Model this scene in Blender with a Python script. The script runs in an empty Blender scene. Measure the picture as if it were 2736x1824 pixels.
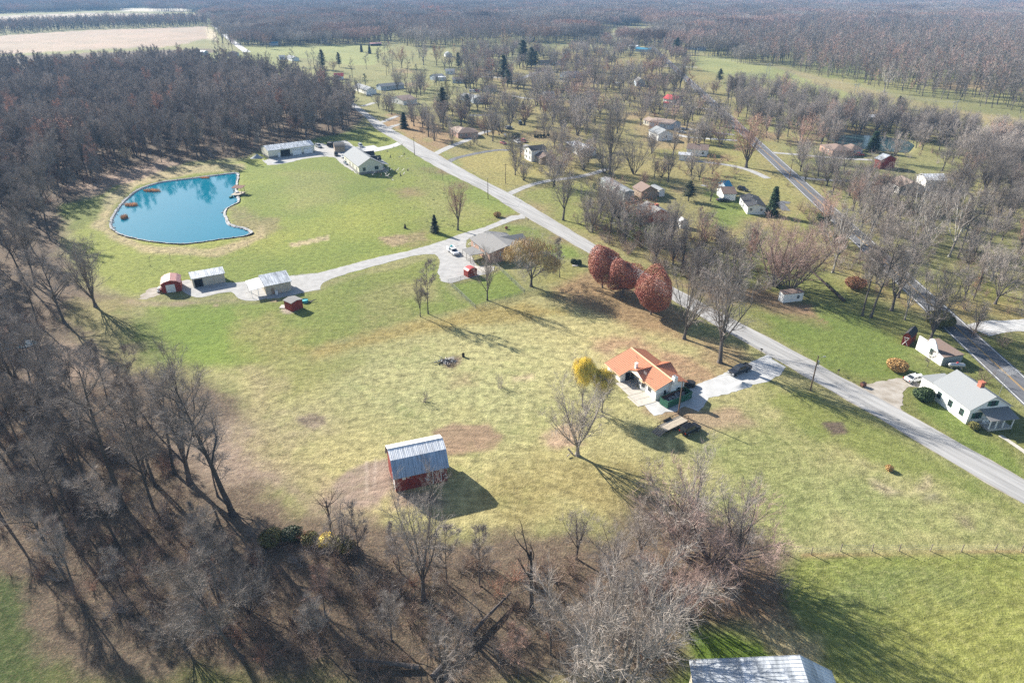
import bpy, math, random
import numpy as np
from mathutils import Vector, Matrix
random.seed(7); R = random.Random(11)
sc = bpy.context.scene
COL = sc.collection
# ------------------------------------------------------------------ camera, sky, sun, exposure
CAM_H = 78.0; PITCH = math.radians(27.8); FPX = 1824.0
cd = bpy.data.cameras.new('camera'); cam = bpy.data.objects.new('camera', cd); COL.objects.link(cam)
cam.location = (0, 0, CAM_H); cam.rotation_euler = (math.pi/2 - PITCH, 0, 0)
cd.sensor_width = 36; cd.lens = 24; cd.clip_start = 0.5; cd.clip_end = 30000
sc.camera = cam
SUN_AZ = math.radians(-47.6); SUN_EL = math.radians(27.0)
w = bpy.data.worlds.new('World'); sc.world = w; w.use_nodes = True
nt = w.node_tree; bg = nt.nodes['Background']
sky = nt.nodes.new('ShaderNodeTexSky'); sky.sky_type = 'NISHITA'; sky.sun_disc = False
sky.sun_elevation = SUN_EL; sky.sun_rotation = SUN_AZ; sky.altitude = 200; sky.air_density = 1.0; sky.dust_density = 1.0
nt.links.new(sky.outputs[0], bg.inputs[0]); bg.inputs[1].default_value = 0.072
sd = bpy.data.lights.new('sun', 'SUN'); sun = bpy.data.objects.new('sun', sd); COL.objects.link(sun)
sd.energy = 5.0; sd.angle = math.radians(0.5); sd.color = (1.0, 0.94, 0.84)
sdir = Vector((math.sin(SUN_AZ)*math.cos(SUN_EL), math.cos(SUN_AZ)*math.cos(SUN_EL), math.sin(SUN_EL)))
sun.rotation_euler = sdir.to_track_quat('Z', 'Y').to_euler()
sc.view_settings.view_transform = 'Standard'; sc.view_settings.look = 'None'
sc.view_settings.exposure = 1.38; sc.view_settings.gamma = 1; sc.view_settings.use_curve_mapping = False
sc.cycles.max_bounces = 4; sc.cycles.diffuse_bounces = 2; sc.cycles.glossy_bounces = 2
sc.cycles.transmission_bounces = 2; sc.cycles.volume_bounces = 0; sc.cycles.transparent_max_bounces = 4
sc.cycles.use_denoising = False

# ------------------------------------------------------------------ helpers
CP, SP = math.cos(PITCH), math.sin(PITCH)
def P(x, y, z=0.0):
    """place in the world seen at a photo position, on the level z"""
    dx = (x - 1368)/FPX; dy = -(y - 912)/FPX
    wy = CP + dy*SP; wz = -SP + dy*CP
    t = (z - CAM_H)/wz
    return Vector((dx*t, wy*t, z))
def K(ox, oy, s):
    return lambda x, y: (ox + x*s, oy + y*s)
S1 = 0.29082
r1 = K(0,0,S1); r2 = K(684,0,S1); r3 = K(1368,0,S1); r4 = K(2052,0,S1)
r5 = K(0,456,S1); r6 = K(684,456,S1); r7 = K(1368,456,S1); r8 = K(2052,456,S1)
r9 = K(0,912,S1); r10 = K(684,912,S1); r11 = K(1368,912,S1); r12 = K(2052,912,S1)
r13 = K(0,1368,S1); r14 = K(684,1368,S1); r15 = K(1368,1368,S1); r16 = K(2052,1368,S1)
dd = K(0,0,1.16327)
def height_px(bx, by, ty):
    """height of an upright thing standing at (bx,by) whose top is seen at ty"""
    b = P(bx, by); k = (912 - ty)/FPX
    # yc = Y sp + (z-H) cp ; zc = Y cp - (z-H) sp ; yc/zc = k
    zh = (k*b.y*CP - b.y*SP)/(CP + k*SP)
    return zh + CAM_H

def tag(o, label=None, cat=None, group=None, kind=None):
    if label: o['label'] = label
    if cat: o['category'] = cat
    if group: o['group'] = group
    if kind: o['kind'] = kind
    return o
def empty(name, loc=(0,0,0), rz=0.0, label=None, cat=None, group=None, rot=None):
    o = bpy.data.objects.new(name, None); COL.objects.link(o); o.location = loc
    o.rotation_euler = rot if rot else (0, 0, rz); o.empty_display_size = 0.3
    return tag(o, label, cat, group)
def kids(o): return [c for c in o.children]
def copy_tree(o, parent=None, label=None, loc=None, rz=None, scale=None):
    c = o.copy(); COL.objects.link(c)
    if parent is not None: c.parent = parent
    for ch in kids(o): copy_tree(ch, c)
    if label: c['label'] = label
    if loc is not None: c.location = loc
    if rz is not None: c.rotation_euler = (c.rotation_euler.x, c.rotation_euler.y, rz)
    if scale is not None: c.scale = (scale,)*3 if not hasattr(scale, '__len__') else scale
    return c

class MB:
    def __init__(s): s.v = []; s.f = []; s.m = []; s.mi = 0
    def quad(s, a, b, c, d):
        n = len(s.v); s.v += [tuple(a), tuple(b), tuple(c), tuple(d)]; s.f.append((n, n+1, n+2, n+3)); s.m.append(s.mi)
    def poly(s, pts):
        n = len(s.v); s.v += [tuple(p) for p in pts]; s.f.append(tuple(range(n, n+len(pts)))); s.m.append(s.mi)
    def hexa(s, b, t):
        """b, t: four bottom and four top corners, counter-clockwise from above"""
        n = len(s.v); s.v += [tuple(p) for p in b] + [tuple(p) for p in t]
        for f in ((3,2,1,0),(4,5,6,7),(0,1,5,4),(1,2,6,5),(2,3,7,6),(3,0,4,7)):
            s.f.append(tuple(n+i for i in f)); s.m.append(s.mi)
        return s
    def box(s, x0, y0, z0, x1, y1, z1, rz=0.0, o=(0,0)):
        c, q = math.cos(rz), math.sin(rz)
        def r(x, y, z):
            x -= o[0]; y -= o[1]; return (o[0]+x*c-y*q, o[1]+x*q+y*c, z)
        return s.hexa([r(x0,y0,z0), r(x1,y0,z0), r(x1,y1,z0), r(x0,y1,z0)], [r(x0,y0,z1), r(x1,y0,z1), r(x1,y1,z1), r(x0,y1,z1)])
    def prism(s, pts, z0, z1):
        n = len(s.v); k = len(pts)
        s.v += [(p[0], p[1], z0) for p in pts] + [(p[0], p[1], z1) for p in pts]
        s.f.append(tuple(range(n+k-1, n-1, -1))); s.f.append(tuple(range(n+k, n+2*k))); s.m += [s.mi]*2
        for i in range(k):
            j = (i+1) % k; s.f.append((n+i, n+j, n+k+j, n+k+i)); s.m.append(s.mi)
        return s
    def extr(s, pts, x0, x1, axis='x'):
        """profile pts in (a,z), extruded along x (a is y) or along y (a is x)"""
        n = len(s.v); k = len(pts)
        if axis == 'x': s.v += [(x0, p[0], p[1]) for p in pts] + [(x1, p[0], p[1]) for p in pts]
        else: s.v += [(p[0], x0, p[1]) for p in pts] + [(p[0], x1, p[1]) for p in pts]
        s.f.append(tuple(range(n+k-1, n-1, -1))); s.f.append(tuple(range(n+k, n+2*k))); s.m += [s.mi]*2
        for i in range(k):
            j = (i+1) % k; s.f.append((n+i, n+j, n+k+j, n+k+i)); s.m.append(s.mi)
        return s
    def tube(s, pts, rad, sides=6, cap=True):
        n0 = len(s.v); k = len(pts)
        for i in range(k):
            p = Vector(pts[i]); d = (Vector(pts[min(i+1, k-1)]) - Vector(pts[max(i-1, 0)]))
            if d.length < 1e-9: d = Vector((0,0,1))
            d.normalize(); a = d.cross(Vector((0.31,0.95,0.02)) if abs(d.y) < 0.9 else Vector((1,0,0))); a.normalize(); b = d.cross(a)
            r = rad[i] if hasattr(rad, '__len__') else rad
            for j in range(sides):
                t = 2*math.pi*j/sides; q = p + a*(math.cos(t)*r) + b*(math.sin(t)*r); s.v.append((q.x, q.y, q.z))
        for i in range(k-1):
            for j in range(sides):
                a0 = n0+i*sides+j; a1 = n0+i*sides+(j+1) % sides
                s.f.append((a0, a1, a1+sides, a0+sides)); s.m.append(s.mi)
        if cap:
            s.f.append(tuple(n0+j for j in range(sides-1, -1, -1))); s.f.append(tuple(n0+(k-1)*sides+j for j in range(sides))); s.m += [s.mi]*2
        return s
    def build(s, name, mat, parent=None, smooth=False, kind=None, loc=None):
        me = bpy.data.meshes.new(name); me.from_pydata(s.v, [], s.f)
        mats = mat if isinstance(mat, (list, tuple)) else [mat]
        for m_ in mats: me.materials.append(m_)
        if len(mats) > 1: me.polygons.foreach_set('material_index', s.m)
        if smooth: me.polygons.foreach_set('use_smooth', [True]*len(me.polygons))
        me.update()
        o = bpy.data.objects.new(name, me); COL.objects.link(o)
        if parent is not None: o.parent = parent
        if kind: o['kind'] = kind
        if loc is not None: o.location = loc
        return o
    def mesh(s, name, mats):
        me = bpy.data.meshes.new(name); me.from_pydata(s.v, [], s.f)
        for m_ in mats: me.materials.append(m_)
        if len(mats) > 1: me.polygons.foreach_set('material_index', s.m)
        me.update(); return me

# ------------------------------------------------------------------ materials
MATS = {}
def mat(name, col, rough=0.8, var=0.15, scale=3.0, bump=0.0, metal=0.0, spec=0.3, stretch=None, col2=None, rnd=0.0, detail=4.0, bscale=None, thr=None, rot=None):
    if name in MATS: return MATS[name]
    m = bpy.data.materials.new(name); m.use_nodes = True; t = m.node_tree; n = t.nodes; l = t.links
    b = n['Principled BSDF']; b.inputs['Roughness'].default_value = rough; b.inputs['Metallic'].default_value = metal
    b.inputs['Specular IOR Level'].default_value = spec
    tc = n.new('ShaderNodeTexCoord'); mp = n.new('ShaderNodeMapping'); l.new(tc.outputs['Object'], mp.inputs[0])
    if rot is not None:
        m0 = n.new('ShaderNodeMapping'); m0.inputs['Rotation'].default_value = (0, 0, math.radians(rot)); l.new(tc.outputs['Object'], m0.inputs[0]); l.new(m0.outputs[0], mp.inputs[0])
    if stretch: mp.inputs['Scale'].default_value = stretch
    ns = n.new('ShaderNodeTexNoise'); ns.inputs['Scale'].default_value = scale; ns.inputs['Detail'].default_value = detail
    l.new(mp.outputs[0], ns.inputs[0])
    rp = n.new('ShaderNodeValToRGB'); lo, hi = thr if thr else (0.3, 0.7)
    rp.color_ramp.elements[0].position = lo; rp.color_ramp.elements[1].position = hi
    c2 = col2 if col2 else tuple(min(1, c*(1+var)) for c in col)
    c1 = tuple(c*(1-var) for c in col)
    rp.color_ramp.elements[0].color = (*c1, 1); rp.color_ramp.elements[1].color = (*c2, 1)
    l.new(ns.outputs['Fac'], rp.inputs[0]); out = rp.outputs[0]
    if rnd > 0:
        oi = n.new('ShaderNodeObjectInfo'); hs = n.new('ShaderNodeHueSaturation')
        mr = n.new('ShaderNodeMapRange'); mr.inputs[3].default_value = 1-rnd; mr.inputs[4].default_value = 1+rnd
        l.new(oi.outputs['Random'], mr.inputs[0]); l.new(mr.outputs[0], hs.inputs['Value']); l.new(out, hs.inputs['Color']); out = hs.outputs[0]
        if rnd >= 0.2:
            n3 = n.new('ShaderNodeTexNoise'); n3.inputs['Scale'].default_value = 0.013; n3.inputs['Detail'].default_value = 4; l.new(oi.outputs['Location'], n3.inputs[0])
            m3 = n.new('ShaderNodeMapRange'); m3.inputs[1].default_value = .3; m3.inputs[2].default_value = .7; m3.inputs[3].default_value = .62; m3.inputs[4].default_value = 1.3; l.new(n3.outputs['Fac'], m3.inputs[0])
            h3 = n.new('ShaderNodeHueSaturation'); l.new(m3.outputs[0], h3.inputs['Value']); l.new(out, h3.inputs['Color'])
            n4 = n.new('ShaderNodeMath'); n4.operation = 'GREATER_THAN'; n4.inputs[1].default_value = 0.94; l.new(oi.outputs['Random'], n4.inputs[0])
            x4 = n.new('ShaderNodeMix'); x4.data_type = 'RGBA'; x4.blend_type = 'MULTIPLY'; l.new(n4.outputs[0], x4.inputs[0]); l.new(h3.outputs[0], x4.inputs[6]); x4.inputs[7].default_value = (1.12,.86,.76,1); out = x4.outputs[2]
    l.new(out, b.inputs['Base Color'])
    if bump > 0:
        nb = n.new('ShaderNodeTexNoise'); nb.inputs['Scale'].default_value = bscale if bscale else scale*3; nb.inputs['Detail'].default_value = 3
        l.new(mp.outputs[0], nb.inputs[0]); bp = n.new('ShaderNodeBump'); bp.inputs['Strength'].default_value = bump; bp.inputs['Distance'].default_value = 0.05
        l.new(nb.outputs['Fac'], bp.inputs['Height']); l.new(bp.outputs[0], b.inputs['Normal'])
    MATS[name] = m; return m

M = {}
M['white'] = mat('white_siding', (0.78,0.78,0.76), 0.6, 0.05, 1.5, stretch=(0.3,0.3,6))
M['cream'] = mat('cream_siding', (0.66,0.63,0.52), 0.6, 0.06, 1.5, stretch=(0.3,0.3,6))
M['beige'] = mat('beige_siding', (0.50,0.45,0.36), 0.65, 0.08, 1.5, stretch=(0.4,0.4,4))
M['greyblue'] = mat('grey_blue_siding', (0.40,0.46,0.52), 0.65, 0.08, 1.5, stretch=(0.3,0.3,6))
M['greygreen'] = mat('grey_green_siding', (0.25,0.28,0.27), 0.65, 0.08, 1.5, stretch=(0.3,0.3,6))
M['brick'] = mat('red_brick', (0.36,0.19,0.13), 0.85, 0.35, 5, col2=(0.50,0.34,0.27), bump=0.3)
M['brickred'] = mat('orange_red_brick', (0.42,0.14,0.09), 0.85, 0.3, 5, bump=0.3)
M['tanwall'] = mat('tan_brown_wall', (0.30,0.23,0.17), 0.8, 0.15, 3)
M['redwood'] = mat('red_painted_boards', (0.26,0.035,0.025), 0.7, 0.3, 4, stretch=(1,1,0.3))
M['redwood_worn'] = mat('worn_red_barn_boards', (0.22,0.035,0.028), 0.75, 0.35, 1.1, col2=(0.28,0.05,0.04), detail=8)
M['oldpaint'] = mat('peeling_white_paint', (0.66,0.65,0.63), 0.8, 0.2, 3)
M['roof_terra'] = mat('terracotta_metal_roof', (0.60,0.25,0.135), 0.38, 0.06, 2, metal=0.0, spec=0.6)
M['roof_seam'] = mat('terracotta_seam', (0.30,0.11,0.06), 0.5, 0.1, 2)
M['roof_ridge'] = mat('pale_ridge_cap', (0.80,0.55,0.34), 0.4, 0.05, 2)
M['roof_grey'] = mat('grey_shingles', (0.21,0.205,0.20), 0.9, 0.18, 9, bump=0.25)
M['roof_lgrey'] = mat('light_grey_shingles', (0.235,0.248,0.258), 0.9, 0.12, 12, bump=0.2)
M['roof_dark'] = mat('dark_shingles', (0.035,0.036,0.04), 0.8, 0.25, 9, bump=0.25)
M['roof_brown'] = mat('brown_shingles', (0.20,0.145,0.12), 0.9, 0.2, 9, bump=0.25)
M['roof_brownlt'] = mat('tan_brown_shingles', (0.30,0.23,0.19), 0.9, 0.15, 9, bump=0.25)
M['roof_metal'] = mat('weathered_metal_roof', (0.42,0.46,0.50), 0.45, 0.45, 0.9, metal=0.35, spec=0.5, stretch=(1.5,0.25,1), col2=(0.66,0.69,0.72), detail=8)
M['roof_white'] = mat('white_metal_roof', (0.78,0.79,0.80), 0.45, 0.08, 2, spec=0.5)
M['roof_pink'] = mat('faded_red_metal_roof', (0.66,0.36,0.32), 0.5, 0.10, 2, stretch=(4,0.5,1))
M['roof_red'] = mat('red_metal_roof', (0.48,0.06,0.06), 0.5, 0.12, 2)
M['roof_blue'] = mat('blue_tarp_roof', (0.05,0.26,0.40), 0.5, 0.2, 2)
M['roof_green'] = mat('pale_green_shingles', (0.30,0.36,0.31), 0.8, 0.15, 6)
M['barn_white'] = mat('streaked_barn_sheet', (0.60,0.61,0.62), 0.5, 0.25, 1.3, stretch=(3.2,0.22,0.22), col2=(0.82,0.83,0.84), detail=7, thr=(0.25,0.5), rnd=0.06)
M['barn_shade_blue'] = mat('barn_shaded_sheet', (0.24,0.33,0.45), 0.36, 0.4, 1.6, stretch=(3.2,0.2,0.2), col2=(0.36,0.46,0.58), detail=7, spec=0.6, rnd=0.06, metal=0.55)  # same sheet as the white one; shade and sky reflection put into the blue
M['darkgap'] = mat('dark_interior', (0.012,0.012,0.014), 0.9, 0.1, 1)  # near-black also stands in for shade inside open bays and under the carport
M['trim'] = mat('white_trim', (0.80,0.80,0.79), 0.5, 0.03, 2)
M['greentrim'] = mat('dark_green_trim', (0.03,0.10,0.08), 0.5, 0.05, 2)
M['door_white'] = mat('white_door_panel', (0.76,0.77,0.78), 0.4, 0.03, 2)
M['glass'] = mat('window_glass', (0.03,0.035,0.04), 0.08, 0.2, 1, spec=0.8)
M['concrete'] = mat('concrete', (0.45,0.42,0.37), 0.9, 0.12, 1.2, bump=0.1, rnd=0.06)
M['asphalt'] = mat('dark_asphalt', (0.12,0.122,0.13), 0.85, 0.25, 0.9, bump=0.15, bscale=12, stretch=(.06,1,1), rot=-95, detail=7)
M['roadgrey'] = mat('worn_pale_asphalt', (0.31,0.305,0.297), 0.9, 0.28, 1.1, bump=0.1, bscale=10, detail=9, stretch=(.05,.9,1), rot=61)
M['gravel'] = mat('pale_gravel', (0.34,0.335,0.327), 0.95, 0.16, 0.5, bump=0.22, bscale=14, detail=10)
M['gravelw'] = mat('white_limestone_gravel', (0.44,0.44,0.435), 0.95, 0.14, 0.5, bump=0.22, bscale=14, detail=10)
M['gravelblue'] = mat('blue_grey_gravel', (0.30,0.32,0.34), 0.95, 0.15, 2, bump=0.6, bscale=8)
M['gravelbrown'] = mat('brown_gravel', (0.30,0.255,0.20), 0.95, 0.2, 0.45, col2=(0.40,0.37,0.33), bump=0.22, bscale=14, detail=10)
M['riprap'] = mat('grey_bank_stone', (0.32,0.32,0.32), 0.95, 0.35, 1.4, bump=0.8, bscale=5, detail=8)
M['paintw'] = mat('road_paint_white', (0.70,0.70,0.68), 0.7, 0.15, 3)
M['painty'] = mat('road_paint_yellow', (0.62,0.36,0.06), 0.7, 0.15, 3)
M['wood'] = mat('grey_weathered_wood', (0.24,0.20,0.16), 0.85, 0.25, 4, stretch=(1,1,0.2))
M['plank'] = mat('pale_planks', (0.42,0.36,0.28), 0.85, 0.25, 3, stretch=(0.3,4,1), rnd=0.1)
M['polewood'] = mat('utility_pole_wood', (0.16,0.11,0.08), 0.85, 0.2, 4, stretch=(1,1,0.2))
M['metal'] = mat('galvanised_metal', (0.45,0.46,0.47), 0.4, 0.1, 4, metal=0.6)
M['blackmetal'] = mat('black_steel', (0.02,0.02,0.022), 0.5, 0.1, 4)
M['carblack'] = mat('black_car_paint', (0.014,0.014,0.017), 0.22, 0.05, 2, spec=0.7)
M['carwhite'] = mat('white_car_paint', (0.80,0.80,0.80), 0.25, 0.03, 2, spec=0.6)
M['carsilver'] = mat('silver_car_paint', (0.36,0.38,0.40), 0.3, 0.03, 2, spec=0.6)
M['carred'] = mat('red_car_paint', (0.33,0.02,0.03), 0.25, 0.03, 2, spec=0.6)
M['carblue'] = mat('blue_grey_car_paint', (0.12,0.17,0.22), 0.3, 0.03, 2, spec=0.6)
M['tyre'] = mat('tyre_rubber', (0.02,0.02,0.02), 0.9, 0.1, 4)
M['rim'] = mat('wheel_rim', (0.40,0.41,0.42), 0.35, 0.05, 4, metal=0.6)
M['lamp'] = mat('headlamp_glass', (0.75,0.76,0.78), 0.15, 0.03, 2, spec=0.8)
M['taillamp'] = mat('tail_lamp_red', (0.35,0.01,0.01), 0.3, 0.03, 2)
M['dumpgreen'] = mat('green_dumpster_paint', (0.02,0.11,0.065), 0.5, 0.25, 2, spec=0.5)
M['rust'] = mat('rusty_steel', (0.14,0.06,0.04), 0.85, 0.3, 3)
M['debris'] = mat('mixed_debris', (0.10,0.10,0.10), 0.8, 0.5, 2, col2=(0.36,0.35,0.34), rnd=0.5)
M['bark'] = mat('grey_brown_bark', (0.115,0.10,0.092), 0.9, 0.3, 1.3, stretch=(2,2,0.5), rnd=0.18)
M['twig'] = mat('bare_twigs', (0.315,0.275,0.245), 0.85, 0.25, 0.35, rnd=0.22)
M['twigred'] = mat('reddish_twigs', (0.38,0.27,0.23), 0.85, 0.25, 0.4, rnd=0.15)
M['twigpale'] = mat('pale_grey_twigs', (0.34,0.30,0.265), 0.8, 0.25, 0.35, rnd=0.12)
M['barkpale'] = mat('pale_bark', (0.30,0.27,0.235), 0.85, 0.3, 1.3, rnd=0.15)
M['barkwhite'] = mat('white_sycamore_bark', (0.26,0.23,0.20), 0.8, 0.3, 0.5, col2=(0.62,0.60,0.55), rnd=0.1, thr=(0.45,0.6))
M['barkdark'] = mat('dark_grey_bark', (0.075,0.068,0.062), 0.9, 0.3, 1.3, stretch=(2,2,0.5), rnd=0.18)
M['barkdead'] = mat('dead_wood_bark', (0.065,0.05,0.042), 0.9, 0.3, 1.5)
M['leafred'] = mat('red_autumn_leaves', (0.40,0.11,0.085), 0.6, 0.25, 0.5, col2=(0.46,0.21,0.13), rnd=0.1, detail=6)
M['leaforange'] = mat('orange_brown_leaves', (0.60,0.36,0.18), 0.7, 0.3, 0.5, col2=(0.58,0.50,0.26), rnd=0.15)
M['leafrust'] = mat('rusty_oak_leaves', (0.33,0.13,0.08), 0.75, 0.3, 0.5, col2=(0.38,0.20,0.11), rnd=0.2)
M['leafyellow'] = mat('yellow_willow_leaves', (0.85,0.68,0.16), 0.6, 0.15, 0.8, rnd=0.1)
M['leafolive'] = mat('olive_fading_leaves', (0.17,0.16,0.05), 0.7, 0.35, 0.6, rnd=0.15)
M['needle'] = mat('evergreen_needles', (0.035,0.065,0.028), 0.7, 0.35, 0.8, rnd=0.2)
M['needlegrey'] = mat('grey_green_needles', (0.075,0.095,0.05), 0.7, 0.35, 0.8, rnd=0.2)
M['straw'] = mat('dry_straw_grass', (0.45,0.28,0.11), 0.8, 0.35, 1.5, rnd=0.1)
M['reed'] = mat('rust_brown_reeds', (0.62,0.37,0.20), 0.8, 0.3, 1.2, rnd=0.15)
M['brush'] = mat('brown_underbrush', (0.28,0.20,0.155), 0.9, 0.4, 0.5, rnd=0.3)
M['shrubgreen'] = mat('shrub_green_leaves', (0.05,0.085,0.03), 0.6, 0.35, 1.2, rnd=0.1)
M['teal'] = mat('teal_cloth', (0.05,0.35,0.38), 0.7, 0.1, 3)
M['bird'] = mat('grey_brown_feathers', (0.10,0.085,0.075), 0.7, 0.3, 4)
M['birdpale'] = mat('pale_feathers', (0.45,0.42,0.38), 0.7, 0.3, 4)

def water_mat(name, c, c2):
    m = bpy.data.materials.new(name); m.use_nodes = True; t = m.node_tree; n = t.nodes; l = t.links; b = n['Principled BSDF']
    tc = n.new('ShaderNodeTexCoord'); ns = n.new('ShaderNodeTexNoise'); ns.inputs['Scale'].default_value = 0.06; ns.inputs['Detail'].default_value = 5
    l.new(tc.outputs['Object'], ns.inputs[0]); rp = n.new('ShaderNodeValToRGB'); rp.color_ramp.elements[0].color = (*c,1); rp.color_ramp.elements[1].color = (*c2,1)
    l.new(ns.outputs['Fac'], rp.inputs[0]); l.new(rp.outputs[0], b.inputs['Base Color'])
    b.inputs['Roughness'].default_value = 0.04; b.inputs['IOR'].default_value = 1.33; b.inputs['Specular IOR Level'].default_value = 0.26
    n2 = n.new('ShaderNodeTexNoise'); n2.inputs['Scale'].default_value = 1.6; n2.inputs['Detail'].default_value = 2; l.new(tc.outputs['Object'], n2.inputs[0])
    bp = n.new('ShaderNodeBump'); bp.inputs['Strength'].default_value = 0.12; bp.inputs['Distance'].default_value = 0.03
    l.new(n2.outputs['Fac'], bp.inputs['Height']); l.new(bp.outputs[0], b.inputs['Normal']); return m
M['pond'] = water_mat('dyed_blue_water', (0.001,0.135,0.205), (0.002,0.155,0.230))
M['pond2'] = water_mat('dark_pond_water', (0.03,0.06,0.07), (0.05,0.09,0.09))

# ------------------------------------------------------------------ noise used to lay out ground colours
def vnoise(x, y, s, seed=0):
    rs = np.random.RandomState(seed); G = rs.rand(256, 256)
    u = x/s; v = y/s; iu = np.floor(u).astype(int); iv = np.floor(v).astype(int); fu = u-iu; fv = v-iv
    fu = fu*fu*(3-2*fu); fv = fv*fv*(3-2*fv); a = iu % 256; b = iv % 256; a1 = (a+1) % 256; b1 = (b+1) % 256
    return (G[a,b]*(1-fu)+G[a1,b]*fu)*(1-fv) + (G[a,b1]*(1-fu)+G[a1,b1]*fu)*fv
def fbm(x, y, s, seed=0, oct=4):
    t = 0; a = 1; tot = 0
    for i in range(oct): t = t + a*vnoise(x, y, s/(2**i), seed+i); tot += a; a *= 0.55
    return t/tot
def sdist(x, y, poly):
    """signed distance to a polygon, negative inside"""
    pts = np.array(poly); n = len(pts); d2 = np.full(x.shape, 1e18); ins = np.zeros(x.shape, bool)
    for i in range(n):
        ax, ay = pts[i]; bx, by = pts[(i+1) % n]; ex, ey = bx-ax, by-ay; L = ex*ex+ey*ey+1e-12
        t = np.clip(((x-ax)*ex+(y-ay)*ey)/L, 0, 1); dx = x-ax-t*ex; dy = y-ay-t*ey; d2 = np.minimum(d2, dx*dx+dy*dy)
        c = ((ay > y) != (by > y)); ins ^= c & (x < (bx-ax)*(y-ay)/((by-ay) if by != ay else 1e-12)+ax)
    d = np.sqrt(d2); return np.where(ins, -d, d)
def W(pts, conv=None):
    """photo positions (through a crop converter) to ground points"""
    out = []
    for p in pts:
        q = conv(*p) if conv else p; v = P(*q); out.append((v.x, v.y))
    return out
# ------------------------------------------------------------------ outlines shared by ground, water and trees
POND = W([(1030,460),(1045,420),(1075,365),(1120,305),(1175,250),(1240,190),(1330,145),(1480,100),(1700,75),(1900,50),(2100,25),(2185,12),(2178,60),(2168,120),(2160,170),(2165,230),(2195,262),(2185,290),(2100,322),(2058,350),(2050,390),(2072,430),(2080,488),(2150,510),(2250,528),(2308,556),(2312,582),(2200,600),(2000,625),(1800,655),(1680,668),(1500,655),(1350,635),(1200,605),(1100,575),(1040,530),(1022,495)], r5)
POND_SMALL = W([(-90,800),(0,783),(40,776),(80,778),(96,787),(60,795),(20,802),(-60,812)], dd)
POND_FAR = W([(540,1262),(620,1240),(760,1232),(930,1238),(1100,1255),(1280,1285),(1350,1330),(1290,1400),(1050,1385),(880,1362),(700,1335),(590,1295)], r4)
ROAD_L = [(905,262),(930,280),(955,297),(978,314),(1001,343),(1062,378),(1114,416),(1184,456),(1303,514),(1368,558),(1569,674),(1804,805),(1967,901),(2052,947),(2192,1028),(2366,1124),(2488,1203),(2736,1345),(2950,1470)]
ROAD_R = [(920,258),(948,277),(975,297),(998,313),(1032,337),(1075,361),(1158,407),(1208,436),(1290,482),(1368,520),(1589,654),(1787,761),(1987,869),(2075,912),(2168,964),(2302,1037),(2427,1107),(2546,1174),(2736,1281),(2950,1402)]
def resample(pts, n):
    d = [0]
    for i in range(1, len(pts)): d.append(d[-1]+math.dist(pts[i-1], pts[i]))
    out = []
    for k in range(n):
        t = d[-1]*k/(n-1); i = 1
        while i < len(d)-1 and d[i] < t: i += 1
        f = (t-d[i-1])/max(1e-9, d[i]-d[i-1]); a, b = pts[i-1], pts[i]; out.append((a[0]+(b[0]-a[0])*f, a[1]+(b[1]-a[1])*f))
    return out
def smooth(pts, it=2):
    for _ in range(it):
        pts = [pts[0]] + [((pts[i-1][0]+2*pts[i][0]+pts[i+1][0])/4, (pts[i-1][1]+2*pts[i][1]+pts[i+1][1])/4) for i in range(1, len(pts)-1)] + [pts[-1]]
    return pts
RL = smooth(resample(W(ROAD_L), 140), 6); RR = smooth(resample(W(ROAD_R), 140), 6)
ROAD_POLY = RL + RR[::-1]
# the country road: straight, two lanes
A0 = P(2700, 1009); A1 = P(1866.5, 241)
adir = (A1-A0).normalized(); anrm = Vector((-adir.y, adir.x, 0))
AW = 3.6
def apt(s, off): v = A0 + adir*s + anrm*off; return (v.x, v.y)
A_LEN = 900
GRAVEL = W([(430,215),(500,200),(560,195),(600,230),(760,225),(900,225),(1100,232),(1210,235),(1400,215),(1570,170),(1760,160),(1980,140),(2352,112)], K(400,710,.19133)) + \
    W([(320,962),(560,942),(830,872),(1100,800),(1380,742),(1600,682),(1740,636),(1850,592),(1950,560),(2100,520),(2352,412)], r6) + W([(60,410),(110,385)], r7) + W([(120,440),(60,445),(0,462)], r7) + \
    W([(2200,520),(2100,560),(1960,620),(1935,640),(1930,700),(1975,760),(2010,850),(2060,900),(2190,880),(2170,930),(2050,965),(1900,1005),(1790,1035),(1745,1028),(1700,1008),(1680,960),(1672,930),(1685,880),(1690,830),(1665,785),(1640,765),(1560,768),(1450,782),(1330,812),(1100,872),(870,935),(700,990),(620,1025),(600,1045),(595,1090),(520,1105),(450,1115)], r6) + \
    W([(2160,375),(2040,400),(1800,450),(1560,468),(1500,490),(1420,494),(1350,490),(1290,475),(1250,455),(1210,425),(1190,400),(1175,375),(1130,366),(1060,372),(960,385),(840,420),(720,440),(650,438),(560,410),(500,385),(430,330)], K(400,710,.19133))
GRAVEL_W = W([(0,310),(60,300),(130,300),(150,400),(60,440),(-60,470),(-160,470),(-100,400)], K(400,710,.19133))
YARD = W([(110,470),(150,500),(210,470),(700,400),(890,350),(910,235),(1000,240),(1080,262),(1190,215),(1370,198),(1440,240),(1470,275),(1480,330),(1350,400),(1370,520),(1470,620),(1535,700),(1480,660),(1350,590),(1270,520),(1215,460),(1150,447),(1050,440),(880,455),(700,480),(560,520),(450,540),(330,560),(200,570),(160,540),(120,500)], K(680,340,.17857))
DRIVE_C = W([(1440,300),(1620,290),(1720,280),(1780,270),(1815,285),(1845,305),(1920,290),(2000,275),(2090,245),(2135,222),(2195,262),(2120,292),(2050,312),(1900,350),(1780,372),(1600,390),(1480,360)], K(680,340,.17857))
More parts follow.
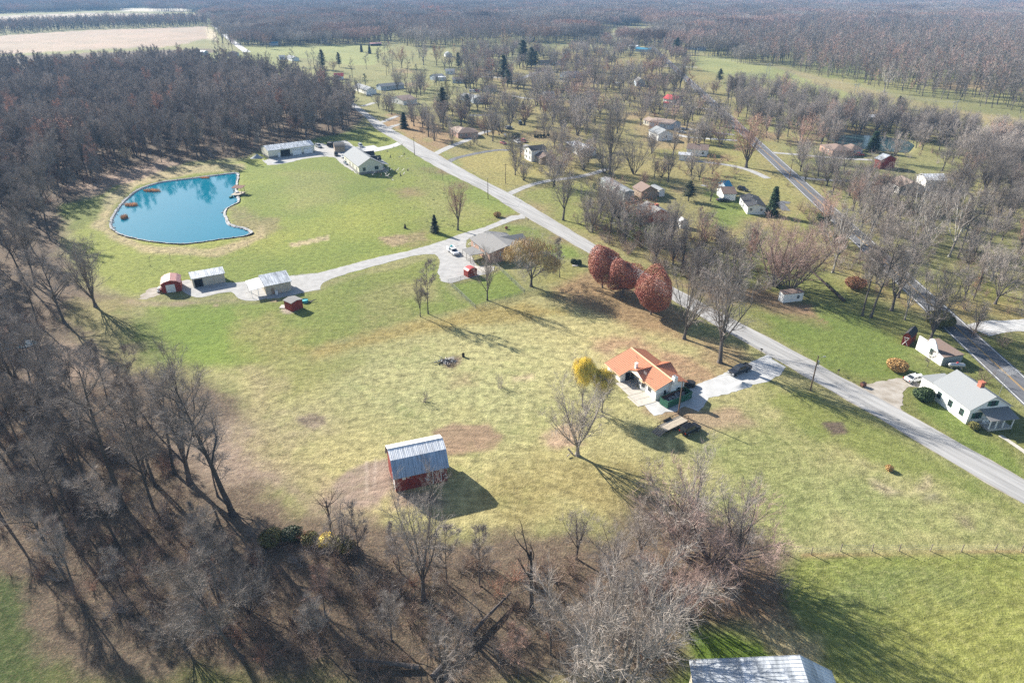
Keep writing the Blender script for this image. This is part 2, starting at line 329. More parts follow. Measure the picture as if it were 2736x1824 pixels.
DRIVE_MAIN = W([(1640,412),(1740,378),(1850,335),(1960,292),(2080,235),(2200,185),(2300,140),(2352,120),(2420,180),(2520,235),(2480,300),(2352,365),(2280,385),(2200,400),(2140,430),(2060,462),(1900,500),(1800,522),(1770,600),(1700,640),(1600,600),(1500,640),(1440,640),(1310,688),(1260,640),(1212,575),(1320,540),(1480,520),(1640,460)], r11)
DRIVE_R = W([(860,425),(905,395),(960,382),(1050,365),(1150,345),(1240,335),(1320,350),(1400,390),(1390,420),(1300,420),(1250,440),(1235,480),(1245,540),(1240,580),(1215,620),(1260,660),(1290,700),(1150,620),(1000,520)], r12)
PATHS = [ # lanes: photo centre line, converter, width, material
 (((1440,962),(1540,968),(1700,990),(1840,1008)), r3, 3.6, 'gravel'), (((1500,1168),(1620,1185),(1800,1210),(2040,1240)), r3, 3.6, 'gravelw'),
 (((1520,1240),(1620,1262),(1800,1275),(2070,1292)), r3, 3.6, 'gravelw'), (((1700,1480),(1940,1510),(2060,1530),(2200,1570),(2352,1640)), r3, 3.4, 'gravel'),
 (((210,40),(320,68),(500,85),(800,98),(1100,112)), r8, 3.4, 'gravel'), (((-20,1398),(200,1415),(480,1440),(760,1462),(960,1470)), r4, 3.6, 'gravel'),
 (((2130,862),(2200,905),(2352,1010),(2450,1090)), r12, 1.0, 'concrete'), (((2700,1395),(2352,1425),(2100,1425),(1920,1470)), r8, 6.5, 'gravelw'),
 (((1175,1075),(1420,955),(1560,900),(1700,850),(1850,760),(2050,700)), K(960,230,.17007), 4.2, 'gravel'),
 (((1395,1195),(1480,1145),(1600,1110),(1900,1045),(2200,1000),(2352,1010)), K(960,230,.17007), 3.6, 'asphalt'),
 (((270,600),(400,550),(600,470)), K(960,230,.17007), 3.6, 'gravel'), (((420,690),(500,640),(640,600),(760,590)), K(960,230,.17007), 4.0, 'roadgrey'),
 (((30,320),(120,300),(240,260)), K(960,230,.17007), 4.4, 'roadgrey'),
 (((-40,220),(60,175),(170,130),(330,92),(600,60),(760,25),(880,-20)), r7, 3.6, 'roadgrey'),
 (((20,760),(90,720),(170,690),(220,670),(330,640)), r3, 6.0, 'roadgrey'), (((0,880),(120,905),(300,915)), r3, 4.0, 'roadgrey'), (((330,748),(430,745),(520,752)), r3, 3.0, 'gravel'),
 (((1960,1060),(2060,1060),(2200,1055)), r2, 5.0, 'asphalt'), (((1290,600),(1400,612),(1700,620)), r3, 4.5, 'roadgrey'), (((0,860),(300,850),(600,870)), r2, 4, 'gravel'),
 (((1900,700),(2100,705),(2352,720)), r2, 6, 'roadgrey'), (((120,300),(180,315),(260,330)), K(1860,460,.1148), 2.0, 'gravel'), (((2180,720),(2000,690),(1950,750),(2100,900)), K(1860,460,.1148), 3.4, 'asphalt'),
 (((2270,480),(2180,420),(2100,350),(1985,245),(1890,190),(1800,120),(1730,85)), r1, 9.0, 'gravelw'), (((520,322),(700,312),(900,318),(1150,290)), r3, 4.0, 'gravel'),
]
# ------------------------------------------------------------------ ground sheet with colour laid out by what grows there, one lawn darkened as shade
rows = [-60, -20, 10, 25, 35]
y = 42.0
while y < 9000: rows.append(y); y *= 1.0092 if y < 900 else 1.02
rows = np.array(rows); ncol = 600
uu = np.linspace(-1, 1, ncol); uu = np.sign(uu)*np.abs(uu)**1.15*1.28
GX = np.outer(np.maximum(rows, 70), uu); GY = np.repeat(rows[:, None], ncol, 1)
X = GX.ravel(); Y = GY.ravel()
n1 = fbm(X+900, Y, 9, 1)-.5; n2 = fbm(X+900, Y, 2.5, 5)-.5; nb = fbm(X+900, Y, 60, 9)-.5; nb2 = fbm(X+500, Y+90, 26, 19)-.5
col = np.zeros((len(X), 3)); col[:] = (0.205, 0.20, 0.085)
lit = np.full(len(X), 0.15); dry = np.full(len(X), 0.35); mow = np.full(len(X), 0.3)
def zone(poly, c, soft=2.5, jit=5, l=None, d=None, mw=None, amt=1.0, far=False):
    xs = [p[0] for p in poly]; ys = [p[1] for p in poly]; mg = soft+jit+4
    m_ = (X > min(xs)-mg) & (X < max(xs)+mg) & (Y > min(ys)-mg) & (Y < max(ys)+mg)
    if not m_.any(): return
    s = sdist(X[m_], Y[m_], poly) + n1[m_]*jit*2 + n2[m_]*jit*.6
    k = np.clip(.5-s/soft, 0, 1)*amt; k = k*k*(3-2*k) if amt == 1.0 else k
    col[m_] = col[m_]*(1-k[:, None]) + np.array(c)*k[:, None]
    for arr, v in ((lit, l), (dry, d), (mow, mw)):
        if v is not None: arr[m_] = arr[m_]*(1-k) + v*k
LAWN = (0.195,0.218,0.050); VIVID = (0.150,0.205,0.038); HAY = (0.315,0.285,0.130); TAN = (0.37,0.30,0.175); FLOOR = (0.105,0.082,0.060)
PINK = (0.25,0.195,0.15); DIRT = (0.27,0.185,0.12); DARKD = (0.13,0.10,0.08)
D_ = lambda pts: W(pts, dd)
HOODPATCH = []
# neighbourhood
zone(D_([(880,290),(1000,250),(1200,150),(1400,60),(1580,100),(1900,480),(1700,560),(1530,640),(1350,560),(1130,430)]), (0.225,0.20,0.082), 20, 12, l=.5, d=.55)
rs_ = random.Random(77)
for _ in range(70):
    cx_, cy_ = rs_.uniform(900,2300), rs_.uniform(150,560); rx_ = rs_.uniform(14,60); ZP = [(cx_+rx_*math.cos(q)*rs_.uniform(.6,1.2), cy_+rx_*.28*math.sin(q)*rs_.uniform(.6,1.2)) for q in (0,.9,1.8,2.7,3.6,4.5,5.4)]
    HOODPATCH.append((ZP, rs_.choice([(0.25,0.17,0.10),(0.27,0.20,0.11),(0.16,0.185,0.05),(0.24,0.22,0.09),(0.19,0.13,0.085)]), rs_.uniform(.2,.9)))
hood = D_([(850,250),(1580,100),(2352,250),(2352,800),(1640,640)])
# lawn by the pond
zone(D_([(180,500),(255,430),(560,368),(600,352),(880,285),(1190,490),(1060,545),(1010,575),(740,640),(690,630),(440,650),(300,680),(250,660),(170,540)]), LAWN, 4, 3, l=.02, d=.35, mw=.5)
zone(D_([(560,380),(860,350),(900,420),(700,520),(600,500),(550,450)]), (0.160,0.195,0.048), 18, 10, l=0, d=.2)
zone(D_([(940,330),(1150,480),(1050,530),(950,480)]), (0.21,0.215,0.07), 14, 10, d=.5)
zone(D_([(470,620),(760,560),(950,540),(900,590),(700,640),(560,660)]), (0.170,0.205,0.046), 12, 8, d=.25)
zone(D_([(640,400),(760,390),(780,470),(660,480)]), (0.19,0.205,0.065), 16, 10, d=.4)
zone(D_([(530,470),(600,500),(640,500),(620,540),(560,560),(520,520)]), (0.20,0.18,0.08), 6, 6, d=.6)
zone(D_([(210,520),(230,460),(300,410),(420,380),(560,375),(560,392),(450,398),(320,425),(262,470),(250,520),(330,562),(480,572),(585,545),(600,520),(612,545),(500,590),(320,580)]), (0.30,0.25,0.135), 3, 1.5, d=.9)
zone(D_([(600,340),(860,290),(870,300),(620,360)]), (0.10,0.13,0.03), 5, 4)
zone(D_([(885,290),(1000,330),(1140,430),(1210,470),(1150,500),(980,400),(900,330)]), (0.165,0.20,0.05), 8, 5, d=.3)
zone(D_([(900,290),(960,300),(1040,380),(1010,370)]), (0.26,0.18,0.09), 6, 4, l=.6)
# straw beds
zone(D_([(664,560),(752,541),(756,550),(668,569)]), TAN, .8, .5, l=.1, d=1); zone(D_([(872,546),(932,538),(944,556),(900,566)]), (0.29,0.225,0.13), 1.2, .8, d=.9)
zone(D_([(932,538),(972,534),(985,552),(944,556)]), (0.22,0.20,0.085), 1.2, .8, d=.6)
# south lawn
zone(D_([(300,690),(440,690),(560,700),(660,690),(740,660),(1000,590),(1030,660),(1090,705),(900,745),(750,790),(640,850),(545,868),(470,850),(420,830),(350,770)]), (0.165,0.19,0.05), 3, 3, l=.02, d=.35, mw=.6)
zone(D_([(350,700),(560,705),(620,725),(560,760),(600,800),(480,850),(400,830),(340,760)]), VIVID, 12, 8, l=0, d=.15)
zone(D_([(560,720),(700,760),(640,830),(560,800)]), (0.215,0.205,0.07), 10, 8, d=.5)
zone(D_([(790,680),(900,650),(960,660),(940,740),(830,760)]), (0.20,0.20,0.07), 8, 6, d=.5)
zone(D_([(905,655),(990,640),(1040,700),(960,700)]), (0.24,0.22,0.09), 5, 4, d=.5)
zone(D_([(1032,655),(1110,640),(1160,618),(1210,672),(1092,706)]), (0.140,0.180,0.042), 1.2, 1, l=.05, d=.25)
zone(D_([(1170,520),(1260,530),(1340,590),(1240,600),(1190,560)]), (0.155,0.20,0.045), 5, 4)
zone(D_([(1200,590),(1340,600),(1370,640),(1250,660)]), (0.215,0.205,0.07), 6, 5, l=.3)
# hayfield
zone(D_([(470,850),(640,850),(900,750),(1090,710),(1210,675),(1400,700),(1700,800),(2352,1160),(2352,1262),(1800,1280),(1500,1150),(1080,1230),(780,1180),(640,1080),(600,960)]), HAY, 8, 5, l=.12, d=.6, mw=.9)
zone(D_([(700,800),(900,750),(1080,712),(1200,690),(1300,720),(1000,760),(720,830)]), (0.26,0.205,0.075), 6, 4, d=.6, mw=1)
zone(D_([(560,860),(700,830),(900,790),(1000,800),(760,870),(600,930)]), (0.215,0.215,0.075), 10, 8, d=.4, mw=1)
zone(D_([(850,800),(1150,770),(1350,810),(1300,900),(1150,960),(900,940),(800,900)]), (0.32,0.30,0.14), 14, 10, d=.8, mw=1)
zone(D_([(1300,1060),(1500,1060),(1480,1140),(1200,1200),(1100,1160),(1150,1080)]), (0.235,0.205,0.085), 9, 8, l=.25, d=.5, mw=1)
zone(D_([(1400,820),(1640,850),(1560,900),(1380,780)]), (0.28,0.21,0.13), 6, 5, l=.4, d=.7)
zone(D_([(1360,775),(1460,770),(1650,850),(1660,880),(1600,880),(1500,815),(1390,800)]), (0.29,0.195,0.115), 5, 4, l=.5, d=.6)
zone(D_([(1240,660),(1360,620),(1560,720),(1620,790),(1560,790),(1400,735),(1290,690)]), (0.24,0.165,0.085), 7, 5, l=.8, d=.5)
zone(D_([(1600,770),(1720,800),(1740,830),(1660,860),(1600,830)]), (0.25,0.19,0.10), 5, 4, l=.7)
zone(D_([(1650,950),(2352,1200),(2352,1262),(1800,1262),(1700,1180),(1560,1060)]), (0.245,0.248,0.095), 18, 12, l=.08, d=.5, mw=.9)
zone(D_([(1750,870),(2100,1010),(2352,1160),(2352,1200),(2000,1060),(1760,930)]), (0.18,0.20,0.058), 7, 5, d=.3)
# pasture bottom right
zone(D_([(1790,1292),(1860,1272),(2352,1266),(2500,1266),(2500,1700),(1950,1700),(1850,1480),(1760,1400)]), (0.190,0.205,0.055), 3, 2, l=.03, d=.45, mw=1.6)
zone(D_([(1900,1340),(2200,1330),(2250,1400),(2000,1440)]), (0.15,0.175,0.06), 12, 10, d=.4); zone(D_([(2050,1440),(2450,1360),(2450,1600),(2150,1600)]), (0.215,0.222,0.06), 14, 12)
zone(D_([(1840,1271),(2352,1262),(2500,1262),(2500,1268),(2352,1268),(1840,1278)]), (0.27,0.16,0.085), 1.2, .8, l=.7)
zone(D_([(1800,1256),(2500,1245),(2500,1261),(1800,1271)]), (0.29,0.26,0.12), 2, 1.5, d=.8)
# yards across the road
zone(D_([(1540,640),(1640,690),(1760,760),(2352,1130),(2352,780),(2150,760),(1900,620),(1700,560)]), (0.165,0.175,0.055), 6, 5, l=.3, d=.35)
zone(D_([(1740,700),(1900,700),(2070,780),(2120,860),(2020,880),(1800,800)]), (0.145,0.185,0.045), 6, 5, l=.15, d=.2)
zone(D_([(2080,890),(2130,900),(2352,1060),(2352,1150),(2200,1040)]), (0.145,0.185,0.045), 3, 3, l=.05, d=.3)
zone(D_([(1540,640),(1760,660),(1900,720),(1880,740),(1700,700),(1640,700)]), (0.22,0.15,0.09), 8, 6, l=.8)
zone(D_([(1900,600),(2352,700),(2352,750),(2150,720),(2000,680)]), (0.255,0.205,0.085), 12, 9, l=.5, d=.6)
zone(D_([(1980,640),(2100,640),(2350,640),(2352,700),(2000,660)]), (0.17,0.17,0.05), 10, 8, l=.3)
zone(D_([(1760,500),(1860,480),(1900,560),(1760,560)]), (0.18,0.19,0.06), 8, 6)
zone(D_([(1620,430),(1760,480),(1750,520),(1640,520)]), (0.145,0.19,0.045), 5, 4, d=.3); zone(D_([(1660,395),(1800,410),(1850,470),(1730,450)]), (0.225,0.215,0.075), 8, 6)
zone(D_([(1050,355),(1200,340),(1290,385),(1160,440),(1060,380)]), (0.255,0.225,0.08), 5, 5, d=.5)
zone(D_([(1200,440),(1330,420),(1450,470),(1370,550),(1260,490)]), (0.20,0.21,0.062), 5, 5)
zone(D_([(1380,480),(1500,500),(1560,560),(1440,560)]), (0.16,0.19,0.045), 8, 6, l=.2)
zone(D_([(1640,270),(1760,330),(1720,400),(1500,330)]), (0.215,0.205,0.07), 14, 10, l=.3)
zone(D_([(1700,270),(1750,330),(1700,330),(1640,300)]), (0.17,0.20,0.05), 6, 5)
zone(D_([(1460,290),(1560,250),(1600,330),(1500,360)]), (0.26,0.20,0.10), 10, 8, l=.6)
zone(D_([(870,290),(950,300),(1010,345),(1050,320),(980,270),(900,260)]), (0.26,0.18,0.10), 5, 5, l=.7)
for zp_, zc_, zl_ in HOODPATCH: zone(W(zp_, dd), zc_, 8, 7, l=zl_, amt=.75)
# woodland floors
zone(D_([(-400,60),(0,130),(480,112),(560,160),(760,210),(845,262),(800,300),(600,345),(560,362),(400,375),(300,410),(200,450),(180,500),(130,560),(150,600),(180,660),(300,690),(300,760),(350,800),(430,880),(540,880),(570,960),(600,1060),(700,1165),(800,1205),(1080,1230),(1400,1235),(1500,1150),(1650,1200),(1800,1280),(1780,1390),(1640,1480),(1580,1580),(0,1640),(-700,1500),(-700,400)]), FLOOR, 6, 5, l=1, d=.3, mw=0)
zone(D_([(200,690),(330,690),(340,740),(300,790),(430,850),(400,880),(280,840),(190,760)]), (0.19,0.175,0.075), 9, 9, l=.7)
zone(D_([(150,430),(380,360),(420,378),(260,430),(200,460)]), (0.26,0.19,0.14), 6, 5, l=.9); zone(D_([(140,470),(230,450),(230,500),(150,530)]), (0.12,0.145,0.035), 5, 5, l=.2)
zone(D_([(440,990),(620,960),(650,1060),(790,1160),(700,1170),(520,1100),(430,1050)]), PINK, 12, 9, l=1)
zone(D_([(60,790),(200,800),(260,860),(100,880)]), (0.27,0.20,0.15), 8, 6, l=1); zone(D_([(280,720),(330,700),(350,760),(420,830),(350,830)]), (0.13,0.165,0.04), 7, 6, l=.3)
zone(D_([(560,850),(640,870),(620,960),(660,1030),(760,1100),(700,1130),(600,1030),(570,930)]), (0.27,0.235,0.12), 7, 6, l=.5, d=.8)
zone(D_([(300,690),(420,690),(540,690),(440,700),(320,710)]), (0.25,0.20,0.13), 3, 3, l=.6)
zone(D_([(-60,1340),(0,1362),(60,1440),(150,1500),(300,1640),(-60,1640)]), (0.050,0.075,0.022), 4, 4, l=.4)  # green strip at bottom left, shade put into its dark colour
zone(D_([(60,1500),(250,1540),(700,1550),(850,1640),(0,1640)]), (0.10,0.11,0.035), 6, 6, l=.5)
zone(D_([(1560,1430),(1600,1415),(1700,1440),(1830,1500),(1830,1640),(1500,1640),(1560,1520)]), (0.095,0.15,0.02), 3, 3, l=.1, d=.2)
zone(D_([(1760,1400),(1850,1480),(1930,1600),(1860,1600),(1760,1480),(1690,1430)]), (0.33,0.27,0.15), 4, 4, l=.3, d=1)
zone(D_([(1500,1300),(1700,1330),(1760,1400),(1640,1440),(1500,1420)]), (0.24,0.15,0.09), 9, 8, l=1)
# bare soil
zone(D_([(1000,990),(1040,970),(1120,975),(1150,1000),(1140,1025),(1080,1040),(1030,1045)]), DIRT, 1.4, 1.6, l=.05, d=0, mw=1.2)
zone(D_([(800,1080),(880,1050),(900,1060),(905,1120),(870,1160),(780,1150),(770,1120)]), (0.255,0.20,0.155), 1.8, 2, l=.1, d=0, mw=.8)
for q_ in (((1005,1110),(1022,1110),(1028,1380),(1008,1380)), ((1092,1080),(1108,1080),(1092,1330),(1072,1330))): zone(W(q_, r10), (0.38,0.32,0.26), .5, .15, amt=.8)
zone(D_([(900,1110),(940,1130),(1000,1130),(1020,1160),(900,1170)]), (0.24,0.18,0.13), 3, 2)
zone(D_([(682,962),(710,948),(745,952),(750,972),(720,985),(690,978)]), DARKD, 1.2, 1.6, l=.5); zone(D_([(670,950),(730,935),(775,960),(760,990),(700,995)]), (0.30,0.235,0.16), 5, 4, amt=.5)
zone(D_([(1012,828),(1040,815),(1068,815),(1060,838),(1030,845)]), (0.12,0.08,0.06), 1.5, 1.2); zone(D_([(1022,826),(1040,820),(1048,828),(1030,834)]), (0.55,0.50,0.47), .8, .8)
zone(D_([(1895,972),(1930,972),(1945,995),(1912,1000)]), (0.11,0.085,0.065), 1.0, 1.2, l=.6); zone(D_([(1050,850),(1100,850),(1100,890),(1040,890)]), (0.26,0.19,0.11), 4, 4, amt=.7)
zone(D_([(1170,862),(1225,858),(1228,872),(1180,878)]), (0.40,0.31,0.20), 2.5, 2); zone(D_([(1250,1000),(1310,985),(1320,1015),(1270,1020)]), (0.38,0.27,0.18), 3, 3)
zone(D_([(2000,1100),(2080,1125),(2120,1110),(2125,1085),(2142,1090),(2145,1120),(2100,1140),(2040,1138),(2010,1120)]), (0.36,0.29,0.18), 2.5, 2, d=1)
zone(D_([(2110,1135),(2150,1130),(2160,1150),(2120,1150)]), (0.20,0.17,0.12), 3, 2); zone(D_([(2190,1180),(2230,1190),(2235,1215),(2205,1205)]), (0.16,0.12,0.09), 3, 2)
zone(D_([(1480,925),(1500,900),(1620,950),(1680,940),(1700,960),(1600,980),(1520,975)]), (0.30,0.205,0.13), 4, 3, l=.1, d=.2)
zone(D_([(1600,955),(1690,945),(1720,970),(1640,990),(1600,985)]), (0.33,0.24,0.15), 5, 3)
zone(D_([(1820,705),(1860,700),(1910,745),(1895,745)]), (0.28,0.18,0.11), 2, 2, l=.8)
zone(D_([(1490,640),(1500,690),(1465,700)]), (0.2,0.13,0.07), 3, 3, l=.8)
for cx, cy, rx in ((497,703,9),(632,691,9)):
    zone(D_([(cx+rx*math.cos(a), cy+rx*.32*math.sin(a)) for a in np.linspace(0, 6.28, 14)[:-1]]), (0.30,0.215,0.15), .6, .3)
zone(D_([(650,712),(668,698),(685,706),(680,716),(660,720)]), (0.36,0.29,0.24), 1.5, 1)
# far fields and clearings
zone(D_([(-300,92),(0,82),(200,70),(478,61),(490,85),(430,100),(380,108),(250,113),(130,118),(0,126),(-300,150)]), (0.34,0.262,0.20), 6, 5, l=.05, d=.25, mw=.3)
zone(D_([(468,62),(492,70),(500,95),(480,92)]), (0.45,0.38,0.26), 4, 3)
zone(D_([(-300,38),(0,38),(200,31),(300,32),(470,34),(470,48),(330,46),(150,48),(0,54),(-300,62)]), (0.38,0.32,0.25), 10, 6, d=.4)
zone(D_([(270,20),(430,20),(440,27),(280,27)]), (0.50,0.44,0.34), 10, 6); zone(D_([(470,43),(560,46),(660,50),(660,60),(520,62),(490,56)]), (0.26,0.30,0.12), 10, 6, l=0)
zone(D_([(560,108),(700,105),(860,104),(900,112),(870,125),(860,150),(800,150),(720,135),(560,130)]), (0.235,0.25,0.095), 6, 5, l=.1)
zone(D_([(440,122),(560,118),(640,125),(640,150),(500,150),(430,135)]), (0.20,0.215,0.08), 8, 6, l=.3)
zone(D_([(1575,132),(1640,128),(1760,152),(1880,185),(1990,205),(2060,228),(2030,245),(1940,225),(1800,185),(1620,165)]), (0.24,0.25,0.10), 6, 4, l=.05, d=.5)
zone(D_([(1780,150),(1900,180),(2060,222),(2200,255),(2352,270),(2352,310),(2200,275),(2050,240),(1880,195)]), (0.26,0.22,0.11), 6, 5, l=.3, d=.6)
zone(D_([(2150,260),(2280,290),(2240,330),(2060,300),(1960,270)]), (0.20,0.19,0.08), 10, 8, l=.4, d=.5)
zone(D_([(1870,140),(2000,150),(2000,170),(1890,165)]), (0.18,0.20,0.08), 8, 6); zone(D_([(2150,145),(2230,150),(2200,180),(2140,175)]), (0.19,0.22,0.08), 8, 6)
zone(D_([(1330,60),(1500,55),(1560,80),(1560,120),(1380,120),(1300,95)]), (0.24,0.23,0.11), 14, 10, l=.3)
zone(D_([(1900,2),(2352,4),(2352,9),(1900,5)]), (0.40,0.38,0.28), 30, 20); zone(D_([(2150,5),(2352,12),(2352,20),(2200,14)]), (0.42,0.36,0.28), 30, 20)
forest_far = (Y > 1050)
# big soft variation
col *= (1 + nb[:, None]*0.30 + nb2[:, None]*0.30 + n1[:, None]*0.14)
col[:, 0] *= 1 + nb2*0.16
Z = np.zeros(len(X))
for poly, depth in ((POND, 1.2), (POND_SMALL, .9), (POND_FAR, .9)):
    xs = [p[0] for p in poly]; ys = [p[1] for p in poly]
    m_ = (X > min(xs)-6) & (X < max(xs)+6) & (Y > min(ys)-6) & (Y < max(ys)+6)
    s = sdist(X[m_], Y[m_], poly); Z[m_] = -depth*np.clip(.5-s/4., 0, 1)
far = np.clip((Y-1500)/3000, 0, 1); Z += far*(fbm(X+20000, Y, 1500, 33, 3)-.45)*30
nr = len(rows); verts = np.stack([X, Y, Z], 1)
i = np.arange(nr-1)[:, None]*ncol + np.arange(ncol-1)[None, :]; i = i.ravel()
faces = np.stack([i, i+1, i+ncol+1, i+ncol], 1)
me = bpy.data.meshes.new('ground'); me.vertices.add(len(verts)); me.vertices.foreach_set('co', verts.ravel())
me.loops.add(faces.size); me.loops.foreach_set('vertex_index', faces.ravel()); me.polygons.add(len(faces))
me.polygons.foreach_set('loop_start', np.arange(0, faces.size, 4)); me.polygons.foreach_set('loop_total', np.full(len(faces), 4)); me.update()
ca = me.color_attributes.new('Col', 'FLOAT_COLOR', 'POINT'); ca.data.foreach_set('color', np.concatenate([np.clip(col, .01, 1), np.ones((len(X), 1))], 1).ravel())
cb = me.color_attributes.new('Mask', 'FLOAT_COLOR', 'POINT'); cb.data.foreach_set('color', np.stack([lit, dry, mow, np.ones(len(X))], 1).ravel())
gm = bpy.data.materials.new('ground_cover'); gm.use_nodes = True; t = gm.node_tree; n = t.nodes; l = t.links; b = n['Principled BSDF']
b.inputs['Roughness'].default_value = 0.95; b.inputs['Specular IOR Level'].default_value = 0.1
def N(k, **kw):
    x = n.new(k)
    for a, v in kw.items(): setattr(x, a, v)
    return x
tc = N('ShaderNodeTexCoord'); ac = N('ShaderNodeVertexColor', layer_name='Col'); am = N('ShaderNodeVertexColor', layer_name='Mask'); sep = N('ShaderNodeSeparateColor'); l.new(am.outputs[0], sep.inputs[0])
def noise(scale, detail=4, rot=0, st=(1,1,1), rough=.55):
    mp = N('ShaderNodeMapping'); mp.inputs['Rotation'].default_value = (0,0,rot); mp.inputs['Scale'].default_value = st
    x = N('ShaderNodeTexNoise'); x.inputs['Scale'].default_value = scale; x.inputs['Detail'].default_value = detail; x.inputs['Roughness'].default_value = rough
    l.new(tc.outputs['Object'], mp.inputs[0]); l.new(mp.outputs[0], x.inputs[0]); return x.outputs['Fac']
def mr(inp, a, b_, c, d):
    x = N('ShaderNodeMapRange'); x.inputs[1].default_value = a; x.inputs[2].default_value = b_; x.inputs[3].default_value = c; x.inputs[4].default_value = d; l.new(inp, x.inputs[0]); return x.outputs[0]
def mth(op, a, b_):
    x = N('ShaderNodeMath', operation=op)
    for i_, v in enumerate((a, b_)):
        if isinstance(v, (int, float)): x.inputs[i_].default_value = v
        else: l.new(v, x.inputs[i_])
    return x.outputs[0]
def mix(f, a, b_, bt='MIX'):
    x = N('ShaderNodeMix', data_type='RGBA', blend_type=bt)
    if isinstance(f, (int, float)): x.inputs[0].default_value = f
    else: l.new(f, x.inputs[0])
    for i_, v in ((6, a), (7, b_)):
        if isinstance(v, tuple): x.inputs[i_].default_value = (*v, 1)
        else: l.new(v, x.inputs[i_])
    return x.outputs[2]
tuft = noise(0.55, 7, 0, (1,1,1), .68); fine = noise(3.6, 6, 0, (1,1,1), .7); wn = N('ShaderNodeTexNoise'); wn.inputs['Scale'].default_value = .018; wn.inputs['Detail'].default_value = 2; l.new(tc.outputs['Object'], wn.inputs[0])
vm = N('ShaderNodeVectorMath', operation='SCALE'); l.new(wn.outputs['Color'], vm.inputs[0]); vm.inputs['Scale'].default_value = 45
va = N('ShaderNodeVectorMath', operation='ADD'); l.new(tc.outputs['Object'], va.inputs[0]); l.new(vm.outputs[0], va.inputs[1])
mps = N('ShaderNodeMapping'); mps.inputs['Rotation'].default_value = (0,0,math.radians(-16)); mps.inputs['Scale'].default_value = (.15,1.3,1); l.new(va.outputs[0], mps.inputs[0])
sx = N('ShaderNodeTexNoise'); sx.inputs['Scale'].default_value = 1.1; sx.inputs['Detail'].default_value = 5; l.new(mps.outputs[0], sx.inputs[0]); streak = sx.outputs['Fac']; big = noise(.07, 5)
v1 = mth('MULTIPLY', mr(tuft, .32, .68, .55, 1.42), mr(fine, .3, .7, .62, 1.38))
v1 = mth('ADD', 1.0, mth('MULTIPLY', mth('SUBTRACT', v1, 1.0), mth('ADD', mth('MULTIPLY', sep.outputs[1], 1.0), .38)))
sv = mr(streak, .3, .7, .88, 1.12); sv2 = mth('ADD', mth('MULTIPLY', mth('SUBTRACT', sv, 1.0), sep.outputs[2]), 1.0)
v2 = mth('MULTIPLY', v1, sv2)
for rc_, r0_, r1_, fq_ in ((P(2010,1212), 2, 21, 1.15), (P(1180,1720), 18, 62, .8)):
    vd = N('ShaderNodeVectorMath', operation='DISTANCE'); l.new(tc.outputs['Object'], vd.inputs[0]); vd.inputs[1].default_value = (rc_.x, rc_.y, 0); ds_ = vd.outputs['Value']
    cx_ = N('ShaderNodeCombineXYZ'); l.new(mth('ADD', ds_, mth('MULTIPLY', big, 1.6)), cx_.inputs[0]); rn = N('ShaderNodeTexNoise'); rn.inputs['Scale'].default_value = fq_; rn.inputs['Detail'].default_value = 3; l.new(cx_.outputs[0], rn.inputs[0])
    mk = mth('MULTIPLY', mth('MULTIPLY', mr(ds_, r0_, r0_+4, 0, 1), mr(ds_, r1_*.7, r1_, 1, 0)), mth('MULTIPLY', sep.outputs[2], mr(noise(.12, 3), .42, .58, .15, 1)))
    v2 = mth('MULTIPLY', v2, mth('ADD', 1.0, mth('MULTIPLY', mr(rn.outputs['Fac'], .35, .65, -.30, .26), mk)))
cv = N('ShaderNodeCombineColor'); [l.new(v2, cv.inputs[k]) for k in range(3)]
base = mix(1.0, ac.outputs[0], cv.outputs[0], 'MULTIPLY')
dryf = mth('MULTIPLY', mr(noise(1.1, 6, 0, (1,1,1), .7), .5, .68, 0, .62), sep.outputs[1])
base = mix(dryf, base, (0.42,0.36,0.20))
grn = mth('MULTIPLY', mr(big, .5, .7, 0, .4), mr(noise(.35, 5), .4, .65, 0, 1)); base = mix(mth('MULTIPLY', grn, mth('SUBTRACT', 1.0, sep.outputs[0])), base, (0.10,0.17,0.035))
lf = mth('MULTIPLY', mr(noise(3.2, 6, 0, (1,1,1), .75), .52, .62, 0, .6), sep.outputs[0]); base = mix(lf, base, (0.30,0.19,0.12))
lf2 = mth('MULTIPLY', mr(noise(1.4, 6, 0, (1,1,1), .7), .52, .7, 0, .6), sep.outputs[0]); base = mix(lf2, base, (0.07,0.05,0.035))
lf3 = mth('MULTIPLY', mr(noise(5.0, 4, 1, (1,1,1), .7), .60, .68, 0, .6), sep.outputs[0]); base = mix(lf3, base, (0.42,0.32,0.23))
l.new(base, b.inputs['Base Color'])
hgt = mth('ADD', mth('MULTIPLY', tuft, 1.0), mth('ADD', mth('MULTIPLY', fine, .5), mth('MULTIPLY', mth('MULTIPLY', streak, .25), sep.outputs[2])))
bp = N('ShaderNodeBump'); bp.inputs['Strength'].default_value = 0.9; bp.inputs['Distance'].default_value = 0.4; l.new(hgt, bp.inputs['Height']); l.new(bp.outputs[0], b.inputs['Normal'])
me.materials.append(gm); go = bpy.data.objects.new('ground', me); COL.objects.link(go)
tag(go, 'grass fields, lawns and leaf-strewn woodland floor', kind='structure')

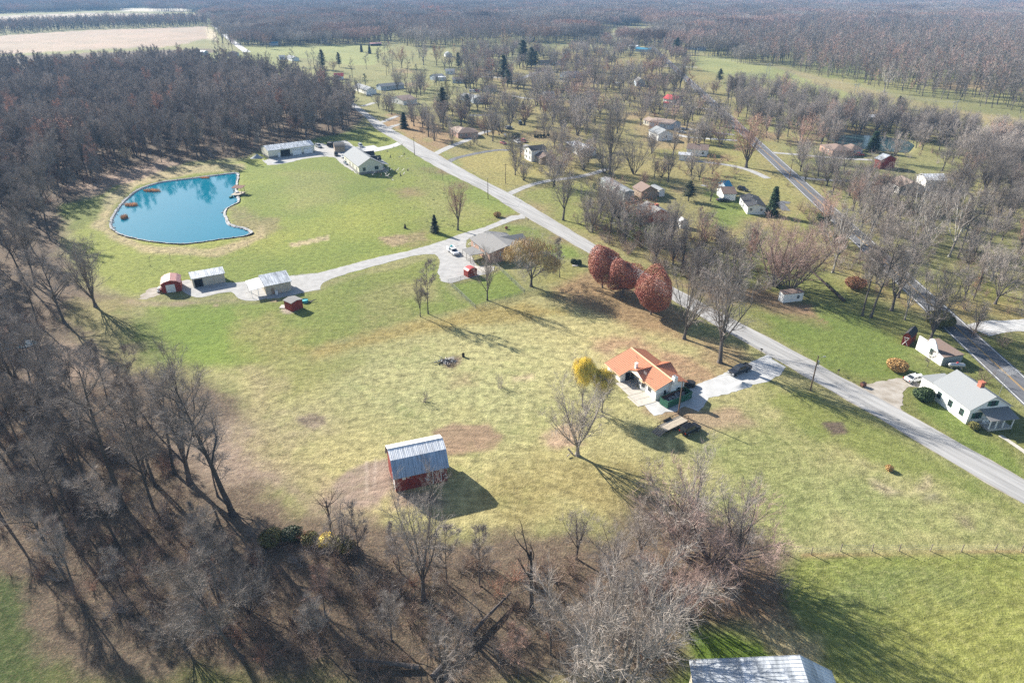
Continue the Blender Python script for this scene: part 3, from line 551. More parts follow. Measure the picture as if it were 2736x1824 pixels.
# ------------------------------------------------------------------ water
def sheet(name, poly, z, m, label, kind='structure', jit=0.0, sub=0.0, parent=None):
    if sub > 0:
        q = []
        for k in range(len(poly)):
            a, b_ = poly[k], poly[(k+1) % len(poly)]; d = math.dist(a, b_); s_ = max(1, int(d/sub))
            for j in range(s_): q.append((a[0]+(b_[0]-a[0])*j/s_ + R.uniform(-jit, jit), a[1]+(b_[1]-a[1])*j/s_ + R.uniform(-jit, jit)))
        poly = q
    from mathutils.geometry import tessellate_polygon
    tris = tessellate_polygon([[Vector((p[0], p[1], 0)) for p in poly]])
    me = bpy.data.meshes.new(name); me.from_pydata([(p[0], p[1], z) for p in poly], [], [tuple(t_) for t_ in tris]); me.materials.append(m)
    me.update()
    if me.polygons[0].normal.z < 0: me.flip_normals()
    o = bpy.data.objects.new(name, me); COL.objects.link(o)
    if parent is not None: o.parent = parent; return o
    return tag(o, label, kind=kind)
def closed_smooth(p, it=3):
    for _ in range(it): p = [((p[i-1][0]+2*p[i][0]+p[(i+1) % len(p)][0])/4, (p[i-1][1]+2*p[i][1]+p[(i+1) % len(p)][1])/4) for i in range(len(p))]
    return p
def dense(p, step):
    q = []
    for k in range(len(p)):
        a, b_ = p[k], p[(k+1) % len(p)]; s_ = max(1, int(math.dist(a, b_)/step)); q += [(a[0]+(b_[0]-a[0])*j/s_, a[1]+(b_[1]-a[1])*j/s_) for j in range(s_)]
    return q
pond_s = closed_smooth(dense(POND, 1.5), 4)
def offset(p, d):
    out = []
    area = sum(p[i][0]*p[(i+1) % len(p)][1]-p[(i+1) % len(p)][0]*p[i][1] for i in range(len(p)))
    sg = 1 if area > 0 else -1
    for i in range(len(p)):
        a, c = p[i-1], p[(i+1) % len(p)]; tx, ty = c[0]-a[0], c[1]-a[1]; L = math.hypot(tx, ty)+1e-9; dv = d(i) if callable(d) else d
        out.append((p[i][0]+sg*ty/L*dv, p[i][1]-sg*tx/L*dv))
    return out
sheet('pond_water', offset(pond_s, .5), -0.45, M['pond'], 'turquoise blue water of the large pond')
inn = offset(pond_s, -.5); out_ = offset(pond_s, lambda i: .8+R.uniform(-.25,.25)); mb = MB(); nk = len(inn)
mid = [((a[0]+b_[0])/2, (a[1]+b_[1])/2) for a, b_ in zip(inn, out_)]
for i_ in range(nk):
    j = (i_+1) % nk
    mb.quad((*inn[i_], -.75), (*inn[j], -.75), (*mid[j], -.08), (*mid[i_], -.08)); mb.quad((*mid[i_], -.08), (*mid[j], -.08), (*out_[j], .06), (*out_[i_], .06))
tag(mb.build('pond_bank', M['riprap']), 'grey stone bank around the blue pond', kind='structure')
stn = MB()
for i_ in range(0, nk):
    for _ in range(3):
        f_ = R.random(); a = inn[i_]; b_ = out_[i_]; cx = a[0]+(b_[0]-a[0])*f_+R.uniform(-.5,.5); cy = a[1]+(b_[1]-a[1])*f_+R.uniform(-.5,.5); s_ = R.uniform(.08,.22); z = -.55+.6*f_
        an = R.random()*3; stn.box(cx-s_, cy-s_*.8, z-.1, cx+s_, cy+s_*.8, z+s_*.8, an, (cx, cy))
tag(stn.build('bank_stones', M['riprap']), 'loose grey stones on the pond bank', 'stones', kind='stuff')
sheet('small_pond_water', closed_smooth(dense(POND_SMALL, 1.5), 3), -0.3, M['pond'], 'small blue pond at the edge of the left wood')
sheet('far_pond_water', closed_smooth(dense(POND_FAR, 2), 3), -0.3, M['pond2'], 'dark still pond behind the brown-roofed ranch house')

# ------------------------------------------------------------------ roads, drives and lanes
mb = MB()
for i_ in range(len(RL)-1): mb.quad((*RL[i_], .05), (*RR[i_], .05), (*RR[i_+1], .05), (*RL[i_+1], .05))
rd = mb.build('side_road', M['roadgrey']); tag(rd, 'pale worn asphalt side road running past the lots', kind='structure')
if rd.data.polygons[0].normal.z < 0: rd.data.flip_normals()
mb = MB(); shl = MB()
for i_ in range(len(RL)-1):
    for a, b_ in ((RL, RR), (RR, RL)):
        def sh(k):
            dx, dy = a[k][0]-b_[k][0], a[k][1]-b_[k][1]; L = math.hypot(dx, dy); e = .22+.16*math.sin(k*1.7)+.1*math.sin(k*4.1); return (a[k][0]+dx/L*e, a[k][1]+dy/L*e)
        shl.quad((*a[i_], .03), (*sh(i_), .02), (*sh(i_+1), .02), (*a[i_+1], .03))
tag(shl.build('road_shoulder', M['gravelbrown']), 'thin gravel edge of the side road', kind='structure')
# country road
mb = MB(); mb.quad((*apt(-120,-AW), .05), (*apt(A_LEN,-AW), .05), (*apt(A_LEN,AW), .05), (*apt(-120,AW), .05))
tag(mb.build('country_road', M['asphalt']), 'dark asphalt two-lane road with painted lines', kind='structure')
mb = MB()
for off in (-3.1, 3.1):
    for k in range(-12, 90): mb.quad((*apt(k*10, off-.09), .058), (*apt(k*10+10, off-.09), .058), (*apt(k*10+10, off+.09), .058), (*apt(k*10, off+.09), .058))
tag(mb.build('edge_line', M['paintw']), 'white edge lines of the country road', kind='structure')
mb = MB()
for off in (-.14, .14): mb.quad((*apt(-120, off-.045), .058), (*apt(A_LEN, off-.045), .058), (*apt(A_LEN, off+.045), .058), (*apt(-120, off+.045), .058))
tag(mb.build('centre_line', M['painty']), 'double yellow centre line of the country road', kind='structure')
sheet('gravel_drive', GRAVEL, .03, M['gravel'], 'pale gravel drive from the brick house to the sheds', jit=.22, sub=1.0)
sheet('gravel_patch', GRAVEL_W, .025, M['gravelbrown'], 'thin gravel patch beside the red shed', jit=.4, sub=1.0)
sheet('gravel_yard', YARD, .03, M['gravel'], 'gravel yard between the long garage and the cream house', jit=.3, sub=1.2)
sheet('concrete_drive', DRIVE_C, .045, M['gravelw'], 'pale concrete drive of the cream house', jit=.0, sub=0)
sheet('limestone_drive', DRIVE_MAIN, .03, M['gravelw'], 'white limestone gravel drive of the orange-roofed house', jit=.25, sub=.9)
sheet('brown_gravel_drive', DRIVE_R, .03, M['gravelbrown'], 'brown gravel drive of the white house by the road', jit=.25, sub=.9)
LANES = []
for k, (pts, cv_, wd, mt) in enumerate(PATHS):
    c = smooth(resample(W(pts, cv_), 24), 3); LANES.append((c, wd)); mb = MB()
    L_, R_ = [], []
    for i_ in range(len(c)):
        a = c[max(0, i_-1)]; b_ = c[min(len(c)-1, i_+1)]; tx, ty = b_[0]-a[0], b_[1]-a[1]; q = math.hypot(tx, ty)+1e-9; h_ = wd/2*(1+R.uniform(-.08,.08))
        L_.append((c[i_][0]-ty/q*h_, c[i_][1]+tx/q*h_)); R_.append((c[i_][0]+ty/q*h_, c[i_][1]-tx/q*h_))
    for i_ in range(len(c)-1): mb.quad((*R_[i_], .036+k*.0004), (*R_[i_+1], .036+k*.0004), (*L_[i_+1], .036+k*.0004), (*L_[i_], .036+k*.0004))
    tag(mb.build('lane' if wd > 1.5 else 'footpath', M[mt]), 'narrow %s lane between the yards' % {'gravel':'gravel','gravelw':'white gravel','roadgrey':'grey asphalt','asphalt':'dark asphalt','concrete':'concrete'}[mt], kind='structure')
# ------------------------------------------------------------------ trees
def perp(d, rng):
    a = Vector((rng.gauss(0,1), rng.gauss(0,1), rng.gauss(0,1))); a -= d*a.dot(d)
    return a.normalized() if a.length > 1e-6 else Vector((1,0,0))
class TP: pass
def tree_mesh(seed, H=18, r0=.26, clear=.3, kind='forest', twig_n=8, twig_len=.9, twig_w=.028, lod=0, lean=0.0, nlimb=None, spread=1.0, droop=0.0, broken=0.0, leaf=None, leaf_n=0, leaf_s=.2):
    rng = random.Random(seed); T = MB(); C = MB(); Lf = MB()
    sides = [7,5,4,3] if lod == 0 else [4,3,3,3]
    def twigs(p, d, L, n, lv):
        for _ in range(n):
            q = p + d*(L*rng.random()); a = perp(d, rng); dr = (d*rng.uniform(.5,1.1) + a*rng.uniform(.3,.9) + Vector((0,0,.25-droop*1.6))).normalized(); ln = twig_len*rng.uniform(.5,1.25); wv = dr.cross(perp(dr, rng))*twig_w*.5
            e = q + dr*ln; m_ = q + dr*ln*.5 + perp(dr, rng)*ln*.08
            k = len(C.v); C.v += [tuple(q-wv), tuple(q+wv), tuple(m_+wv*.6), tuple(m_-wv*.6), tuple(e)]
            C.f += [(k, k+1, k+2, k+3), (k+3, k+2, k+4)]; C.m += [0, 0]
            if leaf_n:
                for _ in range(leaf_n):
                    c = q + dr*ln*rng.random() + perp(dr, rng)*.12; u = perp(Vector((0,0,1)), rng)*leaf_s*rng.uniform(.6,1.3); v = Vector((rng.gauss(0,1), rng.gauss(0,1), rng.gauss(0,1))).normalized()*leaf_s*rng.uniform(.5,1)
                    k = len(Lf.v); Lf.v += [tuple(c-u), tuple(c+v), tuple(c+u), tuple(c-v)]; Lf.f.append((k, k+1, k+2, k+3)); Lf.m.append(0)
    def branch(p, d, L, r, lv, up, wob, nseg, rend=.3):
        pts = [p.copy()]; rad = [r]; ds = [d.copy()]
        for i in range(nseg):
            d = (d + Vector((rng.gauss(0,wob), rng.gauss(0,wob), rng.gauss(0,wob*.6)+up))).normalized(); p = p + d*(L/nseg); pts.append(p.copy()); rad.append(r*(1-(1-rend)*(i+1)/nseg)); ds.append(d.copy())
        (T if lv <= 1 else C).tube(pts, rad, sides[min(lv, 3)], cap=(lv <= 1)); return pts, rad, ds
    def at(pts, rad, ds, t):
        f = t*(len(pts)-1); i = min(int(f), len(pts)-2); g = f-i
        return pts[i].lerp(pts[i+1], g), rad[i]*(1-g)+rad[i+1]*g, ds[i+1]
    def sub(pts, rad, ds, L, lv, n, t0, ang, lr):
        for k in range(n):
            if broken and rng.random() < broken: continue
            t = t0 + (1-t0)*((k+rng.random())/n); q, rr, d = at(pts, rad, ds, min(.99, t)); a = perp(d, rng); an = math.radians(rng.gauss(ang, 9))
            nd = (d*math.cos(an) + a*math.sin(an)).normalized(); nl = L*lr*rng.uniform(.65,1.15)*(1.1-.55*t)
            r = min(rr*.7, .018*nl+.004) if lv > 1 else min(rr*.75, .022*nl+.02)
            b = branch(q, nd, nl, max(r, .009 if lod == 0 else .02), lv, (.10 if lv < 3 else .05)-droop*.5*(lv-1), .16, 4 if lv < 3 and lod == 0 else 2)
            if lv < (3 if lod == 0 else 2):
                sub(*b, nl, lv+1, {1:8, 2:6}[lv] if lod == 0 else 5, .2, 38, .5)
                if lv == 2 and lod == 0: twigs(b[0][-1]-b[2][-1]*nl*.2, b[2][-1], nl*.25, 2, lv)
            else: twigs(q+nd*nl*.15, b[2][-1], nl*.85, twig_n, lv)
    base = Vector((0,0,-.15)); d0 = Vector((math.sin(lean), 0, math.cos(lean)))
    if kind == 'forest':
        b = branch(base, d0, H*.9, r0, 0, .03, .035, 9, .14); T.tube([base, base+d0*.9], [r0*1.5, r0*1.0], 8, False)
        sub(*b, H*.9, 1, nlimb or (17 if lod == 0 else 9), clear, 46, .30*spread)
    elif kind == 'open':
        b = branch(base, d0, H*clear, r0, 0, .02, .03, 3, .8); T.tube([base, base+d0*.8], [r0*1.55, r0*1.02], 8, False)
        n = nlimb or 7
        for k in range(n):
            a = 2*math.pi*(k+rng.uniform(-.3,.3))/n; an = math.radians(rng.uniform(12, 44)*spread if k else 4); nd = Vector((math.cos(a)*math.sin(an), math.sin(a)*math.sin(an), math.cos(an)))
            q, rr, _ = at(*b, rng.uniform(.72,.99)); L = H*(1-clear)*rng.uniform(.82,1.0)
            c = branch(q, nd, L, r0*.42, 1, .10-.12*droop, .07, 6 if lod == 0 else 4, .16)
            sub(*c, L, 2, 11 if lod == 0 else 8, .15, 38, .40)
    elif kind == 'multi':
        n = nlimb or 9
        for k in range(n):
            a = rng.uniform(0, 6.28); an = math.radians(rng.uniform(8, 38)*spread); nd = Vector((math.cos(a)*math.sin(an), math.sin(a)*math.sin(an), math.cos(an))); L = H*rng.uniform(.75,1.0)
            c = branch(base+Vector((math.cos(a)*r0, math.sin(a)*r0, 0)), nd, L, r0*.5, 1, .05, .06, 6 if lod == 0 else 4, .13)
            sub(*c, L, 2, 12 if lod == 0 else 7, .2, 34, .34)
    elif kind == 'dead':
        b = branch(base, d0, H*.62, r0, 0, .02, .05, 6, .5); T.tube([base, base+d0*.9], [r0*1.5, r0*1.0], 8, False)
        for k in range(nlimb or 9):
            q, rr, d = at(*b, rng.uniform(.3, .98)); a = rng.uniform(0, 6.28); an = math.radians(rng.uniform(25,65)); nd = Vector((math.cos(a)*math.sin(an), math.sin(a)*math.sin(an), math.cos(an))); L = H*rng.uniform(.2,.42)
            c = branch(q, nd, L, r0*.33, 1, .12, .18, 5, .3)
            for _ in range(4):
                q2, r2_, d2 = at(*c, rng.uniform(.3,1)); e = branch(q2, (d2+perp(d2, rng)*.7).normalized(), L*.35, .035, 2, .06, .2, 3, .3); twigs(e[0][0], e[2][-1], L*.35, twig_n, 3)
    elif kind == 'bush':
        n = nlimb or 16
        for k in range(n):
            a = rng.uniform(0, 6.28); an = math.radians(rng.uniform(5, 62)*spread); nd = Vector((math.cos(a)*math.sin(an), math.sin(a)*math.sin(an), math.cos(an))); L = H*rng.uniform(.6,1.0)
            c = branch(base+Vector((rng.gauss(0,r0), rng.gauss(0,r0), 0)), nd, L, .045, 2, .05, .12, 3, .25)
            for _ in range(5 if lod == 0 else 3):
                q2, r2_, d2 = at(*c, rng.uniform(.2,1)); twigs(q2, (d2+perp(d2, rng)*.5).normalized(), L*.4, twig_n, 3)
    return T, C, Lf

def leafball(seed, a, b, h, n, s, lump=.16, z0=0.0, shape='egg'):
    """foliage in a lumpy crown: leaf-sized faces near the surface and inside"""
    rng = np.random.RandomState(seed); mb = MB(); dirs = rng.normal(size=(n,3)); dirs /= np.linalg.norm(dirs, axis=1)[:, None]
    lump_d = rng.normal(size=(26,3)); lump_d /= np.linalg.norm(lump_d, axis=1)[:, None]; la = rng.uniform(-lump, lump, 26)
    k = 1 + (np.maximum(0, dirs@lump_d.T-.72)*3.2*la).sum(1); rr = k*(1-np.abs(rng.normal(0, .13, n))); rr *= np.where(rng.rand(n) < .25, rng.uniform(.5,1,n), 1)
    z = dirs[:,2]; wd = np.ones(n) if shape == 'ball' else np.sqrt(np.clip(1-z**2*.25, .1, 1))*(1-.10*z)
    Pn = np.stack([dirs[:,0]*a*rr*wd, dirs[:,1]*b*rr*wd, z0+h*.5+z*h*.5*rr], 1)
    u = rng.normal(size=(n,3)); u /= np.linalg.norm(u, axis=1)[:, None]; v = np.cross(u, dirs+rng.normal(0,.5,(n,3))); v /= np.linalg.norm(v, axis=1)[:, None]+1e-9
    sc_ = s*rng.uniform(.6,1.3,n)[:, None]
    V = np.stack([Pn-u*sc_, Pn+v*sc_*.7, Pn+u*sc_, Pn-v*sc_*.7], 1).reshape(-1,3)
    mb.v = [tuple(q) for q in V]; mb.f = [(4*i, 4*i+1, 4*i+2, 4*i+3) for i in range(n)]; mb.m = [0]*n; return mb
def conifer(seed, H, rad, lod=0, pine=False):
    rng = random.Random(seed); T = MB(); C = MB(); T.tube([(0,0,-.1), (0,0,H*.95)], [.02*H+.03, .02], 6)
    z = H*(.22 if pine else .05); n = 0
    while z < H*.985:
        f = (z/H); rr = rad*((1-f)**.8 if not pine else math.sin(max(.05,(1-f))*math.pi*.62)**.7)*rng.uniform(.85,1.1); m = 9 if lod == 0 else 6
        for k in range(m):
            a = rng.uniform(0, 6.28); L = rr*rng.uniform(.7,1.12); nq = 7 if lod == 0 else 3
            if pine and rng.random() < .25: continue
            C.tube([(0,0,z), (math.cos(a)*L*.8, math.sin(a)*L*.8, z-.12*L)], [.03, .012], 3, False)
            for q in range(nq):
                t = (q+.6)/nq; p = Vector((math.cos(a)*L*t, math.sin(a)*L*t, z-(.16 if not pine else -.12)*L*t+rng.uniform(-.12,.12)))
                for _ in range(3 if lod == 0 else 2):
                    s_ = (.16+.30*(1-t*.5))*(H/9)**.5*rng.uniform(.7,1.2)*(1 if lod == 0 else 1.7); u = perp(Vector((0,0,1)), rng)*s_; v = Vector((math.cos(a)*.8, math.sin(a)*.8, rng.uniform(-.7,.4))).normalized()*s_*1.1
                    o = p + Vector((rng.gauss(0,.13), rng.gauss(0,.13), rng.gauss(0,.1)))*(H/9)**.5
                    k2 = len(C.v); C.v += [tuple(o-u*.6), tuple(o-v*.3), tuple(o+u*.6), tuple(o+v)]; C.f.append((k2, k2+1, k2+2, k2+3)); C.m.append(0)
        z += H*(.034 if lod == 0 else .07)
    return T, C
PROTO = {}
def proto(key, T, C, tm, cm, H, Lf=None, lm=None):
    """mesh data for trunk, crown and leaves, and one joined mesh for masses of them"""
    tme = T.mesh('trunk', [tm]); cme = C.mesh('crown', [cm]); lme = Lf.mesh('leaves', [lm]) if Lf and Lf.v else None
    if True:
        J = MB(); J.v = T.v + C.v + (Lf.v if lme else []); o1 = len(T.v); o2 = o1+len(C.v)
        J.f = T.f + [tuple(i+o1 for i in f) for f in C.f] + ([tuple(i+o2 for i in f) for f in Lf.f] if lme else [])
        J.m = [0]*len(T.f) + [1]*len(C.f) + ([2]*len(Lf.f) if lme else [])
    PROTO[key] = dict(t=tme, c=cme, l=lme, H=H, J=J, mats=[tm, cm] + ([lm] if lme else []), obj=None)
def joined(key):
    p = PROTO[key]
    if p['obj'] is None:
        o = bpy.data.objects.new('tree_pattern', p['J'].mesh('tree_pattern', p['mats'])); p['obj'] = o
    return p['obj']
FOR = ['f0','f1','f2','f3']; OPN = ['o0','o1','o2','o3']; MUL = ['m0','m1']; BSH = ['b0','b1','b2']
for k, (s, H, r, cl, sp) in enumerate([(1,22,.27,.38,1),(2,20,.24,.48,.9),(3,18,.22,.32,1.15),(4,21,.30,.30,1.15)]):
    T, C, _ = tree_mesh(s, H, r, cl, 'forest', 10, 1.25, .021, spread=sp); proto('f%d' % k, T, C, M['bark'], M['twig'], H)
for k, (s, H, r, cl, sp, nl) in enumerate([(11,15,.32,.2,1,7),(12,14,.30,.16,1.15,8),(13,16,.34,.24,.9,7),(14,13,.28,.14,.8,8)]):
    T, C, _ = tree_mesh(s, H, r, cl, 'open', 9, 1.1, .021, spread=sp, nlimb=nl); proto('o%d' % k, T, C, M['bark'], M['twig'], H)
T, C, _ = tree_mesh(21, 14, .26, .0, 'multi', 8, 1.1, .021, nlimb=9); proto('m0', T, C, M['bark'], M['twig'], 14)
T, C, _ = tree_mesh(22, 13, .30, .0, 'multi', 9, 1.15, .021, nlimb=14, spread=1.25); proto('m1', T, C, M['barkpale'], M['twigpale'], 13)
T, C, _ = tree_mesh(23, 13, .28, .0, 'multi', 9, 1.1, .021, nlimb=11, spread=1.1); proto('m2', T, C, M['bark'], M['twigred'], 13)
for k, (s, H, r, cl, sp) in enumerate([(5,21,.30,.42,1.0),(6,19,.27,.36,1.2),(7,22,.32,.5,.95),(8,17,.24,.40,1.1)]):
    T, C, _ = tree_mesh(s, H, r, cl, 'forest', 5, 1.3, .020, spread=sp, nlimb=14); proto('w%d' % k, T, C, M['barkdark'], M['twig'], H)
for k in range(3):
    T, C, _ = tree_mesh(31+k, 4.2, .5, 0, 'bush', 5, .9, .030, nlimb=14+4*k, spread=1.0+.15*k); proto('b%d' % k, T, C, M['brush'], M['brush'], 4.2)
T, C, _ = tree_mesh(35, 4.2, .5, 0, 'bush', 5, .9, .030, nlimb=18); proto('b3', T, C, M['twig'], M['twig'], 4.2)
T, C, _ = tree_mesh(36, 4.0, .5, 0, 'bush', 5, .9, .030, nlimb=18); proto('b4', T, C, M['twigpale'], M['twigpale'], 4.0)
for k in range(2):
    T, C, _ = tree_mesh(41+k, 9, .09, .25, 'forest', 4, .6, .022, nlimb=12, spread=.9); proto('s%d' % k, T, C, M['bark'], M['twig'], 9)
T, C, _ = tree_mesh(45, 3, .035, .3, 'forest', 2, .35, .016, nlimb=6, spread=.8, lod=1); proto('sap', T, C, M['bark'], M['twig'], 3)
T, C, _ = tree_mesh(51, 17, .34, .0, 'dead', 3, .8, .035); proto('dead', T, C, M['barkdead'], M['barkdead'], 17)
T, C, _ = tree_mesh(52, 14, .42, .0, 'dead', 2, .6, .03, nlimb=6); proto('snag', T, C, M['barkdead'], M['bark'], 12)
for k in range(2):
    T, C, _ = tree_mesh(55+k, 20, .36, .26, 'open', 3, .8, .030, nlimb=7, spread=1.1); proto('syc%d' % k, T, C, M['barkwhite'], M['twigpale'], 20)
T, C, _ = tree_mesh(57, 14, .34, .16, 'open', 9, 1.15, .021, nlimb=9, spread=1.25); proto('p0', T, C, M['barkpale'], M['twigpale'], 14)
T, C, L = tree_mesh(61, 12, .26, .2, 'open', 6, 1.1, .025, nlimb=8, droop=.4, spread=1.2)
def merge(A, B_):
    o = len(A.v); A.v += B_.v; A.f += [tuple(i+o for i in f) for f in B_.f]; A.m += [0]*len(B_.f); return A
def wisps(seed, blobs, n, ln, w_, pw=.35):
    rng = random.Random(seed); q = MB()
    for cx, cy, cz, r_, rz_ in blobs:
        for _ in range(n):
            d = Vector((rng.gauss(0,1), rng.gauss(0,1), rng.gauss(0,1))).normalized()*(rng.random()**pw); p = Vector((cx+d.x*r_, cy+d.y*r_, cz+d.z*rz_)); e = p + Vector((d.x*.35+rng.gauss(0,.15), d.y*.35+rng.gauss(0,.15), -.9))*ln*rng.uniform(.5,1.2); s_ = Vector((rng.gauss(0,1), rng.gauss(0,1), 0)).normalized()*w_
            k = len(q.v); q.v += [tuple(p-s_), tuple(p+s_), tuple(e+s_*.4), tuple(e-s_*.4)]; q.f.append((k,k+1,k+2,k+3)); q.m.append(0)
    return q
Lw = wisps(3, [(2.6,0,8.6,2.6,1.9),(-2.6,.6,8.3,2.6,2.0),(.2,2.6,8.8,2.5,1.8),(-.4,-2.8,8.0,2.5,2.0),(0,0,10,2.6,1.4),(4.2,2,6.8,1.6,1.6),(-4.2,-1.8,6.6,1.6,1.8)], 620, 1.0, .04)
proto('willow', T, C, M['bark'], M['twigpale'], 12, Lw, M['leaforange'])
T, C, L = tree_mesh(62, 11, .16, .25, 'open', 5, 1.2, .022, nlimb=6, droop=.2, spread=.7)
Ly = wisps(4, [(.3,.2,10.0,1.5,1.0),(-1.5,.8,9.0,1.2,1.0),(1.6,-.8,9.2,1.2,.9),(.8,1.5,9.3,1.1,.9),(-.6,-1.6,9.1,1.1,1.1),(0,0,7.8,2.5,2.4),(1.2,2.4,8.4,1.0,1.2),(-2.4,-1,8.3,.9,1.2),(2.2,.4,8.0,1.3,1.6)], 900, 1.5, .02, .6)
proto('yellow', T, C, M['bark'], M['twig'], 11, Ly, M['leafyellow'])
for k, lm in enumerate(('leafrust','leaforange','leafolive')):
    T, C, L = tree_mesh(65+k, 15, .28, .22, 'open', 2, .8, .026, nlimb=7, leaf=1, leaf_n=2, leaf_s=.17); proto('leafy%d' % k, T, C, M['bark'], M['twig'], 15, L, M[lm])
T, C, _ = tree_mesh(71, 9, .2, .12, 'open', 2, .6, .03, lod=0, nlimb=7, spread=.8)
for k in range(3): proto('pear%d' % k, T, C, M['bark'], M['twig'], 11, leafball(80+k, 4.3, 4.2, 10.2, 26000, .112, z0=.9, lump=.27), M['leafred'])
for k, (H, rd_, pn, mt) in enumerate([(11,2.6,False,'needle'),(14,3.4,True,'needle'),(8,2.6,False,'needlegrey'),(16,4.0,True,'needlegrey')]):
    T, C = conifer(90+k, H, rd_, 0, pn); proto('c%d' % k, T, C, M['bark'], M[mt], H)
# simpler patterns for the distance
LODF = []
for k in range(5):
    T, C, _ = tree_mesh(101+k, 18+k, .30, .3, 'forest', 12, 1.6, .085, lod=1, nlimb=12, spread=1.1); proto('lf%d' % k, T, C, M['bark'], M['twigred'] if k == 4 else M['twig'], 18+k); LODF.append('lf%d' % k)
LODO = []
for k in range(3):
    T, C, _ = tree_mesh(111+k, 15, .34, .2, 'open', 12, 1.4, .065, lod=1, nlimb=9); proto('lo%d' % k, T, C, M['bark'], M['twigred'] if k == 2 else M['twig'], 15); LODO.append('lo%d' % k)
T, C, L = tree_mesh(121, 17, .3, .3, 'forest', 4, 1.4, .10, lod=1, nlimb=9, leaf=1, leaf_n=2, leaf_s=.30); proto('lr', T, C, M['bark'], M['twigred'], 17, L, M['leafrust'])
T, C = conifer(131, 14, 3.6, 1, True); proto('lc', T, C, M['bark'], M['needle'], 14)
# clusters of crowns for the far woods
def cluster(seed, n, m):
    rng = random.Random(seed); T = MB(); C = MB()
    for k in range(n):
        cx, cy = rng.uniform(-24,24), rng.uniform(-24,24); H = rng.uniform(15,22); T.tube([(cx,cy,-1), (cx+rng.gauss(0,.5),cy,H*.8)], [.35,.15], 3, False)
        for q in range(m):
            th = rng.uniform(0, 6.28); f = rng.random()**.6; z = H*(.42+.56*rng.random()); rr = 5.2*math.sqrt(max(.05, 1-((z/H-.68)/.36)**2))*f
            p = Vector((cx+math.cos(th)*rr, cy+math.sin(th)*rr, z)); d = Vector((math.cos(th)*.5+rng.gauss(0,.3), math.sin(th)*.5+rng.gauss(0,.3), .8)).normalized(); s_ = d.cross(perp(d, rng))*rng.uniform(.08,.17); L = rng.uniform(1.6,3.4)
            k2 = len(C.v); C.v += [tuple(p-s_), tuple(p+s_), tuple(p+d*L)]; C.f.append((k2, k2+1, k2+2)); C.m.append(0)
    return T, C
for k in range(4):
    T, C = cluster(140+k, 40, 190); proto('cl%d' % k, T, C, M['bark'], [M['twig'], M['twigred'], M['twig'], M['brush']][k], 18)

TREES = []      # every tree standing on its own: (x, y, radius) to keep random ones apart
CNT = [0]
def place(key, loc, H, label, cat='tree', group=None, rz=None, name='bare_tree', lean=None, wide=1.0):
    p = PROTO[key]; s = H/p['H']; rz = R.uniform(0, 6.28) if rz is None else rz
    e = empty(name, loc, rz, label, cat, group); e.scale = (s*wide, s*wide, s)
    if lean: e.rotation_euler = (lean[0], lean[1], rz)
    for nm, me_ in (('trunk', p['t']), ('crown', p['c']), ('leaves', p['l'])):
        if me_ is None: continue
        o = bpy.data.objects.new(nm, me_); COL.objects.link(o); o.parent = e
    TREES.append((loc[0], loc[1], 3.5)); CNT[0] += 1
    return e
def tpx(key, base, top, label, group=None, conv=None, name='bare_tree', wide=1.0, hmul=1.0, cat='tree', lean=None, rz=None):
    b = conv(*base) if conv else base; t = (conv(*top) if conv else top)
    H = height_px(b[0], b[1], t[1])*hmul; g = P(*b)
    return place(key, (g.x, g.y, 0), max(1.0, H), label, cat, group, name=name, wide=wide, lean=lean, rz=rz)
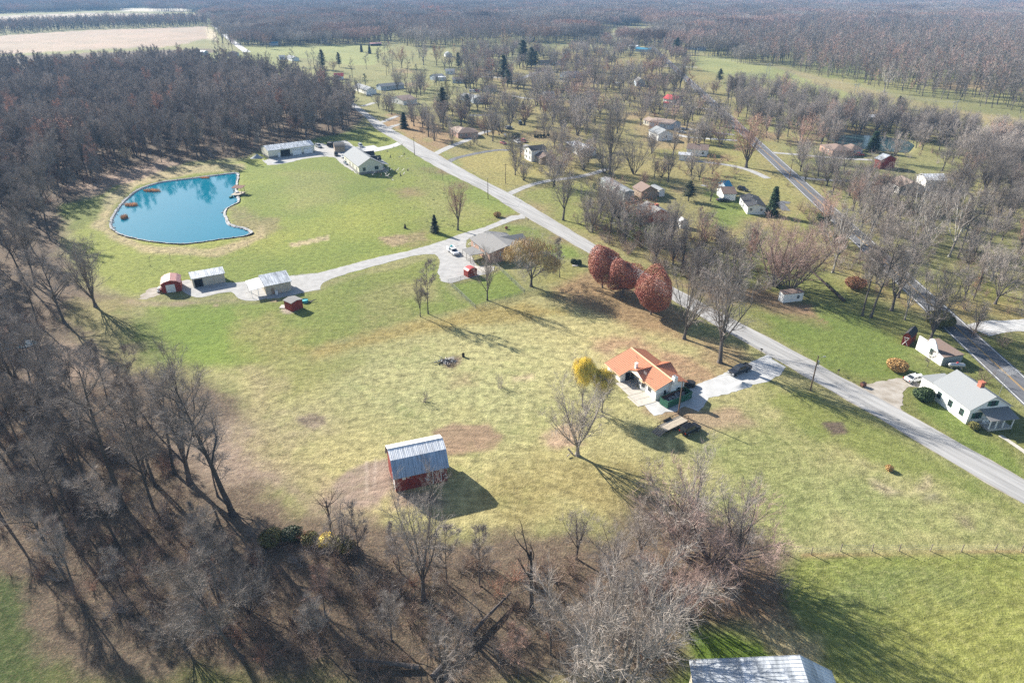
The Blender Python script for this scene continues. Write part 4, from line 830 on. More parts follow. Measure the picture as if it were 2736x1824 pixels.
def mass(name, keys, pts, label, cat, smin=.8, smax=1.2, wts=None, kind='stuff', wd=1.0):
    """a mass nobody could count: instances of tree patterns on points, one object"""
    me_ = bpy.data.meshes.new(name); me_.from_pydata([(p[0], p[1], p[2] if len(p) > 2 else 0) for p in pts], [], [])
    n_ = len(pts); rg = np.random.RandomState(len(name)+n_)
    a = me_.attributes.new('pick', 'INT', 'POINT'); a.data.foreach_set('value', rg.choice(len(keys), n_, p=(np.array(wts)/sum(wts)) if wts else None).astype(np.int32))
    a = me_.attributes.new('turn', 'FLOAT_VECTOR', 'POINT'); rv = np.zeros((n_,3)); rv[:,2] = rg.uniform(0,6.28,n_); rv[:,0] = rg.normal(0,.04,n_); rv[:,1] = rg.normal(0,.04,n_); a.data.foreach_set('vector', rv.ravel())
    a = me_.attributes.new('size', 'FLOAT_VECTOR', 'POINT'); u = rg.uniform(smin, smax, n_); a.data.foreach_set('vector', np.stack([u*wd*rg.uniform(.9,1.15,n_)]*2+[u], 1).ravel())
    o = bpy.data.objects.new(name, me_); COL.objects.link(o)
    ng = bpy.data.node_groups.new(name, 'GeometryNodeTree'); ng.interface.new_socket('Geometry', in_out='INPUT', socket_type='NodeSocketGeometry'); ng.interface.new_socket('Geometry', in_out='OUTPUT', socket_type='NodeSocketGeometry')
    gi = ng.nodes.new('NodeGroupInput'); gout = ng.nodes.new('NodeGroupOutput'); ip = ng.nodes.new('GeometryNodeInstanceOnPoints'); jn = ng.nodes.new('GeometryNodeJoinGeometry')
    for k_ in reversed(keys):
        oi = ng.nodes.new('GeometryNodeObjectInfo'); oi.inputs['Object'].default_value = joined(k_); oi.inputs['As Instance'].default_value = True; ng.links.new(oi.outputs['Geometry'], jn.inputs[0])
    def attr(nm, ty):
        x = ng.nodes.new('GeometryNodeInputNamedAttribute'); x.data_type = ty; x.inputs['Name'].default_value = nm; return x.outputs[0]
    ng.links.new(gi.outputs[0], ip.inputs['Points']); ng.links.new(jn.outputs[0], ip.inputs['Instance']); ip.inputs['Pick Instance'].default_value = True
    ng.links.new(attr('pick','INT'), ip.inputs['Instance Index'])
    e2r = ng.nodes.new('FunctionNodeEulerToRotation'); ng.links.new(attr('turn','FLOAT_VECTOR'), e2r.inputs[0]); ng.links.new(e2r.outputs[0], ip.inputs['Rotation'])
    ng.links.new(attr('size','FLOAT_VECTOR'), ip.inputs['Scale']); ng.links.new(ip.outputs[0], gout.inputs[0])
    md = o.modifiers.new('scatter', 'NODES'); md.node_group = ng
    return tag(o, label, cat, kind=kind)
HAZE = 0.00013
HOUSE_DISCS = []
# ------------------------------------------------------------------ buildings
def ribs(mb, prof, x0, x1, sp, h=.045, w_=.05):
    """standing seams on roof slopes: prof is a list of (y,z) along the slope"""
    n = max(2, int((x1-x0)/sp))
    for k in range(n+1):
        x = x0+(x1-x0)*k/n
        for (ya, za), (yb, zb) in zip(prof[:-1], prof[1:]):
            mb.hexa([(x-w_/2,ya,za), (x+w_/2,ya,za), (x+w_/2,yb,zb), (x-w_/2,yb,zb)], [(x-w_/2,ya,za+h), (x+w_/2,ya,za+h), (x+w_/2,yb,zb+h), (x-w_/2,yb,zb+h)])
def slope(mb, x0, x1, p, q, t=.12):
    (ya, za), (yb, zb) = p, q
    mb.hexa([(x0,ya,za), (x1,ya,za), (x1,yb,zb), (x0,yb,zb)], [(x0,ya,za+t), (x1,ya,za+t), (x1,yb,zb+t), (x0,yb,zb+t)])
def window(root, face, L, Wd, u, z, w_, h, frame='trim', pane='glass', split=True, name='window'):
    """face s: y=0 side, n: y=Wd side, w: x=0 end, e: x=L end"""
    F_ = {'s': lambda a, d, zz: (a, -d, zz), 'n': lambda a, d, zz: (a, Wd+d, zz), 'w': lambda a, d, zz: (-d, a, zz), 'e': lambda a, d, zz: (L+d, a, zz)}[face]
    def bx(m, a0, a1, z0, z1, d0, d1):
        c = [F_(a0,d0,z0), F_(a1,d0,z0), F_(a1,d1,z0), F_(a0,d1,z0)]; t_ = [F_(a0,d0,z1), F_(a1,d0,z1), F_(a1,d1,z1), F_(a0,d1,z1)]
        m.hexa(c, t_)
    f = MB(); b = .09
    bx(f, u-b, u+w_+b, z-b, z, -.01, .07); bx(f, u-b, u+w_+b, z+h, z+h+b, -.01, .07); bx(f, u-b, u, z, z+h, -.01, .07); bx(f, u+w_, u+w_+b, z, z+h, -.01, .07)
    if split: bx(f, u, u+w_, z+h*.5-.03, z+h*.5+.03, -.01, .06)
    fo = f.build(name, M[frame], root)
    g = MB(); bx(g, u+.002, u+w_-.002, z+.002, z+h-.002, -.01, .03); g.build('pane', M[pane], fo); return fo
def door(root, face, L, Wd, u, w_, h, m_='door_white', z=0.05, name='door', panels=0):
    F_ = {'s': lambda a, d, zz: (a, -d, zz), 'n': lambda a, d, zz: (a, Wd+d, zz), 'w': lambda a, d, zz: (-d, a, zz), 'e': lambda a, d, zz: (L+d, a, zz)}[face]
    g = MB(); g.hexa([F_(u,-.01,z), F_(u+w_,-.01,z), F_(u+w_,.05,z), F_(u,.05,z)], [F_(u,-.01,z+h), F_(u+w_,-.01,z+h), F_(u+w_,.05,z+h), F_(u,.05,z+h)])
    o = g.build(name, M[m_], root)
    for k in range(panels):
        z0 = z+h*k/panels+.02; z1 = z+h*(k+1)/panels-.02; q = MB(); q.hexa([F_(u+.05,.05,z0), F_(u+w_-.05,.05,z0), F_(u+w_-.05,.09,z0), F_(u+.05,.09,z0)], [F_(u+.05,.05,z1), F_(u+w_-.05,.05,z1), F_(u+w_-.05,.09,z1), F_(u+.05,.09,z1)]); q.build('panel', M[m_], o)
    return o
def house(name, A, B, C=None, ze=2.7, depth=8, rise=1.8, ridge='along', wall='white', roof='roof_grey', over=.4, label='', cat='house', group=None, conv=None, rr=.5, hip=False, wins=(), seams=0, chim=None, gambrel=False, flat=False, wallname='wall'):
    a, b = (conv(*A), conv(*B)) if conv else (A, B)
    PA, PB = P(*a, ze), P(*b, ze); d = PB-PA; d.z = 0; L0 = d.length; ux = d.normalized(); uy = Vector((-ux.y, ux.x, 0))
    if C is not None:
        c = conv(*C) if conv else C; depth = max(abs((P(*c, ze)-PA).dot(uy)), 2.5)
    if ridge == 'along': org = PA + ux*over + uy*over; ang = math.atan2(ux.y, ux.x); L = L0-2*over; Wd = depth-2*over
    else: org = PB - ux*over + uy*over; ang = math.atan2(uy.y, uy.x); L = depth-2*over; Wd = L0-2*over
    root = empty(name, (org.x, org.y, 0), ang, label, cat, group)
    ctr = PA + ux*L0/2 + uy*depth/2
    HOUSE_DISCS.append(((ctr.x*.985, ctr.y-depth*.5-7), L0*.5+2))
    HOUSE_DISCS.append(((ctr.x, ctr.y), math.hypot(L0, depth)*.5+1.5))
    if depth > L0*1.6 or L0 > depth*1.6:
        for t_ in (.15, .85):
            q = PA + ux*L0*(t_ if L0 > depth else .5) + uy*depth*(t_ if depth >= L0 else .5); HOUSE_DISCS.append(((q.x, q.y), min(L0, depth)*.7+1))
    s1 = rise/(rr*Wd); h = ze + over*s1; yr = rr*Wd; s2 = rise/((1-rr)*Wd)
    if flat: prof = [(-over, ze), (Wd+over, ze+rise)]; wp = [(0,-.3), (Wd,-.3), (Wd,ze+rise), (0,ze)]
    elif gambrel:
        prof = [(-over, ze), (Wd*.17, h+rise*.62), (Wd/2, h+rise), (Wd*.83, h+rise*.62), (Wd+over, ze)]; wp = [(0,-.3), (Wd,-.3), (Wd,h+.02), (Wd*.83,h+rise*.62), (Wd/2,h+rise), (Wd*.17,h+rise*.62), (0,h+.02)]
    else: prof = [(-over, ze), (yr, h+rise), (Wd+over, ze if rr == .5 else h-over*s2)]; wp = [(0,-.3), (Wd,-.3), (Wd,h), (yr,h+rise), (0,h)]
    wp = [(y, min(z, z)-.0 if z < 0 else z-.015) for y, z in wp]
    if hip:
        m_ = MB(); m_.box(0, 0, -.3, L, Wd, h); m_.build(wallname, M[wall], root)
        m_ = MB(); o = over; ins = min(L, Wd)*.5; zr = h+rise; v = [(-o,-o,ze), (L+o,-o,ze), (L+o,Wd+o,ze), (-o,Wd+o,ze)]
        e1, e2 = ((ins, Wd/2, zr), (L-ins, Wd/2, zr)) if L >= Wd else ((L/2, ins, zr), (L/2, Wd-ins, zr))
        if L >= Wd: m_.quad(v[0], v[1], e2, e1); m_.quad(v[2], v[3], e1, e2); m_.poly([v[1], v[2], e2]); m_.poly([v[3], v[0], e1])
        else: m_.poly([v[0], v[1], e1]); m_.quad(v[1], v[2], e2, e1); m_.poly([v[2], v[3], e2]); m_.quad(v[3], v[0], e1, e2)
        m_.quad(v[3], v[2], v[1], v[0]); ro = m_.build('roof', M[roof], root)
    else:
        m_ = MB(); m_.extr(wp, 0, L); m_.build(wallname, M[wall], root)
        m_ = MB(); [slope(m_, -over, L+over, p, q) for p, q in zip(prof[:-1], prof[1:])]; ro = m_.build('roof', M[roof], root)
        if seams:
            m_ = MB(); ribs(m_, [(y, z+.12) for y, z in prof], -over, L+over, seams, .05, .07); m_.build('roof_seam', M[roof], ro, kind='stuff')
    if chim:
        cx, cy, cw, ch, cm = chim; m_ = MB(); zt = h+rise*(1-abs(cy-.5)*1.6)
        m_.box(L*cx-cw/2, Wd*cy-cw/2, h, L*cx+cw/2, Wd*cy+cw/2, zt+ch); m_.box(L*cx-cw/2-.06, Wd*cy-cw/2-.06, zt+ch, L*cx+cw/2+.06, Wd*cy+cw/2+.06, zt+ch+.1); m_.build('chimney', M[cm], ro)
    for w_ in wins: window(root, w_[0], L, Wd, w_[1]*(L if w_[0] in 'sn' else Wd), w_[2], w_[3], w_[4], *w_[5:])
    return root, L, Wd, h, ro

# --- the orange-roofed white house, built in its own frame: x along the ridge towards us, y to the back
mo = P(1622.7, 991.6); mx = P(1751.5, 1068)-mo
hm_ang = math.radians(-65.5); MH = empty('orange_roofed_house', (mo.x, mo.y, 0), hm_ang, 'white house with a terracotta metal roof and two white chimneys', 'house')
def mh(x, y, z=0):
    c, s = math.cos(hm_ang), math.sin(hm_ang); return Vector((mo.x+x*c-y*s, mo.y+x*s+y*c, z))
for q in ((3,4),(8,6),(12,6)): v_ = mh(*q); HOUSE_DISCS.append(((v_.x, v_.y), 7))
ZR = 4.35; YR = 6.2; SL = .36
zf = lambda y: ZR - abs(y-YR)*SL
m_ = MB(); m_.prism([(0,0),(5.25,0),(5.25,3.9),(11.0,3.9),(11.0,2.7),(14.7,2.7),(14.7,9.8),(0,9.8)], -.3, 1.75); m_.build('wall', M['white'], MH)
m_ = MB(); m_.extr([(0,1.75),(9.8,1.75),(9.8,zf(9.8)-.02),(YR,ZR-.02),(0,zf(0)-.02)], 0, 5.25); m_.extr([(3.9,1.75),(9.8,1.75),(9.8,zf(9.8)-.02),(YR,ZR-.02),(3.9,zf(3.9)-.02)], 5.25, 11.0); m_.extr([(2.7,1.75),(9.8,1.75),(9.8,zf(9.8)-.02),(YR,ZR-.02),(2.7,zf(2.7)-.02)], 11.0, 14.7); m_.build('gable_wall', M['white'], MH)
m_ = MB(); slope(m_, -.5, 5.7, (-.6, zf(-.6)), (YR, ZR), .09); slope(m_, 5.7, 15.25, (2.05, zf(2.05)), (YR, ZR), .09); slope(m_, -.5, 15.25, (YR, ZR), (10.4, zf(10.4)), .09); mroof = m_.build('roof', M['roof_terra'], MH)
m_ = MB(); ribs(m_, [(-.6, zf(-.6)+.09), (YR, ZR+.09)], -.5, 5.7, .50, .05, .07); ribs(m_, [(2.05, zf(2.05)+.09), (YR, ZR+.09)], 6.2, 15.25, .50, .05, .07); ribs(m_, [(YR, ZR+.09), (10.4, zf(10.4)+.09)], -.5, 15.25, .50, .05, .07); m_.build('roof_seam', M['roof_seam'], mroof, kind='stuff')
m_ = MB(); m_.box(-.5, YR-.16, ZR+.08, 15.25, YR+.16, ZR+.19); m_.box(-.52, -.66, zf(-.6)-.05, 5.7, -.6, zf(-.6)+.09); m_.box(5.7, 1.99, zf(2.05)-.05, 15.25, 2.05, zf(2.05)+.09); m_.build('ridge_cap', M['roof_ridge'], mroof)
# cross gables at the entry and at the back
XC, HWG, ZC = 8.45, 2.75, 4.12; SG = (ZC-zf(2.05))/HWG
def cross(y0, y1, nm):
    m = MB(); m.hexa([(XC-HWG,y0,ZC-SG*HWG), (XC,y0,ZC), (XC,y1,ZC), (XC-HWG,y1,ZC-SG*HWG)], [(XC-HWG,y0,ZC-SG*HWG+.1), (XC,y0,ZC+.1), (XC,y1,ZC+.1), (XC-HWG,y1,ZC-SG*HWG+.1)])
    m.hexa([(XC,y0,ZC), (XC+HWG,y0,ZC-SG*HWG), (XC+HWG,y1,ZC-SG*HWG), (XC,y1,ZC)], [(XC,y0,ZC+.1), (XC+HWG,y0,ZC-SG*HWG+.1), (XC+HWG,y1,ZC-SG*HWG+.1), (XC,y1,ZC+.1)]); o = m.build(nm, M['roof_terra'], mroof)
    m = MB(); n_ = int(abs(y1-y0)/.5)
    for k in range(n_+1):
        y = min(y0, y1)+.03+(abs(y1-y0)-.06)*k/n_
        for s in (-1, 1): m.hexa([(XC+s*HWG,y-.05,ZC-SG*HWG+.1), (XC+s*HWG,y+.05,ZC-SG*HWG+.1), (XC,y+.05,ZC+.1), (XC,y-.05,ZC+.1)], [(XC+s*HWG,y-.05,ZC-SG*HWG+.17), (XC+s*HWG,y+.05,ZC-SG*HWG+.17), (XC,y+.05,ZC+.17), (XC,y-.05,ZC+.17)])
    m.box(XC-.13, min(y0,y1), ZC+.09, XC+.13, max(y0,y1), ZC+.2); m.build('roof_seam', M['roof_seam'], mroof, kind='stuff')
cross(1.85, 5.9, 'entry_gable'); cross(6.6, 10.6, 'rear_gable')
m_ = MB(); m_.poly([(XC-HWG,1.98,ZC-SG*HWG), (XC+HWG,1.98,ZC-SG*HWG), (XC,1.98,ZC)]); m_.poly([(XC,2.0,ZC), (XC+HWG,2.0,ZC-SG*HWG), (XC-HWG,2.0,ZC-SG*HWG)]); m_.build('gable_face', M['white'], MH)
# bay window
m_ = MB(); bay = [(8.1,3.9),(8.5,2.75),(9.8,2.35),(10.9,2.68),(10.9,3.9)]; m_.prism(bay, -.2, .95); m_.prism(bay, 1.95, 2.12); [m_.box(x-.06, y-.06, .95, x+.06, y+.06, 1.95) for x, y in bay[1:4]]; m_.prism([(8.25,3.9),(8.62,2.9),(9.8,2.55),(10.8,2.85),(10.8,3.9)], .94, 1.96)
bayo = m_.build('bay', M['white'], MH)
m_ = MB(); [m_.quad((a[0],a[1],.97), (b_[0],b_[1],.97), (b_[0],b_[1],1.93), (a[0],a[1],1.93)) for a, b_ in zip(bay[0:3], bay[1:4])]; m_.build('window', M['glass'], bayo)
m_ = MB(); bo = [(7.95,3.9),(8.38,2.55),(9.8,2.12),(11.0,2.5),(11.0,3.9)]; top_ = (9.4,3.85,2.75)
for a, b_ in zip(bo[:-1], bo[1:]): m_.poly([(a[0],a[1],2.13), (b_[0],b_[1],2.13), top_])
m_.build('bay_roof', M['roof_ridge'], bayo)
door(MH, 's', 0, 0, 0, 0, 0) if False else None
m_ = MB(); m_.box(5.25, 1.3, .02, 5.31, 2.5, 2.05); dr = m_.build('door', M['darkgap'], MH); m_ = MB(); m_.box(5.31, 2.6, .05, 5.36, 3.5, 1.9); m_.build('side_light', M['glass'], dr)
for (x0, x1, z0, z1, y) in ((2.4,3.5,.9,1.6,0),(11.9,12.9,1.1,1.95,2.7)):
    f = MB(); f.box(x0-.08, y-.06, z0-.08, x1+.08, y+.02, z1+.08); fo = f.build('window', M['trim'], MH); g = MB(); g.box(x0, y-.09, z0, x1, y-.04, z1); g.build('pane', M['glass'], fo)
for (y0, z0, y1, z1) in ((4.6,.9,5.2,2.1),(8.2,1.3,8.7,1.9)):
    f = MB(); f.box(14.68, y0-.08, z0-.08, 14.76, y1+.08, z1+.08); fo = f.build('window', M['trim'], MH); g = MB(); g.box(14.74, y0, z0, 14.79, y1, z1); g.build('pane', M['glass'], fo)
m_ = MB(); m_.box(14.7, 6.0, -.2, 15.35, 7.3, 3.6); m_.box(14.85, 6.2, 3.6, 15.75, 7.1, 5.25); m_.box(14.7, 6.1, 3.6, 15.3, 7.2, 4.3); ch = m_.build('chimney', M['white'], MH); m_ = MB(); m_.box(15.0, 6.35, 5.25, 15.35, 6.6, 5.5); m_.box(15.0, 6.75, 5.25, 15.5, 6.95, 5.4); m_.build('flue', M['metal'], ch)
m_ = MB(); m_.box(6.05, 2.9, 2.6, 6.6, 3.45, 4.6); m_.box(6.0, 2.85, 4.6, 6.65, 3.5, 4.68); m_.build('chimney', M['white'], MH)
for x, y in ((3.2,5.2),(13.2,7.2)): m_ = MB(); m_.tube([(x,y,zf(y)), (x,y,zf(y)+.5)], .06, 6); m_.build('vent_pipe', M['metal'], mroof)
m_ = MB()
m_.tube([(10.1,2.9,3.0), (10.1,2.9,4.6)], .03, 4); [m_.tube([(10.1-.5,2.9,z), (10.1+.5,2.9,z)], .015, 3) for z in (4.0,4.2,4.4,4.55)]; m_.build('aerial', M['metal'], mroof)
m_ = MB(); m_.box(-.05, 9.8, .0, 3.2, 10.05, 2.0) if False else None
# concrete walk: slabs
wk = empty('concrete_walk', (mo.x, mo.y, 0), hm_ang, 'cream concrete walk along the front of the orange-roofed house', 'walk')
for x0, x1, y0, y1 in ((5.2,8.0,-.15,3.85),(8.05,10.8,-.35,2.3),(5.2,8.0,-1.15,-.2),(8.05,10.8,-1.25,-.4),(10.85,12.9,-1.35,2.6),(12.95,15.2,-1.4,2.6),(10.9,15.2,-1.9,-1.45)):
    s = MB(); s.box(x0+.02, y0+.02, -.1, x1-.02, y1-.02, .07+R.uniform(0,.015)); s.build('slab', M['concrete'], wk)
wk['kind'] = 'structure'
# dark pool-like cover at the far corner
cv = empty('covered_hot_tub', tuple(P(1844,1030)), .3, 'round dark covered tub at the back corner of the orange-roofed house', 'tub'); m_ = MB(); m_.tube([(0,0,0),(0,0,.9),(0,0,1.02)], [1.1,1.1,.9], 18); m_.build('cover', M['blackmetal'], cv)

# --- the barn: gambrel, sheets on the roof, boards on the walls
bA, bB = P(1051.2, 1282, 3.2), P(1200.6, 1249, 3.2); bd = (bB-bA); bd.z = 0; bL = bd.length; bx_ = bd.normalized(); by_ = Vector((-bx_.y, bx_.x, 0)); BWD = 7.4; bo_ = .35
borg = bA + bx_*bo_ + by_*.6; BN = empty('red_barn', (borg.x, borg.y, 0), math.atan2(bx_.y, bx_.x), 'small red gambrel barn with a streaked white metal roof, lower slopes coloured as shaded', 'barn'); bc = borg+bx_*bL/2+by_*3.6; HOUSE_DISCS.append(((bc.x, bc.y), 8))
BLn = bL-2*bo_; bprof = [(-.6,3.2),(1.0,6.05),(3.3,6.85),(5.6,6.05),(7.2,3.2)]
m_ = MB(); m_.extr([(0,0),(6.6,0),(6.6,4.2),(5.55,6.0),(3.3,6.8),(1.05,6.0),(0,4.2)], 0, BLn); m_.build('wall', M['redwood_worn'], BN)
bd_ = MB(); nb_ = int(BLn/.24)
for k in range(nb_):
    x0 = BLn*k/nb_; bd_.box(x0+.012, -.03-R.uniform(0,.015), 0, x0+BLn/nb_-.012, 0, 4.15)
bd_.build('wall_board', M['redwood_worn'], BN, kind='stuff')
bd_ = MB()
for k in range(30):
    y0 = 6.6*k/30; zt = np.interp(y0+.11, [0,1.05,3.3,5.55,6.6], [4.2,6.0,6.8,6.0,4.2])
    for x in (0, BLn): bd_.box(x-(.03 if x == 0 else 0), y0+.012, 0, x+(.03 if x else 0), y0+.208, zt-.05)
bd_.build('gable_board', M['redwood_worn'], BN, kind='stuff')
nS = 11
for si, (p, q) in enumerate(zip(bprof[:-1], bprof[1:])):
    for k in range(nS):
        x0 = -bo_+(BLn+2*bo_)*k/nS; x1 = -bo_+(BLn+2*bo_)*(k+1)/nS; dz = (k % 2)*.012
        m_ = MB(); m_.hexa([(x0+.006,p[0],p[1]+dz), (x1-.006,p[0],p[1]+dz), (x1-.006,q[0],q[1]+dz), (x0+.006,q[0],q[1]+dz)], [(x0+.006,p[0],p[1]+.05+dz), (x1-.006,p[0],p[1]+.05+dz), (x1-.006,q[0],q[1]+.05+dz), (x0+.006,q[0],q[1]+.05+dz)])
        for c in (.33,.66):
            xx = x0+(x1-x0)*c; m_.hexa([(xx-.03,p[0],p[1]+.05+dz), (xx+.03,p[0],p[1]+.05+dz), (xx+.03,q[0],q[1]+.05+dz), (xx-.03,q[0],q[1]+.05+dz)], [(xx-.02,p[0],p[1]+.085+dz), (xx+.02,p[0],p[1]+.085+dz), (xx+.02,q[0],q[1]+.085+dz), (xx-.02,q[0],q[1]+.085+dz)])
        m_.build('roof_panel', M['barn_shade_blue' if si in (0,3) else 'barn_white'], BN)  # lower slopes take the copy coloured as shaded
m_ = MB(); m_.box(-bo_, 3.22, 6.9, BLn+bo_, 3.38, 6.97); m_.build('ridge_cap', M['metal'], BN)
# doors, bare patches, window
dm = MB(); dm.box(BLn*.72, -.09, .15, BLn*.88, -.04, 3.1); dO = dm.build('door', M['redwood_worn'], BN)
dm = MB(); u0, u1 = BLn*.72, BLn*.88
for x in (u0, u1): dm.box(x-.08, -.13, .15, x+.08, -.085, 3.2)
dm.box(u0, -.13, 3.05, u1, -.085, 3.2)
for a, b_ in (((u0,.2),(u1,3.05)), ((u0,3.05),(u1,.2))):
    dm.hexa([(a[0],-.125,a[1]-.07), (b_[0],-.125,b_[1]-.07), (b_[0],-.09,b_[1]-.07), (a[0],-.09,a[1]-.07)], [(a[0],-.125,a[1]+.07), (b_[0],-.125,b_[1]+.07), (b_[0],-.09,b_[1]+.07), (a[0],-.09,a[1]+.07)])
dm.build('door_brace', M['oldpaint'], dO)
wm_ = MB(); wm_.box(BLn*.135, -.07, 2.35, BLn*.135+.62, -.03, 2.95); wm_.build('window', M['oldpaint'], BN)
pm = MB(); rg = random.Random(3)
def patch(cx, cz, n_, s_):
    for _ in range(n_):
        x = cx+rg.gauss(0,s_); z = cz+rg.gauss(0,s_*.8); q = rg.uniform(.06,.2); pm.poly([(x+q*math.cos(a)*rg.uniform(.6,1.3), -.052, z+q*math.sin(a)*rg.uniform(.6,1.3)) for a in (0,1,2,3.1,4.1,5.2)])
patch(BLn*.94, 2.6, 18, .35); patch(BLn*.94, 1.2, 10, .35); patch(BLn*.27, 2.7, 9, .25); patch(BLn*.62, 1.9, 12, .28); patch(BLn*.62, 1.3, 9, .3)
pm.build('paint_patch', M['oldpaint'], BN, kind='stuff')
dl = MB(); dl.box(-.05, .4, .05, -.04+.0, 2.2, 2.6); dl.box(-.1, .3, 2.55, -.045, 2.3, 2.7); dl.build('side_trim', M['oldpaint'], BN)

# --- the other buildings, near to far
kb = K(1150,600,.12755); kd = K(400,710,.19133); ky = K(680,340,.17857); kr = K(2380,900,.17853)
rt, L, Wd, h, ro = house('brick_ranch_house', (815,292), (1222,618), (1760,300), ze=3.3, rise=1.5, wall='brick', roof='roof_grey', label='brick house with a grey-brown shingle roof beside the gravel parking area', conv=kb, wins=[('s',.15,1.9,1.1,1.0),('s',.45,1.9,1.1,1.0),('s',.75,1.9,.9,.9),('e',.3,1.9,.8,1.0)])
for a, b_ in ((.25,.3),(.55,.32)): m_ = MB(); m_.tube([(L*a,Wd*b_,h+.2), (L*a,Wd*b_,h+1.2)], .09, 6); m_.build('vent_pipe', M['trim'], ro)
m_ = MB(); y0 = Wd*.5; m_.hexa([(L*.25,y0,h+1.3),(L*.6,y0,h+1.3),(L*.6,Wd+3.5,h+1.3),(L*.25,Wd+3.5,h+1.3)], [(L*.42,y0,h+1.32),(L*.43,y0,h+1.32),(L*.43,Wd+3.5,h+1.32),(L*.42,Wd+3.5,h+1.32)]) if False else None
m_ = MB(); g0, g1, gm_ = L*.15, L*.62, L*.385; zt = h+1.25
m_.quad((g0,Wd*.6,h-.1), (gm_,Wd*.6,zt), (gm_,Wd+3.6,zt), (g0,Wd+3.6,h-.1)); m_.quad((gm_,Wd*.6,zt), (g1,Wd*.6,h-.1), (g1,Wd+3.6,h-.1), (gm_,Wd+3.6,zt)); m_.poly([(g0,Wd+3.4,h-.1), (g1,Wd+3.4,h-.1), (gm_,Wd+3.4,zt)]); m_.build('wing_roof', M['roof_grey'], ro)
m_ = MB(); m_.box(g0+.4, Wd-.1, -.2, g1-.4, Wd+3.2, h-.12); m_.build('wing_wall', M['brick'], rt)
pr = MB(); a_ = [P(*kb(*q), 2.5) for q in ((660,520),(820,652),(1142,600),(885,460))]
pat = empty('patio_roof', tuple(Vector((a_[0].x,a_[0].y,0))), 0, 'low grey patio cover with posts attached in front of the brick house', 'patio cover'); o_ = a_[0]
pr.hexa([(q.x-o_.x, q.y-o_.y, 2.45) for q in a_], [(q.x-o_.x, q.y-o_.y, 2.6) for q in a_]); pr.build('roof', M['roof_grey'], pat)
for q in a_[:3]:
    for t_ in (0, .5):
        v_ = q.lerp(a_[(a_.index(q)+1) % 4], t_)-o_; m_ = MB(); m_.box(v_.x-.07+.2, v_.y-.07+.1, 0, v_.x+.07+.2, v_.y+.07+.1, 2.46); m_.build('post', M['beige'], pat)
sheet('concrete_patio', [(q.x, q.y) for q in (P(*kb(830,850)), P(*kb(1010,870)), P(*kb(1290,860)), P(*kb(1340,960)), P(*kb(1100,1020)), P(*kb(930,930)))], .05, M['concrete'], 'concrete patio behind the brick house')
m_ = MB(); v0 = P(*kb(790,468)); tg = empty('white_ramp_rails', tuple(v0), 0, 'white stair rails at the brick house side door', 'railing')
for s in (0, 1.1): e_ = P(*kb(895,385), 1.6)-v0; m_.tube([(s*.5,-s*.5,.8), (e_.x+s*.5,e_.y-s*.5,2.4)], .07, 4)
m_.build('rail', M['trim'], tg)
# sheds along the gravel drive
rt, L, Wd, h, ro = house('red_shed', (143,277), (432,238), (133,172), ze=2.55, rise=.95, ridge='across', wall='redwood', roof='roof_pink', gambrel=True, over=.2, label='red shed with a pink metal gambrel roof and white overhead door', cat='shed', conv=kd, seams=.5)
door(rt, 'w', L, Wd, Wd*.30, Wd*.48, 2.3, 'door_white', name='overhead_door', panels=4)
rt, L, Wd, h, ro = house('long_beige_shed', (575,193), (1052,108), (1030,22), ze=2.7, rise=.75, rr=.72, wall='beige', roof='roof_metal', over=.25, label='long beige three-bay shed with a grey metal roof beside the red shed', cat='shed', conv=kd, seams=.45)
m_ = MB(); m_.box(L*.05, -.04, .02, L*.31, .02, 2.35); m_.build('bay_shade_panel', M['darkgap'], rt)  # dark slab on the closed wall, painted as the bay's inner shade
for u in (.345, .66): door(rt, 's', L, Wd, L*u, L*.29, 2.35, 'beige', name='bay_door')
rt, L, Wd, h, ro = house('beige_workshop', (1600,296), (1984,220), (1945,98), ze=2.8, rise=1.3, rr=.86, wall='beige', roof='roof_metal', over=.3, label='beige workshop with a weathered streaked metal roof and white carport', cat='workshop', conv=kd, seams=.6)
door(rt, 's', L, Wd, L*.2, .8, 1.9, 'tanwall'); m_ = MB(); m_.tube([(L*.38,-.5,0), (L*.38,-.5,1.1)], .38, 12); m_.build('water_tank', M['trim'], rt)
m_ = MB(); m_.hexa([(-4.0,.2,2.35),(-.25,.2,2.55),(-.25,Wd*.95,3.4),(-4.0,Wd*.95,3.0)], [(-4.0,.2,2.45),(-.25,.2,2.65),(-.25,Wd*.95,3.5),(-4.0,Wd*.95,3.1)]); cp_ = m_.build('carport_roof', M['roof_white'], rt)
for x, y in ((-3.8,.4),(-2,.4),(-3.8,Wd*.9)): m_ = MB(); m_.box(x-.06, y-.06, 0, x+.06, y+.06, 2.4+y*.09); m_.build('post', M['trim'], rt)
rt, L, Wd, h, ro = house('small_red_shed', (1972,535), (2142,470), (1918,460), ze=2.4, rise=.35, ridge='across', wall='redwood', roof='roof_grey', over=.2, label='small red shed with a grey shingle roof and a white step', cat='shed', conv=kd)
v_ = P(*kd(1870,590)); m_ = MB(); m_.box(-1.1,-.3,0,1.4,1.8,.18); o = m_.build('pale_step', M['concrete']); o.location = v_; tag(o, 'pale concrete pad left of the small red shed', 'pad')
v_ = P(*kd(2165,505)); tb = empty('stock_tank', tuple(v_), 0, 'round teal tank full of odds and ends beside the small red shed', 'tank'); m_ = MB(); m_.tube([(0,0,0),(0,0,.7)], 1.0, 14, False); m_.tube([(0,0,.5),(0,0,.52)], .95, 14); m_.build('tank', M['teal'], tb)
m_ = MB(); [m_.tube([(1+.3*k,-.2*k,.1), (2.6+.2*k,.3+.2*k,.5)], .09, 5) for k in range(3)]; m_.build('pipe', M['wood'], tb)
